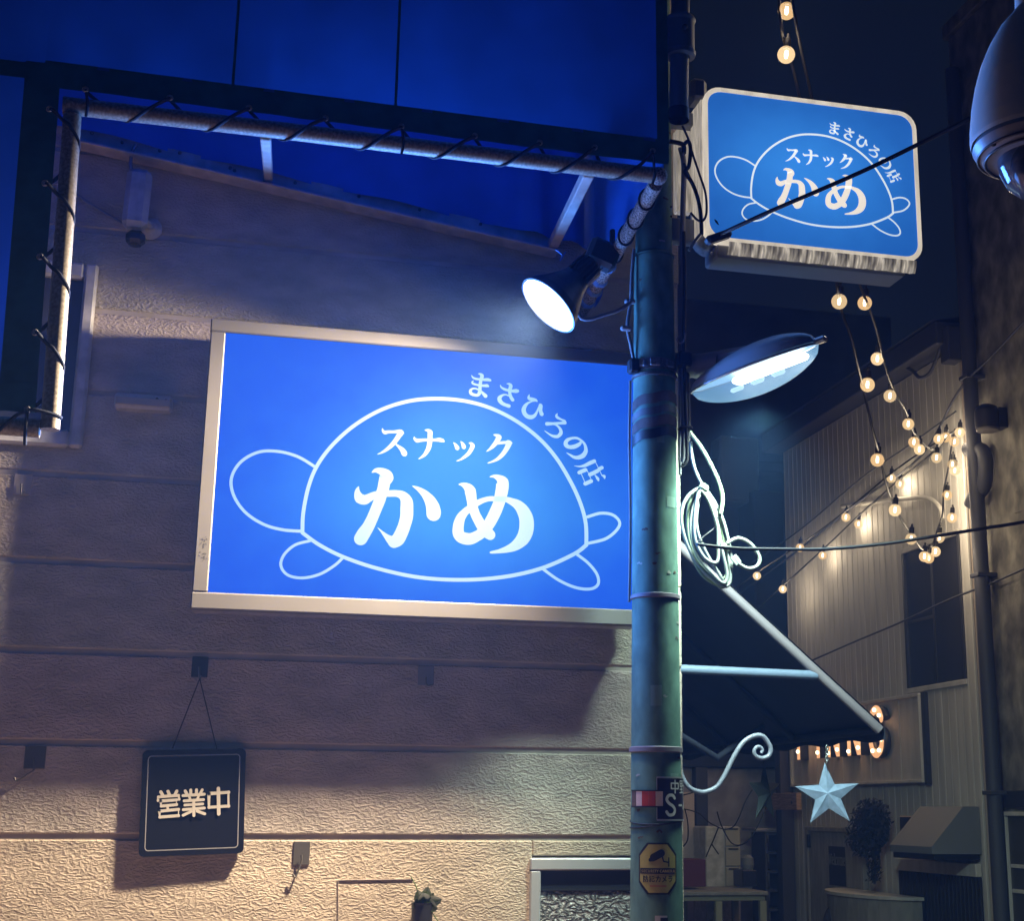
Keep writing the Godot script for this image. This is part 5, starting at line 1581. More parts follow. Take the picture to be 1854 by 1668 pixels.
# ---------------------------------------------------------------- small projecting sign
func small_sign() -> void:
	var z := 0.72
	var tl: Vector3 = Vector3(2.198, 5.068, 0.72)
	var br: Vector3 = Vector3(3.279, 4.278, 0.72)
	var tr: Vector3 = Vector3(3.312, 5.052, 0.72)
	var bl: Vector3 = Vector3(2.179, 4.287, 0.72)
	var x0 := (tl.x + bl.x) / 2
	var x1 := (tr.x + br.x) / 2
	var y1 := (tl.y + tr.y) / 2
	var y0 := (bl.y + br.y) / 2
	var back := z - 0.24
	var o := thing("projecting_sign", "small rounded blue turtle light-box sign projecting right from the pole", "sign", Vector3((x0 + x1) / 2, y0 - 0.1, z - 0.12))
	var rounded := func(grow: float, rad: float) -> PackedVector2Array:
		var p := PackedVector2Array()
		for k in 4:
			var cc := Vector2([x1 + grow - rad, x0 - grow + rad, x0 - grow + rad, x1 + grow - rad][k], [y1 + grow - rad, y1 + grow - rad, y0 - grow + rad, y0 - grow + rad][k])
			for s in 7:
				var a := PI / 2 * (k + s / 6.0)
				p.append(cc + Vector2(cos(a), sin(a)) * rad)
		return p
	var b := MB.new()
	var outer: PackedVector2Array = rounded.call(0.018, 0.09)
	b.prism(outer, Transform3D(Basis(), Vector3(0, 0, back + 0.02)), 0.20)
	part(o, "cabinet", b, grimy(mat(0.30, 0.30, 0.31, 0.6), M.streak, Vector3(3, 0.6, 3)))
	# moulded front rim
	b = MB.new()
	var mid: PackedVector2Array = rounded.call(0.020, 0.092)
	var inn: PackedVector2Array = rounded.call(-0.003, 0.075)
	for k in mid.size():
		var k2 := (k + 1) % mid.size()
		var a := Vector3(mid[k].x, mid[k].y, z + 0.002)
		var c := Vector3(mid[k2].x, mid[k2].y, z + 0.002)
		var d := Vector3(inn[k2].x, inn[k2].y, z + 0.008)
		var e := Vector3(inn[k].x, inn[k].y, z + 0.008)
		b.quad(a, c, d, e, Vector3.BACK)
		b.quad(a, c, c + Vector3(0, 0, -0.055), a + Vector3(0, 0, -0.055), a - Vector3((x0 + x1) / 2, (y0 + y1) / 2, z))
		b.quad(e, d, d + Vector3(0, 0, -0.008), e + Vector3(0, 0, -0.008), -(a - Vector3((x0 + x1) / 2, (y0 + y1) / 2, z)))
	part(o, "front_rim", b, rim_mat(M.blotch, Vector3(3, 0.8, 3), 0.80))
	# wide stained lower lip
	b = MB.new()
	b.sheet(func(u: float, w: float) -> Vector3: return Vector3(lerpf(x0 + 0.10, x1 - 0.02, u), y0 - 0.016 - 0.060 * w, z + 0.0095 - 0.024 * w * w + 0.003 * sin(u * 70.0) * w + 0.003 * sin(u * 173.0) * w), 110, 4, Vector3.BACK)
	part(o, "lower_lip", b, rim_mat(ntex(noise(91, 0.03, FastNoiseLite.FRACTAL_FBM, 4), 256, 0.2, 1.1), Vector3(4, 0.7, 4), 0.70))
	# cream side panels towards the pole
	b = MB.new()
	b.bb(Vector3(x0 - 0.028, y0 + 0.02, z - 0.17), Vector3(x0 - 0.0185, y1 - 0.05, z - 0.01), 0.003)
	part(o, "side_panel", b, rim_mat(M.streak, Vector3(5, 0.5, 5), 0.55))
	b = MB.new()
	b.bb(Vector3(x0 - 0.10, y0 + 0.20, z - 0.24), Vector3(x0 - 0.02, y1 - 0.14, z - 0.18), 0.004)
	part(o, "bracket_cover", b, rim_mat(M.streak, Vector3(5, 0.5, 5), 0.38))
	for e in [[y1 - 0.10, 0.07], [y0 + 0.08, 0.12]]:
		b = MB.new()
		b.bb(Vector3(POLE.x + 0.07, e[0] - e[1] / 2, z - 0.20), Vector3(x0 - 0.019, e[0] + e[1] / 2, z - 0.13), 0.006)
		part(o, "bracket", b, M.sign_grey)
	b = MB.new()
	b.box(Vector3(x0 - 0.035, y1 + 0.005, z - 0.06), Vector3(0.085, 0.12, 0.12), 0.02)
	part(o, "top_clamp", b, M.sign_grey)
	b = MB.new()
	b.bb(Vector3(x0 + 0.05, y0 - 0.085, back + 0.03), Vector3(x1 - 0.06, y0 - 0.0185, z - 0.03), 0.01)
	part(o, "bottom_tray", b, M.sign_grey)
	var size := Vector2(x1 - x0, y1 - y0)
	var spots := [Vector4(0.5, 0.5, 0.42, 0.9), Vector4(0.25, 0.35, 0.25, 0.15)]
	var blue := tube_glow(128, 92, Color(0.014, 0.105, 0.42), Color(0.04, 0.26, 0.78), spots, 1.0)
	var pale := tube_glow(128, 92, Color(0.55, 0.68, 0.76), Color(0.92, 0.98, 0.98), spots, 1.0)
	var cream := tube_glow(128, 92, Color(0.80, 0.72, 0.60), Color(0.95, 0.86, 0.74), spots, 1.0)
	var face := shining(blue, 1.0, Color(0.02, 0.10, 0.40))
	b = MB.new()
	b.prism(rounded.call(-0.002, 0.075), Transform3D(Basis(), Vector3(0, 0, z)), 0.0, Rect2(x0, y0, size.x, size.y))
	part(o, "face", b, face)
	b = MB.new()
	b.prism(rounded.call(-0.002, 0.075), Transform3D(Basis(), Vector3(0, 0, back + 0.016)), 0.0, Rect2(x0, y0, size.x, size.y))
	part(o, "face", b, mat(0.02, 0.10, 0.40, 0.4))
	sign_art(o, Transform3D(Basis(), Vector3(2.7446, 4.6842, z)), 0.5635, size, shining(pale, 1.0, Color(0.5, 0.5, 0.5)), shining(cream, 1.0, Color(0.5, 0.5, 0.5)))
	# dirt marks on the face
	b = MB.new()
	var sp: Vector3 = Vector3(2.228, 4.362, 0.726)
	b.stroke([Vector3(-0.008, 0.010, 0.003), Vector3(0, 0, 0.006), Vector3(0.009, -0.012, 0.003)], Transform3D(Basis(), sp), Vector2.ONE, false, 5)
	part(o, "dirt_mark", b, mat(0.02, 0.05, 0.14, 0.8))
	for p in [Vector3(2.224, 4.224, 0.66), Vector3(3.196, 4.22, 0.6)]:
		b = MB.new()
		b.ball(p, 0.008, 8, 6)
		part(o, "screw", b, M.steel)
	var l := AreaLight3D.new()
	l.name = "small_sign_light"
	l.area_size = size * 0.95
	l.light_color = Color(0.10, 0.34, 1.0).linear_to_srgb()
	l.light_energy = 0.5
	l.area_range = 10.0
	l.shadow_enabled = true
	l.position = Vector3((x0 + x1) / 2, (y0 + y1) / 2, z + 0.03)
	l.rotation = Vector3(0, PI, 0)
	add_child(l)


# ---------------------------------------------------------------- street lamp
func street_lamp() -> void:
	var a: Vector3 = Vector3(2.128, 3.523, 0.62)     # root end of the lens rim
	var c: Vector3 = Vector3(2.598, 3.677, 1.05)     # tip
	var o := thing("street_lamp", "grey street lamp with glowing white clear bowl on the pole's right", "lamp", a)
	var x := (c - a).normalized()
	var zax := x.cross(Vector3.UP).normalized()   # across
	var y := zax.cross(x).normalized()
	if y.y < 0:
		y = -y
	zax = x.cross(y)
	# roll the lens a little towards the wall
	var roll := Basis(x, deg_to_rad(12.0))
	y = roll * y
	zax = roll * zax
	var L := a.distance_to(c)
	var half := func(u: float) -> float: return 0.125 * pow(maxf(sin(PI * clampf(u, 0.0, 1.0)), 0.0), 0.55)
	# shell above, bowl below, both follow the same boat-shaped rim
	var b := MB.new()
	var top := func(u: float, w: float) -> Vector3:
		var h: float = half.call(u)
		var q := lerpf(-1.0, 1.0, w)
		return a + x * (u * L) + zax * (q * h) + y * (0.012 + (0.075 + 0.05 * u) * pow(maxf(sin(PI * u), 0.0), 0.5) * pow(maxf(1.0 - q * q, 0.0), 0.5))
	b.sheet(top, 28, 16, y)
	part(o, "shell", b, mat(0.42, 0.45, 0.48, 0.45, 0.2))
	b = MB.new()
	var bowl := func(u: float, w: float) -> Vector3:
		var h: float = half.call(u) * 0.97
		var q := lerpf(-1.0, 1.0, w)
		return a + x * (u * L) + zax * (q * h) - y * (0.125 * pow(maxf(sin(PI * u), 0.0), 0.5) * pow(maxf(1.0 - q * q, 0.0), 0.5))
	b.sheet(bowl, 28, 16, -y)
	var glass := glow(0.24, 0.57, 0.95, 0.8, 0.25, 0.30, 0.33)
	glass.roughness = 0.3
	glass.transparency = BaseMaterial3D.TRANSPARENCY_ALPHA
	glass.albedo_color.a = 0.36
	part(o, "clear_bowl", b, glass)
	b = MB.new()
	var rim := []
	for k in 40:
		var u := k / 40.0 * 2.0
		var s := 1.0 if u < 1.0 else -1.0
		var uu := u if u < 1.0 else 2.0 - u
		rim.append(a + x * (uu * L) + zax * (s * half.call(uu)) + y * 0.004)
	b.tube(rim, 0.007, 8, true)
	part(o, "rim", b, M.steel)
	# reflector tray and the lit module
	b = MB.new()
	b.sheet(func(u: float, w: float) -> Vector3:
		var h: float = half.call(u) * 0.94
		return a + x * (u * L) + zax * (lerpf(-1, 1, w) * h) + y * 0.004, 28, 6, -y)
	part(o, "reflector", b, glow(0.34, 0.66, 0.95, 0.85, 0.10, 0.13, 0.15))
	b = MB.new()
	b.box(a + x * (L * 0.60) - y * 0.022 - zax * 0.03, Vector3(L * 0.56, 0.034, 0.10), 0.012, Basis(x, y, zax))
	part(o, "light_module", b, glow(0.92, 1.0, 1.0, 7.0))
	for k in 3:
		b = MB.new()
		b.box(a + x * (L * (0.36 + 0.16 * k)) - y * 0.070 + zax * 0.055, Vector3(L * 0.10, 0.02, 0.03), 0.008, Basis(x, y, zax))
		part(o, "light_module", b, glow(0.62, 0.90, 1.0, 0.95))
	b = MB.new()
	b.box(c + x * 0.012 + y * 0.012, Vector3(0.06, 0.03, 0.05), 0.01, Basis(x, y, zax))
	part(o, "latch", b, M.steel)
	# gear box back to the pole
	b = MB.new()
	var g0: Vector3 = Vector3(2.122, 3.672, 0.56)
	b.tube([POLE + Vector3(0.05, g0.y, 0.0), g0, g0.lerp(a + x * 0.30 + y * 0.06, 0.6)], [0.055, 0.060, 0.045], 16)
	part(o, "arm", b, M.sign_grey)
	b = MB.new()
	b.bar(g0 + Vector3(0.02, 0, -0.02), a + x * 0.34 + y * 0.055, 0.10, 0.11, 0.03)
	part(o, "gear_box", b, mat(0.20, 0.22, 0.25, 0.5, 0.2))
	var aim := Vector3(0.10, -0.76, -0.62).normalized()
	var l := SpotLight3D.new()
	l.name = "street_light"
	l.light_color = Color(0.73, 1.0, 0.87).linear_to_srgb()
	l.light_energy = 12.0
	l.spot_range = 20.0
	l.spot_attenuation = 2.0
	l.spot_angle = 64.0
	l.spot_angle_attenuation = 1.0
	l.light_size = 0.10
	l.shadow_enabled = true
	l.position = Vector3(2.414, 3.436, 0.764)
	l.basis = Basis.looking_at(aim, Vector3.UP)
	add_child(l)


func dome_camera() -> void:
	var c: Vector3 = Vector3(2.197, 3.466, 3.571)
	var R := 0.194
	var o := thing("dome_camera", "large grey pendant dome security camera at the upper right edge", "camera", c - Vector3(0, 0.15, 0))
	var tilt := Vector3(0.02, 1.0, 0.0)
	var b := MB.new()
	b.lathe([Vector2(R * 0.985, -0.012), Vector2(R, 0.0), Vector2(R * 0.995, 0.04), Vector2(R * 0.965, 0.10), Vector2(R * 0.90, 0.17), Vector2(R * 0.80, 0.24), Vector2(R * 0.66, 0.305), Vector2(R * 0.50, 0.36), Vector2(R * 0.33, 0.40), Vector2(0.05, 0.42), Vector2(0.05, 0.62)], c, tilt, 48)
	part(o, "housing", b, mat(0.80, 0.80, 0.76, 0.6))
	b = MB.new()
	b.lathe([Vector2(R * 0.95, -0.008), Vector2(R * 0.97, -0.022), Vector2(R * 0.90, -0.045), Vector2(R * 0.80, -0.056), Vector2(R * 0.62, -0.060)], c, tilt, 48)
	part(o, "collar", b, mat(0.36, 0.36, 0.40, 0.35))
	for r in [0.90, 0.80]:
		b = MB.new()
		var ring := []
		for k in 40:
			ring.append(c + Vector3(cos(TAU * k / 40) * R * r, -0.046 - (0.9 - r) * 0.12, sin(TAU * k / 40) * R * r))
		b.tube(ring, 0.004, 6, true)
		part(o, "groove_ring", b, mat(0.08, 0.08, 0.10, 0.3))
	b = MB.new()
	b.lathe([Vector2(R * 0.62, -0.058), Vector2(R * 0.60, -0.09), Vector2(R * 0.50, -0.135), Vector2(R * 0.32, -0.165), Vector2(0, -0.175)], c, tilt, 40)
	var g := mat(0.3, 0.35, 0.5, 0.06)
	g.transparency = BaseMaterial3D.TRANSPARENCY_ALPHA
	g.albedo_color.a = 0.25
	part(o, "clear_dome", b, g)
	b = MB.new()
	b.ball(c + Vector3(0, -0.08, 0), R * 0.45, 20, 14)
	part(o, "camera_ball", b, M.lens)
	b = MB.new()
	b.tube([c + Vector3(0, 0.60, 0), c + Vector3(0, 0.72, 0), c + Vector3(0.06, 0.80, 0), c + Vector3(0.2, 0.82, 0), Vector3(AX, c.y + 0.82, c.z)], 0.03, 14)
	part(o, "arm", b, M.sign_grey)
	screws(o, [c + Vector3(-R * 0.86, -0.046, 0.03)], Vector3.DOWN, 0.008, M.black)


# ---------------------------------------------------------------- across the alley
const AX := 6.6


func corrugated_house() -> void:
	var z0 := -9.28
	var z1 := -4.93
	var top := 5.88
	var o := thing("clad_house", "grey corrugated-clad building across the alley behind the bulbs", "building", Vector3(9.5, 0, -7.0))
	var b := MB.new()
	b.bb(Vector3(AX + 0.03, 0, z0), Vector3(13.5, top, z1), 0.01)
	part(o, "wall_core", b, M.core)
	# vertical cladding panels, each lapped over the next
	var wz := [-6.19, -5.10]
	var wy := [2.77, 4.09]
	var n := 33
	for k in n:
		var a := lerpf(z0, z1, float(k) / n)
		var c := lerpf(z0, z1, float(k + 1) / n)
		var spans := [[0.02, top - 0.03]]
		if c > wz[0] and a < wz[1]:
			spans = [[0.02, wy[0] - 0.03], [wy[1] + 0.03, top - 0.03]]
		for s in spans:
			b = MB.new()
			var lift := 0.002 * (k % 2)
			b.bb(Vector3(AX - lift, s[0], a + 0.0015), Vector3(AX + 0.029, s[1], c - 0.0015), 0.006)
			b.bb(Vector3(AX - 0.007, s[0] + 0.002, a + 0.004), Vector3(AX - lift - 0.0005, s[1] - 0.002, a + 0.022), 0.005)
			part(o, "cladding_panel", b, M.cladding)
	# eaves
	b = MB.new()
	b.bb(Vector3(AX - 0.22, top - 0.02, z0 - 0.15), Vector3(AX + 0.3, top + 0.20, z1 + 0.03), 0.01)
	part(o, "fascia", b, M.fascia)
	b = MB.new()
	b.quad(Vector3(AX - 0.25, top + 0.21, z0 - 0.2), Vector3(AX - 0.25, top + 0.21, z1 + 0.03), Vector3(13.5, top + 1.5, z1 + 0.03), Vector3(13.5, top + 1.5, z0 - 0.2), Vector3.UP)
	part(o, "roof", b, M.navy_dark)
	var w := Node3D.new()
	w.name = "window"
	o.add_child(w)
	b = MB.new()
	b.bb(Vector3(AX + 0.005, wy[0], wz[0]), Vector3(AX + 0.028, wy[1], wz[1]), 0.003)
	part(w, "pane", b, M.pane_dark)
	for e in [[wy[0] - 0.05, wy[0], wz[0] - 0.04, wz[1] + 0.04], [wy[1], wy[1] + 0.05, wz[0] - 0.04, wz[1] + 0.04]]:
		b = MB.new()
		b.bb(Vector3(AX - 0.02, e[0], e[2]), Vector3(AX + 0.029, e[1], e[3]), 0.004)
		part(w, "frame_rail", b, M.cladding)
	for e in [[wz[0] - 0.04, wz[0]], [wz[1], wz[1] + 0.04]]:
		b = MB.new()
		b.bb(Vector3(AX - 0.02, wy[0] + 0.0005, e[0]), Vector3(AX + 0.029, wy[1] - 0.0005, e[1]), 0.004)
		part(w, "frame_stile", b, M.dark_alu)
	b = MB.new()
	b.bb(Vector3(AX - 0.004, wy[0] + 0.001, (wz[0] + wz[1]) / 2 - 0.02), Vector3(AX + 0.0045, wy[1] - 0.001, (wz[0] + wz[1]) / 2 + 0.02), 0.003)
	part(w, "meeting_stile", b, M.dark_alu)
	b = MB.new()
	b.bb(Vector3(AX - 0.002, wy[0] + 0.62, wz[0] + 0.001), Vector3(AX + 0.0042, wy[0] + 0.65, (wz[0] + wz[1]) / 2 - 0.021), 0.002)
	part(w, "sash_bar", b, M.dark_alu)
	# conduit over the window
	b = MB.new()
	b.tube(curve([Vector3(6.541, 4.823, -7.489), Vector3(6.541, 4.7, -6.602), Vector3(6.541, 4.604, -5.984), Vector3(6.541, 4.541, -5.614), Vector3(6.541, 4.464, -5.418), Vector3(6.541, 4.365, -5.296), Vector3(6.541, 4.264, -5.264)], 5), 0.023, 10)
	part(o, "conduit", b, M.cladding)
	# meter box and its drooping lead under the eaves
	b = MB.new()
	var mb0: Vector3 = Vector3(6.512, 6.013, -4.975)
	var mb1: Vector3 = Vector3(6.512, 5.679, -4.807)
	b.bb(Vector3(AX - 0.15, mb1.y, mb0.z), Vector3(AX - 0.005, mb0.y, mb1.z), 0.008)
	part(o, "meter_box", b, M.fascia)
	b = MB.new()
	b.tube(curve([Vector3(6.483, 5.897, -5.772), Vector3(6.483, 5.801, -5.602), Vector3(6.483, 5.693, -5.46), Vector3(6.483, 5.681, -5.266), Vector3(6.483, 5.771, -5.122), Vector3(6.483, 5.881, -4.999)], 6), 0.018, 8)
	part(o, "drooping_lead", b, M.fascia)
	# downpipe at the near corner
	b = MB.new()
	var d0: Vector3 = Vector3(6.453, 4.869, -4.499)
	b.tube([Vector3(AX - 0.12, 0.1, d0.z), Vector3(AX - 0.12, top + 2.6, d0.z)], 0.066, 16)
	part(o, "downpipe", b, M.fascia)
	for y in [1.75, 3.6, 5.4]:
		b = MB.new()
		b.bb(Vector3(AX - 0.195, y, d0.z - 0.075), Vector3(AX - 0.002, y + 0.035, d0.z + 0.075), 0.004)
		part(o, "pipe_clip", b, M.fascia)
	b = MB.new()
	b.tube([Vector3(AX - 0.05, 0.1, d0.z - 0.19), Vector3(AX - 0.05, top - 0.1, d0.z - 0.19)], 0.022, 10)
	part(o, "thin_pipe", b, M.cladding)
	letter_board()


func letter_board() -> void:
	var z0 := -9.14
	var z1 := -5.88
	var y0: float = (Vector3(6.497, 1.874, -5.884)).y
	var y1: float = (Vector3(6.497, 2.702, -5.9)).y
	var o := thing("letter_board", "framed board with glowing marquee letters on the clad building", "sign", Vector3(AX - 0.05, y0, -7.5))
	var b: MB
	var n := 14
	for k in n:
		b = MB.new()
		var a := lerpf(z0 + 0.03, z1 - 0.03, float(k) / n)
		var c := lerpf(z0 + 0.03, z1 - 0.03, float(k + 1) / n)
		b.bb(Vector3(AX - 0.045 - 0.002 * (k % 3), y0 + 0.03, a + 0.0015), Vector3(AX - 0.012, y1 - 0.03, c - 0.0015), 0.003)
		part(o, "board", b, M.cladding)
	for e in [[y0, y0 + 0.03], [y1 - 0.03, y1]]:
		b = MB.new()
		b.bb(Vector3(AX - 0.085, e[0], z0), Vector3(AX - 0.012, e[1], z1), 0.004)
		part(o, "frame_rail", b, M.cladding)
	for e in [[z0, z0 + 0.03], [z1 - 0.03, z1]]:
		b = MB.new()
		b.bb(Vector3(AX - 0.084, y0 + 0.0305, e[0]), Vector3(AX - 0.012, y1 - 0.0305, e[1]), 0.004)
		part(o, "frame_stile", b, M.cladding)
	b = MB.new()
	b.bb(Vector3(AX - 0.06, y0 - 0.02, z1 + 0.002), Vector3(AX - 0.014, y1 + 0.01, z1 + 0.07), 0.004)
	part(o, "side_return", b, M.dark_alu)
	# letters: F I N N S with round bulbs
	var lit := glow(1.0, 0.50, 0.22, 1.0, 0.1, 0.05, 0.03)
	var hot := glow(1.0, 0.80, 0.48, 5.0)
	var W := 0.293
	var H := 0.425
	var s := 0.085
	var yl := 2.165
	var shapes := {
		"F": [[0, 0, s, H], [s + 0.001, H - s, W, H], [s + 0.001, H * 0.42, W * 0.8, H * 0.42 + s]],
		"I": [[W * 0.5 - s * 0.5, 0, W * 0.5 + s * 0.5, H]],
	}
	var at := [["F", -8.74], ["I", -8.29], ["N", -7.90], ["N", -7.38], ["S", -6.83]]
	for e in at:
		var xf := Transform3D(Basis(Vector3(0, 0, 1), Vector3(0, 1, 0), Vector3(-1, 0, 0)), Vector3(AX - 0.05, yl, e[1]))
		b = MB.new()
		var fb := MB.new()
		var front := xf.translated_local(Vector3(0, 0, 0.1015))
		var bulbs := []
		if shapes.has(e[0]):
			for q in shapes[e[0]]:
				b.prism(PackedVector2Array([Vector2(q[0], q[1]), Vector2(q[2], q[1]), Vector2(q[2], q[3]), Vector2(q[0], q[3])]), xf, 0.10)
				fb.prism(PackedVector2Array([Vector2(q[0], q[1]), Vector2(q[2], q[1]), Vector2(q[2], q[3]), Vector2(q[0], q[3])]), front, 0.0)
			bulbs = [Vector2(0.044, 0.088), Vector2(0.044, 0.235), Vector2(0.044, 0.367), Vector2(0.176, 0.381), Vector2(0.147, 0.220)] if e[0] == "F" else [Vector2(0.147, 0.059), Vector2(0.147, 0.205), Vector2(0.147, 0.352)]
		elif e[0] == "N":
			b.prism(PackedVector2Array([Vector2(0, 0), Vector2(s, 0), Vector2(s, H), Vector2(0, H)]), xf, 0.10)
			b.prism(PackedVector2Array([Vector2(W + 0.03 - s, 0), Vector2(W + 0.03, 0), Vector2(W + 0.03, H), Vector2(W + 0.03 - s, H)]), xf, 0.10)
			b.prism(PackedVector2Array([Vector2(s + 0.001, H), Vector2(s + 0.001, H - 0.16), Vector2(W + 0.029 - s, 0), Vector2(W + 0.029 - s, 0.16)]), xf, 0.099)
			fb.prism(PackedVector2Array([Vector2(0, 0), Vector2(s, 0), Vector2(s, H), Vector2(0, H)]), front, 0.0)
			fb.prism(PackedVector2Array([Vector2(W + 0.03 - s, 0), Vector2(W + 0.03, 0), Vector2(W + 0.03, H), Vector2(W + 0.03 - s, H)]), front, 0.0)
			fb.prism(PackedVector2Array([Vector2(s + 0.001, H), Vector2(s + 0.001, H - 0.16), Vector2(W + 0.029 - s, 0), Vector2(W + 0.029 - s, 0.16)]), front.translated_local(Vector3(0, 0, 0.0006)), 0.0)
			bulbs = [Vector2(0.044, 0.044), Vector2(0.044, 0.176), Vector2(0.044, 0.352), Vector2(0.161, 0.220), Vector2(0.279, 0.073), Vector2(0.279, 0.205), Vector2(0.279, 0.367)]
		else:
			var pts := [Vector3(0.279, 0.337, 0.044), Vector3(0.235, 0.403, 0.044), Vector3(0.147, 0.425, 0.044), Vector3(0.066, 0.389, 0.044), Vector3(0.059, 0.308, 0.044), Vector3(0.132, 0.242, 0.044), Vector3(0.227, 0.205, 0.044), Vector3(0.271, 0.132, 0.044), Vector3(0.242, 0.044, 0.044), Vector3(0.147, 0.000, 0.044), Vector3(0.059, 0.029, 0.044), Vector3(0.018, 0.103, 0.044)]
			fb.stroke(pts, front, Vector2.ONE)
			var p3 := []
			for q in pts:
				p3.append(xf * Vector3(q.x, q.y, 0.05))
			b.tube(curve(p3, 6), 0.047, 8)
			bulbs = [Vector2(0.249, 0.367), Vector2(0.147, 0.425), Vector2(0.073, 0.337), Vector2(0.176, 0.227), Vector2(0.271, 0.132), Vector2(0.220, 0.029), Vector2(0.073, 0.029)]
		var body := part(o, "letter", b, M.dark_alu)
		part(body, "lit_face", fb, lit)
		for p in bulbs:
			b = MB.new()
			b.ball(xf * Vector3(p.x, p.y, 0.112), 0.020, 8, 6)
			part(body, "bulb", b, hot)
		var l := OmniLight3D.new()
		l.name = "letter_light"
		l.light_color = Color(1.0, 0.55, 0.26).linear_to_srgb()
		l.light_energy = 0.03
		l.light_size = 0.08
		l.omni_range = 6.0
		l.omni_attenuation = 2.0
		l.shadow_enabled = true
		l.position = xf * Vector3(0.15, 0.2, 0.18)
		add_child(l)


func concrete_house() -> void:
	var z0 := -4.75
	var top := 8.95
	var o := thing("concrete_house", "stained concrete building at the right edge beyond the downpipe", "building", Vector3(9.5, 0, -1.0))
	var b := MB.new()
	b.bb(Vector3(AX - 0.01, 0, z0), Vector3(13.5, top, 3.0), 0.015)
	part(o, "wall", b, M.concrete)
	b = MB.new()
	b.bb(Vector3(AX - 0.05, top + 0.001, z0 - 0.03), Vector3(13.5, top + 0.15, 3.0), 0.01)
	part(o, "parapet_cap", b, M.concrete)
	# bent duct on the wall
	b = MB.new()
	b.tube(curve([Vector3(6.512, 4.791, -4.667), Vector3(6.512, 4.769, -4.529), Vector3(6.512, 4.698, -4.399), Vector3(6.512, 4.567, -4.375), Vector3(6.512, 4.404, -4.433), Vector3(6.512, 4.338, -4.598), Vector3(6.512, 4.278, -4.675)], 6), 0.066, 12)
	part(o, "bent_duct", b, M.fascia)
	# patch of render
	b = MB.new()
	var pa: Vector3 = Vector3(6.556, 4.281, -4.063)
	var pb: Vector3 = Vector3(6.556, 4.108, -3.634)
	b.bb(Vector3(AX - 0.022, pb.y - 0.02, pa.z), Vector3(AX - 0.0105, pa.y, pb.z), 0.004)
	part(o, "render_patch", b, M.concrete)
	# framed opening low on the right
	var w := Node3D.new()
	w.name = "window"
	o.add_child(w)
	var tl: Vector3 = Vector3(6.541, 1.613, -4.622)
	b = MB.new()
	b.bb(Vector3(AX - 0.06, tl.y - 0.035, tl.z), Vector3(AX - 0.011, tl.y, -0.5), 0.005)
	part(w, "head_rail", b, M.cladding)
	b = MB.new()
	var fz: Vector3 = Vector3(6.541, 1.211, -4.488)
	b.bb(Vector3(AX - 0.055, 0.3, fz.z - 0.022), Vector3(AX - 0.011, tl.y - 0.036, fz.z + 0.022), 0.005)
	part(w, "stile", b, M.cladding)
	b = MB.new()
	b.bb(Vector3(AX - 0.03, 0.3, fz.z + 0.023), Vector3(AX - 0.011, tl.y - 0.036, -0.5), 0.002)
	part(w, "pane", b, mat(0.06, 0.06, 0.055, 0.3))
	for py in [Vector3(6.541, 1.177, -4.316), Vector3(6.541, 0.978, -4.297)]:
		b = MB.new()
		b.bb(Vector3(AX - 0.05, py.y - 0.015, fz.z + 0.06), Vector3(AX - 0.0305, py.y + 0.015, -0.5), 0.003)
		part(w, "shelf_rail", b, M.cladding)
	b = MB.new()
	var bx: Vector3 = Vector3(6.527, 1.785, -4.467)
	b.bb(Vector3(AX - 0.05, tl.y + 0.03, bx.z), Vector3(AX - 0.011, bx.y, -0.5), 0.006)
	part(w, "shutter_box", b, M.dark_alu)
	# wall lantern
	var c: Vector3 = Vector3(6.424, 4.947, -4.153)
	o = thing("wall_lantern", "dark half-round wall lantern on the concrete building", "lamp", c - Vector3(0, 0.07, 0))
	b = MB.new()
	b.lathe([Vector2(0.105, -0.10), Vector2(0.105, 0.06), Vector2(0.09, 0.095), Vector2(0.05, 0.117), Vector2(0, 0.125)], c, Vector3.UP, 20)
	part(o, "hood", b, M.dark_plastic)
	b = MB.new()
	b.lathe([Vector2(0, -0.096), Vector2(0.098, -0.096), Vector2(0.098, -0.118), Vector2(0, -0.118)], c, Vector3.UP, 20)
	part(o, "diffuser", b, M.frame)
	b = MB.new()
	b.bb(c + Vector3(0.08, -0.09, -0.07), Vector3(AX - 0.011, c.y + 0.09, c.z + 0.07), 0.006)
	part(o, "back_plate", b, M.dark_plastic)


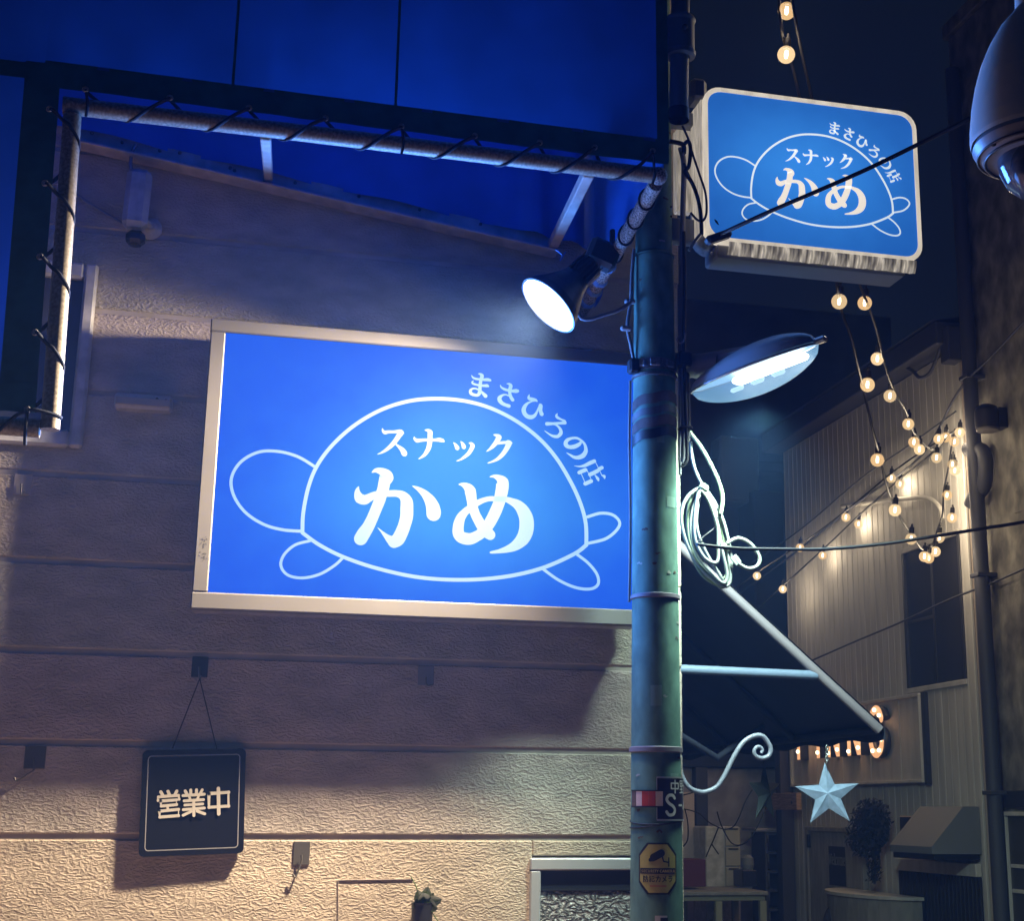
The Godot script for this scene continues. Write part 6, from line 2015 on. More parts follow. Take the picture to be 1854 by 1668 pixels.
func alley_canopy() -> void:
	var z0 := -0.4
	var z1 := -6.4
	var a: Vector3 = Vector3(2.379, 2.989, -0.4)
	var c: Vector3 = Vector3(3.509, 2.03, -0.4)
	var o := thing("alley_canopy", "dark lean-to canopy over the alley on a sloping pipe", "awning", Vector3(2.9, 2.0, -1.9))
	a.x = WALL_X1 + 0.005
	a.y = c.y + (c.x - a.x) * 0.845
	var b := MB.new()
	b.tube([a, a.lerp(c, 0.5), c], 0.026, 14)
	part(o, "front_rafter", b, M.lilac_pipe)
	b = MB.new()
	b.sheet(func(u: float, w: float) -> Vector3:
		var p := a.lerp(c, u) + Vector3(0.018, 0.022, 0)
		return Vector3(p.x, p.y - (0.030 * sin(PI * fmod(w * 5.0, 1.0)) + 0.012 * sin(w * 43.0)) * sin(PI * u), lerpf(z0 + 0.02, z1, w)), 16, 32, Vector3.UP)
	part(o, "fabric", b, M.canopy)
	b = MB.new()
	b.sheet(func(u: float, w: float) -> Vector3: return Vector3(c.x + 0.022, c.y + 0.01 - w * (0.06 + 0.012 * sin(u * 60.0)), lerpf(z0 + 0.02, z1, u)), 60, 2, Vector3.RIGHT)
	part(o, "valance", b, M.canopy)
	for k in range(1, 6):
		b = MB.new()
		var zz := lerpf(z0, z1, k / 5.0)
		b.tube([Vector3(a.x, a.y, zz), Vector3(c.x, c.y, zz)], 0.022, 10)
		part(o, "rafter", b, M.canopy)
	b = MB.new()
	b.tube([Vector3(c.x, c.y, z0), Vector3(c.x, c.y, z1)], 0.022, 10)
	part(o, "eave_pipe", b, M.canopy)
	var t0: Vector3 = Vector3(2.379, 2.323, -0.4)
	var t1: Vector3 = Vector3(3.155, 2.311, -0.4)
	t0.x = WALL_X1 + 0.004
	b = MB.new()
	b.tube([t0, t1], 0.024, 14)
	part(o, "tie_pipe", b, M.blue_pipe)
	b = MB.new()
	b.tube([Vector3(WALL_X1 + 0.02, t0.y - 0.10, z0 - 0.8), Vector3(2.9, t0.y - 0.42, z0 - 0.9), Vector3(3.3, t0.y - 0.22, z0 - 1.2)], 0.02, 8)
	part(o, "brace", b, M.canopy)
	# scroll bracket on the wall corner
	var p: Array = [Vector3(2.304, 1.813, -0.15), Vector3(2.312, 1.77, -0.15), Vector3(2.346, 1.717, -0.15), Vector3(2.401, 1.693, -0.15), Vector3(2.447, 1.696, -0.15), Vector3(2.494, 1.718, -0.15), Vector3(2.529, 1.762, -0.15), Vector3(2.557, 1.811, -0.15), Vector3(2.587, 1.866, -0.15), Vector3(2.617, 1.912, -0.15), Vector3(2.648, 1.946, -0.15), Vector3(2.696, 1.971, -0.15), Vector3(2.743, 1.972, -0.15), Vector3(2.775, 1.937, -0.15), Vector3(2.786, 1.904, -0.15), Vector3(2.774, 1.874, -0.15), Vector3(2.738, 1.862, -0.15), Vector3(2.705, 1.873, -0.15), Vector3(2.697, 1.897, -0.15), Vector3(2.712, 1.917, -0.15), Vector3(2.73, 1.917, -0.15), Vector3(2.742, 1.903, -0.15), Vector3(2.735, 1.887, -0.15)]
	o = thing("scroll_bracket", "pale wrought iron scroll bracket curling out beside the pole", "bracket", p[4])
	b = MB.new()
	var pc := curve(p, 6)
	var rr := []
	for k in pc.size():
		rr.append(lerpf(0.0125, 0.0085, clampf((float(k) / pc.size() - 0.6) / 0.4, 0, 1)))
	b.tube(pc, rr, 12)
	part(o, "scroll", b, M.iron)
	b = MB.new()
	b.bb(Vector3(WALL_X1 + 0.003, p[0].y - 0.02, p[0].z - 0.02), Vector3(WALL_X1 + 0.012, p[0].y + 0.2, p[0].z + 0.02), 0.003)
	part(o, "wall_plate", b, M.iron)
	b = MB.new()
	b.tube([Vector3(WALL_X1 + 0.006, p[0].y + 0.08, p[0].z), Vector3(p[0].x, p[0].y + 0.05, p[0].z), p[0]], 0.0125, 10)
	part(o, "scroll", b, M.iron)


func star_shape(o: Node3D, c: Vector3, R: float, turn: Basis, m: Material) -> void:
	for k in 10:
		var b := MB.new()
		var i := k / 2
		var tip := Vector3(sin(TAU * i / 5), cos(TAU * i / 5), 0) * R
		var side := 1 if k % 2 == 0 else -1
		var v := Vector3(sin(TAU * (i + 0.5 * side) / 5), cos(TAU * (i + 0.5 * side) / 5), 0) * R * 0.40
		for s in [1.0, -1.0]:
			var mid := Vector3(0, 0, R * 0.21 * s)
			b.flat(c + turn * mid, c + turn * tip, c + turn * v, turn * Vector3(0, 0, s))
		part(o, "facet", b, m)


func stars() -> void:
	var c: Vector3 = Vector3(3.249, 1.688, -0.52)
	var o := thing("hanging_star", "pale blue metal barn star hanging under the dark canopy", "star", c - Vector3(0, 0.16, 0))
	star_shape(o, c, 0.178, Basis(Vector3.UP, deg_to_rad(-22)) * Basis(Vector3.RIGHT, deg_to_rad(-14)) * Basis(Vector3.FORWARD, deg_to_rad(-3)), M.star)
	var up: Vector3 = Vector3(3.255, 1.943, -0.52)
	for k in 6:
		var b := MB.new()
		var q := (c + Vector3(0, 0.17, 0)).lerp(up, (k + 0.5) / 6.0)
		var ring := []
		for i in 10:
			var w := TAU * i / 10
			ring.append(q + Vector3(cos(w) * 0.008 * (k % 2), sin(w) * 0.014, cos(w) * 0.008 * ((k + 1) % 2)))
		b.tube(ring, 0.0028, 6, true)
		part(o, "chain_link", b, M.steel)
	c = Vector3(3.306, 1.71, -1.6)
	o = thing("hanging_star", "dark grey metal barn star turned edge-on behind the scroll bracket", "star", c - Vector3(0, 0.2, 0))
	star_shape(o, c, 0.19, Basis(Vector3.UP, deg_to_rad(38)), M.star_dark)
	var b := MB.new()
	b.tube([c + Vector3(0, 0.18, 0), c + Vector3(0, 0.5, 0)], 0.003, 6)
	part(o, "wire", b, M.rubber)


# ---------------------------------------------------------------- shop front on the clad building
func shop_front() -> void:
	var b: MB
	# pale door with a narrow glazed panel
	var tl: Vector3 = Vector3(6.541, 1.394, -8.72)
	var tr: Vector3 = Vector3(6.541, 1.441, -7.352)
	var o := thing("shop_door", "dim grey shop door below the glowing letters", "door", Vector3(AX - 0.03, 0, (tl.z + tr.z) / 2))
	b = MB.new()
	b.bb(Vector3(AX - 0.05, 0.02, tl.z), Vector3(AX - 0.012, tl.y, tr.z), 0.004)
	part(o, "leaf", b, M.dusk_wood)
	var s0: Vector3 = Vector3(6.512, 1.248, -8.174)
	var s1: Vector3 = Vector3(6.512, 0.849, -7.748)
	b = MB.new()
	b.bb(Vector3(AX - 0.056, s1.y, s0.z), Vector3(AX - 0.0505, s0.y, s1.z), 0.002)
	part(o, "chalk_panel", b, mat(0.03, 0.028, 0.026, 0.6))
	var fo := SystemFont.new()
	fo.font_names = PackedStringArray(["Droid Serif"])
	var tx := TextMesh.new()
	tx.font = fo
	tx.font_size = 24
	tx.pixel_size = 0.0044
	tx.depth = 0.002
	tx.text = "Welcome"
	var tm := MeshInstance3D.new()
	tm.name = "chalk_text"
	tm.mesh = tx
	tm.material_override = mat(0.22, 0.22, 0.21, 0.7)
	o.add_child(tm)
	tm.position = Vector3(AX - 0.060, lerpf(s1.y, s0.y, 0.66), (s0.z + s1.z) / 2) - o.position
	tm.rotation.y = -PI / 2
	tm.scale = Vector3(0.95, 1.5, 1)
	for e in [[tl.z - 0.07, tl.z - 0.002], [tr.z + 0.002, tr.z + 0.06]]:
		b = MB.new()
		b.bb(Vector3(AX - 0.07, 0.02, e[0]), Vector3(AX - 0.012, tl.y + 0.05, e[1]), 0.005)
		part(o, "jamb", b, M.dusk_wood)
	b = MB.new()
	b.bb(Vector3(AX - 0.068, tl.y + 0.001, tl.z), Vector3(AX - 0.012, tl.y + 0.049, tr.z), 0.005)
	part(o, "head_frame", b, M.dusk_wood)
	b = MB.new()
	b.bb(Vector3(AX - 0.09, 1.22, tl.z + 0.03), Vector3(AX - 0.0505, 1.36, tl.z + 0.06), 0.006)
	part(o, "handle", b, M.black)
	# bushy wreath by the door
	var wc: Vector3 = Vector3(6.395, 1.447, -6.837)
	o = thing("wall_wreath", "dark bushy dried wreath hanging right of the shop door", "wreath", wc - Vector3(0, 0.4, 0))
	b = MB.new()
	var rg := RandomNumberGenerator.new()
	rg.seed = 33
	for k in 1500:
		var u := rg.randf() * TAU
		var rad := sqrt(rg.randf())
		var p := wc + Vector3(rg.randf_range(-0.05, 0.05), sin(u) * 0.27 * rad + 0.07 * cos(u), cos(u) * 0.46 * rad)
		if rg.randf() < 0.2:
			p = wc + Vector3(rg.randf_range(-0.04, 0.04), rg.randf_range(-0.5, -0.15), rg.randf_range(0.0, 0.18))
		var d := Vector3(rg.randf_range(-1, 1), rg.randf_range(-1, 1), rg.randf_range(-1, 1)).normalized() * rg.randf_range(0.02, 0.06)
		var s := d.cross(Vector3(rg.randf(), 1, rg.randf())).normalized() * rg.randf_range(0.006, 0.015)
		b.flat(p - d, p + s, p + d, Vector3.LEFT)
		b.flat(p - d, p - s, p + d, Vector3.LEFT)
	part(o, "foliage", b, mat(0.035, 0.035, 0.030, 0.9))
	b = MB.new()
	b.ball(wc + Vector3(0.05, 0, 0), 0.19, 14, 10, Vector3(0.3, 1.1, 1.9))
	part(o, "core", b, mat(0.02, 0.02, 0.018, 0.9))
	# rounded planter counter in front of the door
	var k0: Vector3 = Vector3(6.16, 0.818, -7.761)
	var k1: Vector3 = Vector3(6.16, 0.856, -6.038)
	o = thing("stone_basin", "rounded grey basin counter with an arched recess before the shop door", "basin", Vector3(AX - 0.2, 0, (k0.z + k1.z) / 2))
	var top := k0.y
	b = MB.new()
	var poly := PackedVector2Array()
	var zc := (k0.z + k1.z) / 2
	var hz := (k1.z - k0.z) / 2
	for i in 17:
		var w := PI * i / 16.0
		poly.append(Vector2(-cos(w) * hz, sin(w) * 0.44))
	b.prism(poly, Transform3D(Basis(Vector3(0, 0, 1), Vector3(-1, 0, 0), Vector3(0, 1, 0)), Vector3(AX - 0.06, 0.01, zc)), top - 0.02)
	part(o, "drum", b, M.dusk_wood)
	b = MB.new()
	var pl2 := PackedVector2Array()
	for p in poly:
		pl2.append(p * 1.05)
	b.prism(pl2, Transform3D(Basis(Vector3(0, 0, 1), Vector3(-1, 0, 0), Vector3(0, 1, 0)), Vector3(AX - 0.058, top - 0.009, zc)), 0.03)
	part(o, "rim", b, M.cladding)
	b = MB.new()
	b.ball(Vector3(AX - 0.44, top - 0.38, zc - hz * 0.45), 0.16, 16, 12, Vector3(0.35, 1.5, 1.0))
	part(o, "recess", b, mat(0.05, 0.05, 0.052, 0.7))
	# small lamp box and slanted hood right of it
	var m0: Vector3 = Vector3(6.453, 1.569, -5.996)
	o = thing("wall_speaker", "small black box mounted above the slanted hood", "box", m0 - Vector3(0, 0.15, 0))
	b = MB.new()
	b.bb(Vector3(AX - 0.23, m0.y - 0.21, m0.z - 0.09), Vector3(AX - 0.012, m0.y, m0.z + 0.23), 0.008)
	part(o, "body", b, M.dark_plastic)
	b = MB.new()
	b.bb(Vector3(AX - 0.21, m0.y - 0.19, m0.z - 0.10), Vector3(AX - 0.03, m0.y - 0.02, m0.z - 0.0905), 0.002)
	part(o, "grille", b, M.dusk_wood)
	var h0: Vector3 = Vector3(6.16, 1.255, -5.289)
	var h1: Vector3 = Vector3(6.541, 1.531, -5.11)
	var h2: Vector3 = Vector3(6.16, 1.188, -4.397)
	o = thing("hood", "dark slanted hood canopy over the black roller shutter", "hood", Vector3(AX - 0.2, h0.y, (h0.z + h2.z) / 2))
	b = MB.new()
	var hp := PackedVector2Array([Vector2(0, 0), Vector2(0.47, 0), Vector2(0.47, 0.06), Vector2(0.15, 0.40), Vector2(0, 0.40)])
	b.prism(hp, Transform3D(Basis(Vector3(-1, 0, 0), Vector3(0, 1, 0), Vector3(0, 0, -1)), Vector3(AX - 0.012, h0.y, -4.97)), 0.82)
	part(o, "shell", b, M.sign_grey)
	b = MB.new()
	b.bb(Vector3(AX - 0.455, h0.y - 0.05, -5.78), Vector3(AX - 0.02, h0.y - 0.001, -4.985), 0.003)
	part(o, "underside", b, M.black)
	# roller shutter
	o = thing("roller_shutter", "black roller shutter with pale lintel beside the downpipe", "shutter", Vector3(AX - 0.03, 0, -5.8))
	var ly: Vector3 = Vector3(6.512, 1.083, -5.83)
	b = MB.new()
	b.bb(Vector3(AX - 0.07, ly.y - 0.02, -6.57), Vector3(AX - 0.012, ly.y + 0.09, -4.98), 0.005)
	part(o, "lintel", b, M.cladding)
	for k in 22:
		b = MB.new()
		var zz := -6.56 + k * 0.072
		b.bb(Vector3(AX - 0.035, 0.02, zz), Vector3(AX - 0.012, ly.y - 0.021, zz + 0.066), 0.008)
		part(o, "slat", b, M.black)
	# timber plank and door post at the facade's far end
	var w0: Vector3 = Vector3(6.365, 1.709, -9.13)
	b = MB.new()
	b.bb(Vector3(AX - 0.24, w0.y - 0.09, -9.55), Vector3(AX - 0.18, w0.y + 0.095, -8.58), 0.005)
	o = thing("timber_plank", "short orange timber plank behind the pale star", "plank", Vector3(AX - 0.2, w0.y - 0.09, -9.0))
	part(o, "plank", b, M.wood)
	b = MB.new()
	b.lathe([Vector2(0.019, 0), Vector2(0.017, 0.004), Vector2(0, 0.005)], Vector3(AX - 0.24, w0.y - 0.008, -8.72), Vector3.LEFT, 12)
	part(o, "knot", b, M.black)
	b = MB.new()
	b.bb(Vector3(AX - 0.17, 0, -9.38), Vector3(AX - 0.013, 2.6, -9.22), 0.006)
	lone("door_post", b, mat(0.06, 0.055, 0.06, 0.7), "dark timber post at the far end of the clad facade", "post")


func alley_end() -> void:
	var b := MB.new()
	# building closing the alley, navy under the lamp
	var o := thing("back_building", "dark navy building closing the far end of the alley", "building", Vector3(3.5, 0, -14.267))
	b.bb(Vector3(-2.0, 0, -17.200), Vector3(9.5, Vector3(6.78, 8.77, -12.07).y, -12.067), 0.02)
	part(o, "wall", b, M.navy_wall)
	b = MB.new()
	var p: Array = [Vector3(6.614, 5.721, -11.96), Vector3(7.19, 6.03, -11.96), Vector3(7.196, 6.349, -11.96), Vector3(6.914, 6.65, -11.96)]
	b.bb(Vector3(p[0].x, p[0].y, -12.052), Vector3(p[1].x, p[3].y, -11.627), 0.03)
	part(o, "air_unit", b, M.sign_grey)
	b = MB.new()
	var q: Array = [Vector3(7.018, 5.086, -11.99), Vector3(7.321, 5.886, -11.99)]
	b.bb(Vector3(q[0].x, q[0].y, -12.064), Vector3(q[1].x, q[1].y, -12.008), 0.01)
	part(o, "window", b, M.navy_dark)
	b = MB.new()
	b.bb(Vector3(Vector3(7.027, 5.006, -11.5).x, 0, -12.064), Vector3(Vector3(7.483, 5.028, -11.5).x, Vector3(7.336, 5.865, -11.5).y, -11.480), 0.02)
	part(o, "drain_shaft", b, mat(0.055, 0.035, 0.045, 0.8))
	b = MB.new()
	b.bb(Vector3(-2.1, 6.2, -12.062), Vector3(9.6, 6.35, -11.773), 0.02)
	part(o, "string_course", b, M.navy_wall)
	# inner partition of the open stall
	o = thing("stall_wall", "pale lilac back wall of the open stall in the alley", "wall", Vector3(3.4, 0, -10.600))
	b = MB.new()
	b.bb(Vector3(2.6, 0, -10.820), Vector3(Vector3(7.09, 1.402, -10.6).x, 2.12, -10.600), 0.01)
	part(o, "panel", b, M.pale_wall)
	b = MB.new()
	b.bb(Vector3(2.6, 2.121, -10.893), Vector3(Vector3(7.134, 1.402, -10.6).x, 2.30, -10.453), 0.01)
	part(o, "head_beam", b, M.canopy)
	b = MB.new()
	b.bb(Vector3(Vector3(5.821, 1.398, -10.5).x, 0, -10.599), Vector3(Vector3(5.976, 1.399, -10.5).x, 2.12, -10.453), 0.006)
	part(o, "pilaster", b, M.fascia)
	# lit end of wall beside the pole
	b = MB.new()
	var e0: Vector3 = Vector3(5.193, 1.652, -8.99)
	var e1: Vector3 = Vector3(5.315, 1.086, -8.99)
	b.bb(Vector3(e0.x - 0.2, 0.3, -9.104), Vector3(e1.x, e0.y + 0.15, -8.987), 0.004)
	lone("pale_board", b, mat(0.50, 0.40, 0.36, 0.7), "tall pale pink board just right of the pole", "board")
	# maroon crate on the table
	var r0: Vector3 = Vector3(4.847, 1.119, -7.96)
	var r1: Vector3 = Vector3(5.089, 0.846, -7.96)
	o = thing("maroon_box", "maroon box on the left end of the alley table", "box", Vector3((r0.x + r1.x) / 2, r1.y, -8.107))
	b = MB.new()
	b.bb(Vector3(r0.x - 0.1, r1.y, -8.327), Vector3(r1.x, r0.y, -7.960), 0.006)
	part(o, "body", b, M.maroon)
	# fridge
	var f0: Vector3 = Vector3(5.298, 1.438, -8.55)
	var f1: Vector3 = Vector3(5.689, 0.814, -8.55)
	o = thing("cabinet", "tall off-white two-drawer cabinet standing behind the alley table", "cabinet", Vector3((f0.x + f1.x) / 2, 0, -8.840))
	b = MB.new()
	b.bb(Vector3(f0.x, 0, -9.280), Vector3(f1.x, f0.y, -8.576), 0.012)
	part(o, "carcass", b, M.white_plastic)
	var fx: Vector3 = Vector3(5.518, 1.422, -8.55)
	for k in 3:
		b = MB.new()
		var yy := lerpf(f1.y, f0.y, k / 3.0)
		b.bb(Vector3(fx.x, yy + 0.008, -8.575), Vector3(f1.x - 0.006, yy + (f0.y - f1.y) / 3.0 - 0.004, -8.547), 0.004)
		var dr := part(o, "drawer", b, mat(0.36, 0.33, 0.26, 0.6))
		b = MB.new()
		b.bb(Vector3(fx.x + 0.03, yy + (f0.y - f1.y) / 3.0 - 0.03, -8.546), Vector3(f1.x - 0.03, yy + (f0.y - f1.y) / 3.0 - 0.016, -8.535), 0.002)
		part(dr, "grip", b, M.black)
	# dark machine with jug
	var g0: Vector3 = Vector3(5.544, 1.003, -8.11)
	var g1: Vector3 = Vector3(5.7, 0.836, -8.11)
	o = thing("coffee_machine", "small dark machine with a grey tank on the alley table", "machine", Vector3((g0.x + g1.x) / 2, g1.y, -8.253))
	b = MB.new()
	b.bb(Vector3(g0.x, g1.y, -8.400), Vector3(g1.x, g0.y, -8.107), 0.008)
	part(o, "base", b, M.dark_plastic)
	b = MB.new()
	b.lathe([Vector2(0, 0.001), Vector2(0.06, 0.001), Vector2(0.07, 0.05), Vector2(0.065, 0.12), Vector2(0.03, 0.15), Vector2(0, 0.15)], Vector3((g0.x + g1.x) / 2 + 0.03, g0.y, -8.253), Vector3.UP, 18)
	part(o, "tank", b, M.sign_grey)
	# dark shelf units right of it
	var d0: Vector3 = Vector3(6.305, 1.365, -9.43)
	var d1: Vector3 = Vector3(6.554, 0.562, -9.43)
	o = thing("shelf_rack", "dark shelf rack against the stall wall", "shelf", Vector3((d0.x + d1.x) / 2, 0, -9.720))
	for e in [d0.x, d1.x - 0.03]:
		b = MB.new()
		b.bb(Vector3(e, 0, -9.867), Vector3(e + 0.03, d0.y, -9.427), 0.003)
		part(o, "side", b, M.fascia)
	for k in 5:
		b = MB.new()
		var yy := lerpf(0.5, d0.y - 0.03, k / 4.0)
		b.bb(Vector3(d0.x + 0.031, yy, -9.867), Vector3(d1.x - 0.031, yy + 0.03, -9.441), 0.003)
		part(o, "shelf_board", b, M.fascia)
	b = MB.new()
	b.bb(Vector3(d0.x - 0.12, d0.y + 0.02, -9.867), Vector3(d1.x + 0.02, d0.y + 0.05, -9.427), 0.004)
	part(o, "top_board", b, M.pale_wall)
	# bar table
	var t0: Vector3 = Vector3(4.719, 0.827, -7.52)
	var t1: Vector3 = Vector3(5.581, 0.78, -7.52)
	o = thing("bar_table", "high table with pale square legs in the alley", "table", Vector3((t0.x + t1.x) / 2, 0, -7.960))
	b = MB.new()
	b.bb(Vector3(t0.x - 0.25, t1.y + 0.002, -8.547), Vector3(t1.x + 0.02, t1.y + 0.04, -7.520), 0.006)
	part(o, "top", b, M.dusk_wood)
	b = MB.new()
	b.bb(Vector3(t0.x - 0.22, t1.y - 0.05, -7.623), Vector3(t1.x, t1.y, -7.564), 0.004)
	part(o, "apron", b, mat(0.30, 0.29, 0.20, 0.6))
	for e in [[Vector3(5.089, 0.684, -7.59).x, -7.59], [Vector3(5.559, 0.68, -7.59).x, -7.59], [Vector3(5.089, 0.684, -7.59).x - 0.1, -8.4], [Vector3(5.559, 0.68, -7.59).x, -8.4]]:
		b = MB.new()
		b.bb(Vector3(e[0] - 0.035, 0, e[1] - 0.03), Vector3(e[0] + 0.035, t1.y - 0.051, e[1] + 0.03), 0.006)
		part(o, "leg", b, mat(0.30, 0.29, 0.20, 0.6))
	# unlit twig lights strung under the canopy
	var runs := [
		[Vector3(3.509, 1.712, -3.883), Vector3(3.588, 1.733, -3.858), Vector3(3.627, 1.757, -3.842)],
		[Vector3(3.515, 1.619, -3.906), Vector3(3.597, 1.603, -3.889), Vector3(3.664, 1.575, -3.879), Vector3(3.724, 1.523, -3.878), Vector3(3.791, 1.487, -3.87), Vector3(3.849, 1.468, -3.86), Vector3(3.904, 1.484, -3.842), Vector3(3.934, 1.525, -3.824), Vector3(3.961, 1.598, -3.798), Vector3(3.988, 1.679, -3.771), Vector3(4.031, 1.76, -3.739)],
		[Vector3(3.818, 1.597, -3.941), Vector3(3.848, 1.515, -3.955), Vector3(3.895, 1.426, -3.966), Vector3(3.948, 1.361, -3.969), Vector3(4.014, 1.353, -3.954), Vector3(4.076, 1.402, -3.926), Vector3(4.126, 1.497, -3.889), Vector3(4.168, 1.599, -3.852)],
		[Vector3(3.548, 1.611, -3.899), Vector3(3.575, 1.514, -3.918), Vector3(3.583, 1.393, -3.947), Vector3(3.551, 1.336, -3.97)],
		[Vector3(3.803, 1.487, -3.867), Vector3(3.773, 1.394, -3.898), Vector3(3.742, 1.313, -3.927), Vector3(3.726, 1.264, -3.944)],
		[Vector3(3.759, 1.362, -3.91), Vector3(3.795, 1.313, -3.914), Vector3(3.817, 1.285, -3.915)],
	]
	for k in runs.size():
		b = MB.new()
		b.tube(curve(runs[k], 6), 0.005, 6)
		lone("twig_wire", b, M.rubber, ["short dark wire end just right of the pole", "dark wire sagging from the pole towards the dark star", "dark wire hanging in a deep loop under the dark star", "dark wire dropping straight down just right of the pole", "dark wire trailing down in front of the white cabinet", "tiny dark wire twig at the trailing wire"][k], "wire", "unlit dark wires under the canopy")


# ---------------------------------------------------------------- festoon bulbs
func festoon(label: String, cable: Array, bulbs: Array) -> void:
	var o := thing("festoon_string", label, "string lights", bulbs[bulbs.size() - 1], "strings of warm bulbs over the alley")
	var b := MB.new()
	b.tube(curve(cable, 6), 0.009, 7)
	part(o, "cable", b, M.socket)
	for p in bulbs:
		var c: Vector3 = p
		# nearest point of the cable above carries the socket
		var up := Vector3(0.12, 1, 0).normalized()
		b = MB.new()
		b.ball(c, 0.0465, 18, 12)
		shade += 1
		var g := part(o, "bulb", b, M.bulbs[(shade * 7) % 4])
		b = MB.new()
		b.lathe([Vector2(0, -0.006), Vector2(0.018, -0.004), Vector2(0.021, 0.024), Vector2(0.020, 0.055), Vector2(0.009, 0.065), Vector2(0.008, 0.085)], c + up * 0.038, up, 10)
		part(g, "socket", b, M.socket)
		b = MB.new()
		b.tube([c - up * 0.020, c + up * 0.002, c + up * 0.024], [0.008, 0.012, 0.008], 8)
		part(g, "filament", b, M.filament)
		var l := OmniLight3D.new()
		l.name = "bulb_light"
		l.light_color = Color(1.0, 0.80, 0.54).linear_to_srgb()
		l.light_energy = [0.085, 0.065, 0.095, 0.072][(shade * 7) % 4]
		l.light_size = 0.02
		l.omni_range = 8.0
		l.omni_attenuation = 2.0
		l.shadow_enabled = true
		l.position = c
		add_child(l)


func festoons() -> void:
	M.bulbs = []
	for e in [[1.15, 0.66, 0.31], [0.95, 0.70, 0.36], [1.3, 0.70, 0.36], [1.05, 0.62, 0.27]]:
		var m := glow(1.0, e[1], e[2], e[0], 0.004, 0.003, 0.002)
		m.metallic_specular = 0.1
		m.transparency = BaseMaterial3D.TRANSPARENCY_ALPHA
		m.albedo_color.a = 0.55
		m.roughness = 0.4
		M.bulbs.append(m)
	M.filament = glow(1.0, 0.86, 0.60, 9.0)
	festoon("nearest string of warm bulbs passing behind the small sign", [Vector3(2.671, 5.865, 0.534), Vector3(2.672, 5.766, 0.509), Vector3(2.702, 5.582, 0.469), Vector3(2.864, 5.551, 0.205), Vector3(3.022, 5.512, -0.074), Vector3(3.234, 5.15, -0.347), Vector3(3.428, 4.674, -0.58), Vector3(3.529, 4.531, -0.74), Vector3(3.688, 4.439, -0.957), Vector3(3.867, 4.327, -1.249), Vector3(4.012, 4.217, -1.474), Vector3(4.203, 4.084, -1.779), Vector3(4.338, 4.008, -1.988), Vector3(4.578, 3.942, -2.412), Vector3(4.788, 3.886, -2.766), Vector3(5.13, 3.841, -3.308), Vector3(5.412, 3.81, -3.712), Vector3(5.808, 3.805, -4.315), Vector3(5.964, 3.807, -4.509)],
		[Vector3(2.716, 5.696, 0.502), Vector3(2.729, 5.472, 0.448), Vector3(3.488, 4.552, -0.67), Vector3(3.962, 4.258, -1.328), Vector3(4.335, 3.942, -2.005), Vector3(4.866, 3.785, -2.847), Vector3(5.398, 3.737, -3.66), Vector3(5.916, 3.747, -4.451)])
	festoon("string of warm bulbs dropping from the bracket in a loop", [Vector3(5.964, 3.807, -4.509), Vector3(6.152, 3.915, -4.742), Vector3(6.216, 4.043, -4.767), Vector3(6.324, 4.226, -4.852), Vector3(6.354, 4.434, -4.865), Vector3(6.413, 4.645, -4.87), Vector3(6.429, 4.841, -4.816), Vector3(6.45, 4.964, -4.779)],
		[Vector3(6.024, 3.759, -4.58), Vector3(6.18, 3.853, -4.75), Vector3(6.239, 3.985, -4.776), Vector3(6.409, 4.188, -4.84), Vector3(6.385, 4.401, -4.866), Vector3(6.472, 4.636, -4.858), Vector3(6.449, 4.69, -4.85), Vector3(6.45, 4.89, -4.798)])
	festoon("second string of warm bulbs sagging to the bracket by the downpipe", [Vector3(2.716, 5.865, 0.546), Vector3(2.781, 5.583, 0.489), Vector3(3.089, 5.513, -0.057), Vector3(3.614, 5.033, -0.823), Vector3(3.846, 4.837, -1.123), Vector3(4.035, 4.801, -1.403), Vector3(4.286, 4.761, -1.807), Vector3(4.543, 4.67, -2.233), Vector3(4.817, 4.619, -2.645), Vector3(5.157, 4.653, -3.167), Vector3(5.484, 4.655, -3.71), Vector3(5.782, 4.653, -4.103), Vector3(6.003, 4.677, -4.349), Vector3(6.193, 4.795, -4.579), Vector3(6.326, 4.904, -4.677), Vector3(6.467, 4.998, -4.766)],
		[Vector3(3.968, 4.813, -1.332), Vector3(4.417, 4.704, -2.108), Vector3(4.708, 4.569, -2.526), Vector3(5.247, 4.595, -3.318), Vector3(5.563, 4.597, -3.854), Vector3(5.68, 4.575, -3.99), Vector3(6.031, 4.611, -4.359), Vector3(6.175, 4.842, -4.572), Vector3(6.307, 4.894, -4.684), Vector3(6.459, 4.956, -4.704)])
	festoon("upper of two distant bulb strings running into the alley", [Vector3(6.467, 4.998, -4.766), Vector3(6.503, 4.9, -5.409), Vector3(6.511, 4.811, -6.047), Vector3(6.48, 4.634, -6.876), Vector3(6.46, 4.442, -7.707), Vector3(6.296, 4.121, -8.607), Vector3(6.157, 3.864, -9.325)],
		[Vector3(6.519, 4.764, -6.057), Vector3(6.517, 4.545, -7.049), Vector3(6.464, 4.344, -7.89), Vector3(6.281, 4.066, -8.625)])
	festoon("lower of two distant bulb strings running into the alley", [Vector3(6.467, 4.998, -4.766), Vector3(6.355, 4.895, -5.289), Vector3(6.294, 4.799, -5.796), Vector3(6.244, 4.631, -6.629), Vector3(6.166, 4.455, -7.619), Vector3(5.986, 4.267, -8.489), Vector3(5.781, 4.044, -9.225)],
		[Vector3(6.364, 4.788, -5.93), Vector3(6.259, 4.553, -6.793), Vector3(6.102, 4.373, -7.656), Vector3(5.931, 4.188, -8.523)])


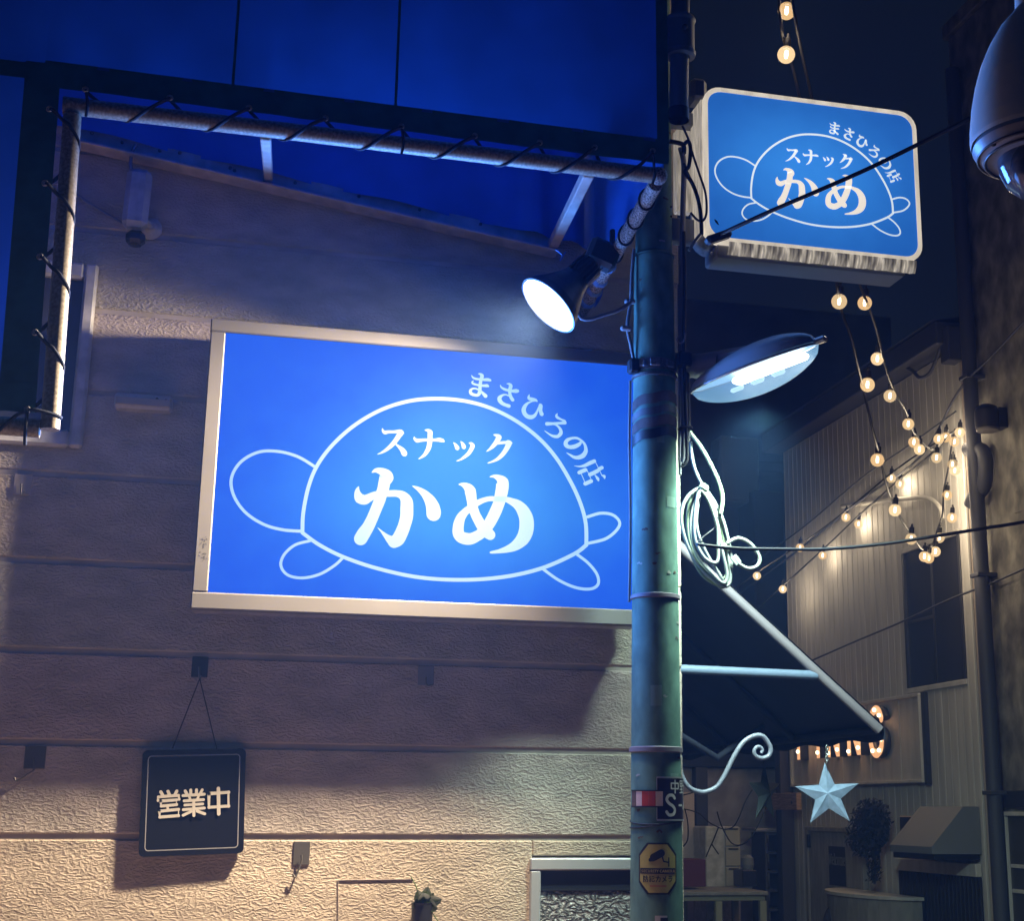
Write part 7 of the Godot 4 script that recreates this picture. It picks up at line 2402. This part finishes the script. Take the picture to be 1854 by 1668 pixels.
func overhead_cables() -> void:
	var b := MB.new()
	b.tube(curve([Vector3(1.952, 3.976, 1.408), Vector3(2.015, 3.981, 1.553), Vector3(2.133, 4.015, 1.697), Vector3(2.274, 4.059, 1.83), Vector3(2.444, 4.126, 1.943), Vector3(2.621, 4.206, 2.062), Vector3(2.77, 4.264, 2.221), Vector3(2.922, 4.332, 2.383), Vector3(3.291, 4.554, 2.587)] + [Vector3(6.58, 7.166, 0.592)], 6), 0.009, 8)
	b.box(Vector3(1.976, 3.971, 1.455), Vector3(0.12, 0.035, 0.05), 0.01, Basis(Vector3.BACK, 0.42))
	lone("service_cable", b, M.black, "black service cable crossing diagonally in front of the small sign", "cable")
	b = MB.new()
	b.tube(curve([Vector3(2.083, 2.762, 0.81), Vector3(2.282, 2.763, 0.754), Vector3(2.576, 2.795, 0.624), Vector3(2.817, 2.816, 0.584), Vector3(3.071, 2.841, 0.655), Vector3(3.275, 2.863, 0.819), Vector3(3.424, 2.878, 0.967), Vector3(3.566, 2.892, 1.113), Vector3(3.957, 2.96, 1.388)] + [Vector3(6.58, 3.777, -0.911)], 6), 0.008, 8)
	lone("slack_cable", b, M.rubber, "dark slack cable running right from the tied cable hank", "cable")
	b = MB.new()
	b.tube(curve([Vector3(6.512, 3.242, -8.384), Vector3(6.512, 3.323, -7.34), Vector3(6.512, 3.405, -6.165), Vector3(6.512, 3.495, -5.143), Vector3(6.512, 3.531, -4.438), Vector3(6.512, 3.582, -3.797), Vector3(6.512, 3.67, -2.678)], 5), 0.010, 7)
	lone("facade_cable", b, M.fascia, "thin cable slanting low across the clad and concrete walls", "cable")
	b = MB.new()
	b.tube(curve([Vector3(6.453, 4.25, -10.798), Vector3(6.453, 4.504, -8.634), Vector3(6.453, 4.754, -6.807), Vector3(6.453, 4.911, -5.447), Vector3(6.453, 5.338, -4.671), Vector3(6.453, 5.495, -4.007), Vector3(6.453, 5.634, -3.444), Vector3(6.453, 5.863, -2.292)], 5), 0.012, 7)
	lone("facade_cable", b, M.fascia, "thick dark cable slanting high across the clad and concrete walls", "cable")
	b = MB.new()
	b.tube(curve([Vector3(6.483, 4.616, -10.152), Vector3(6.483, 4.757, -8.523), Vector3(6.483, 5, -6.851), Vector3(6.483, 5.083, -5.818), Vector3(6.483, 5.18, -4.797)], 5), 0.008, 7)
	lone("facade_cable", b, M.fascia, "thin cable just beneath the thick one on the cladding", "cable")
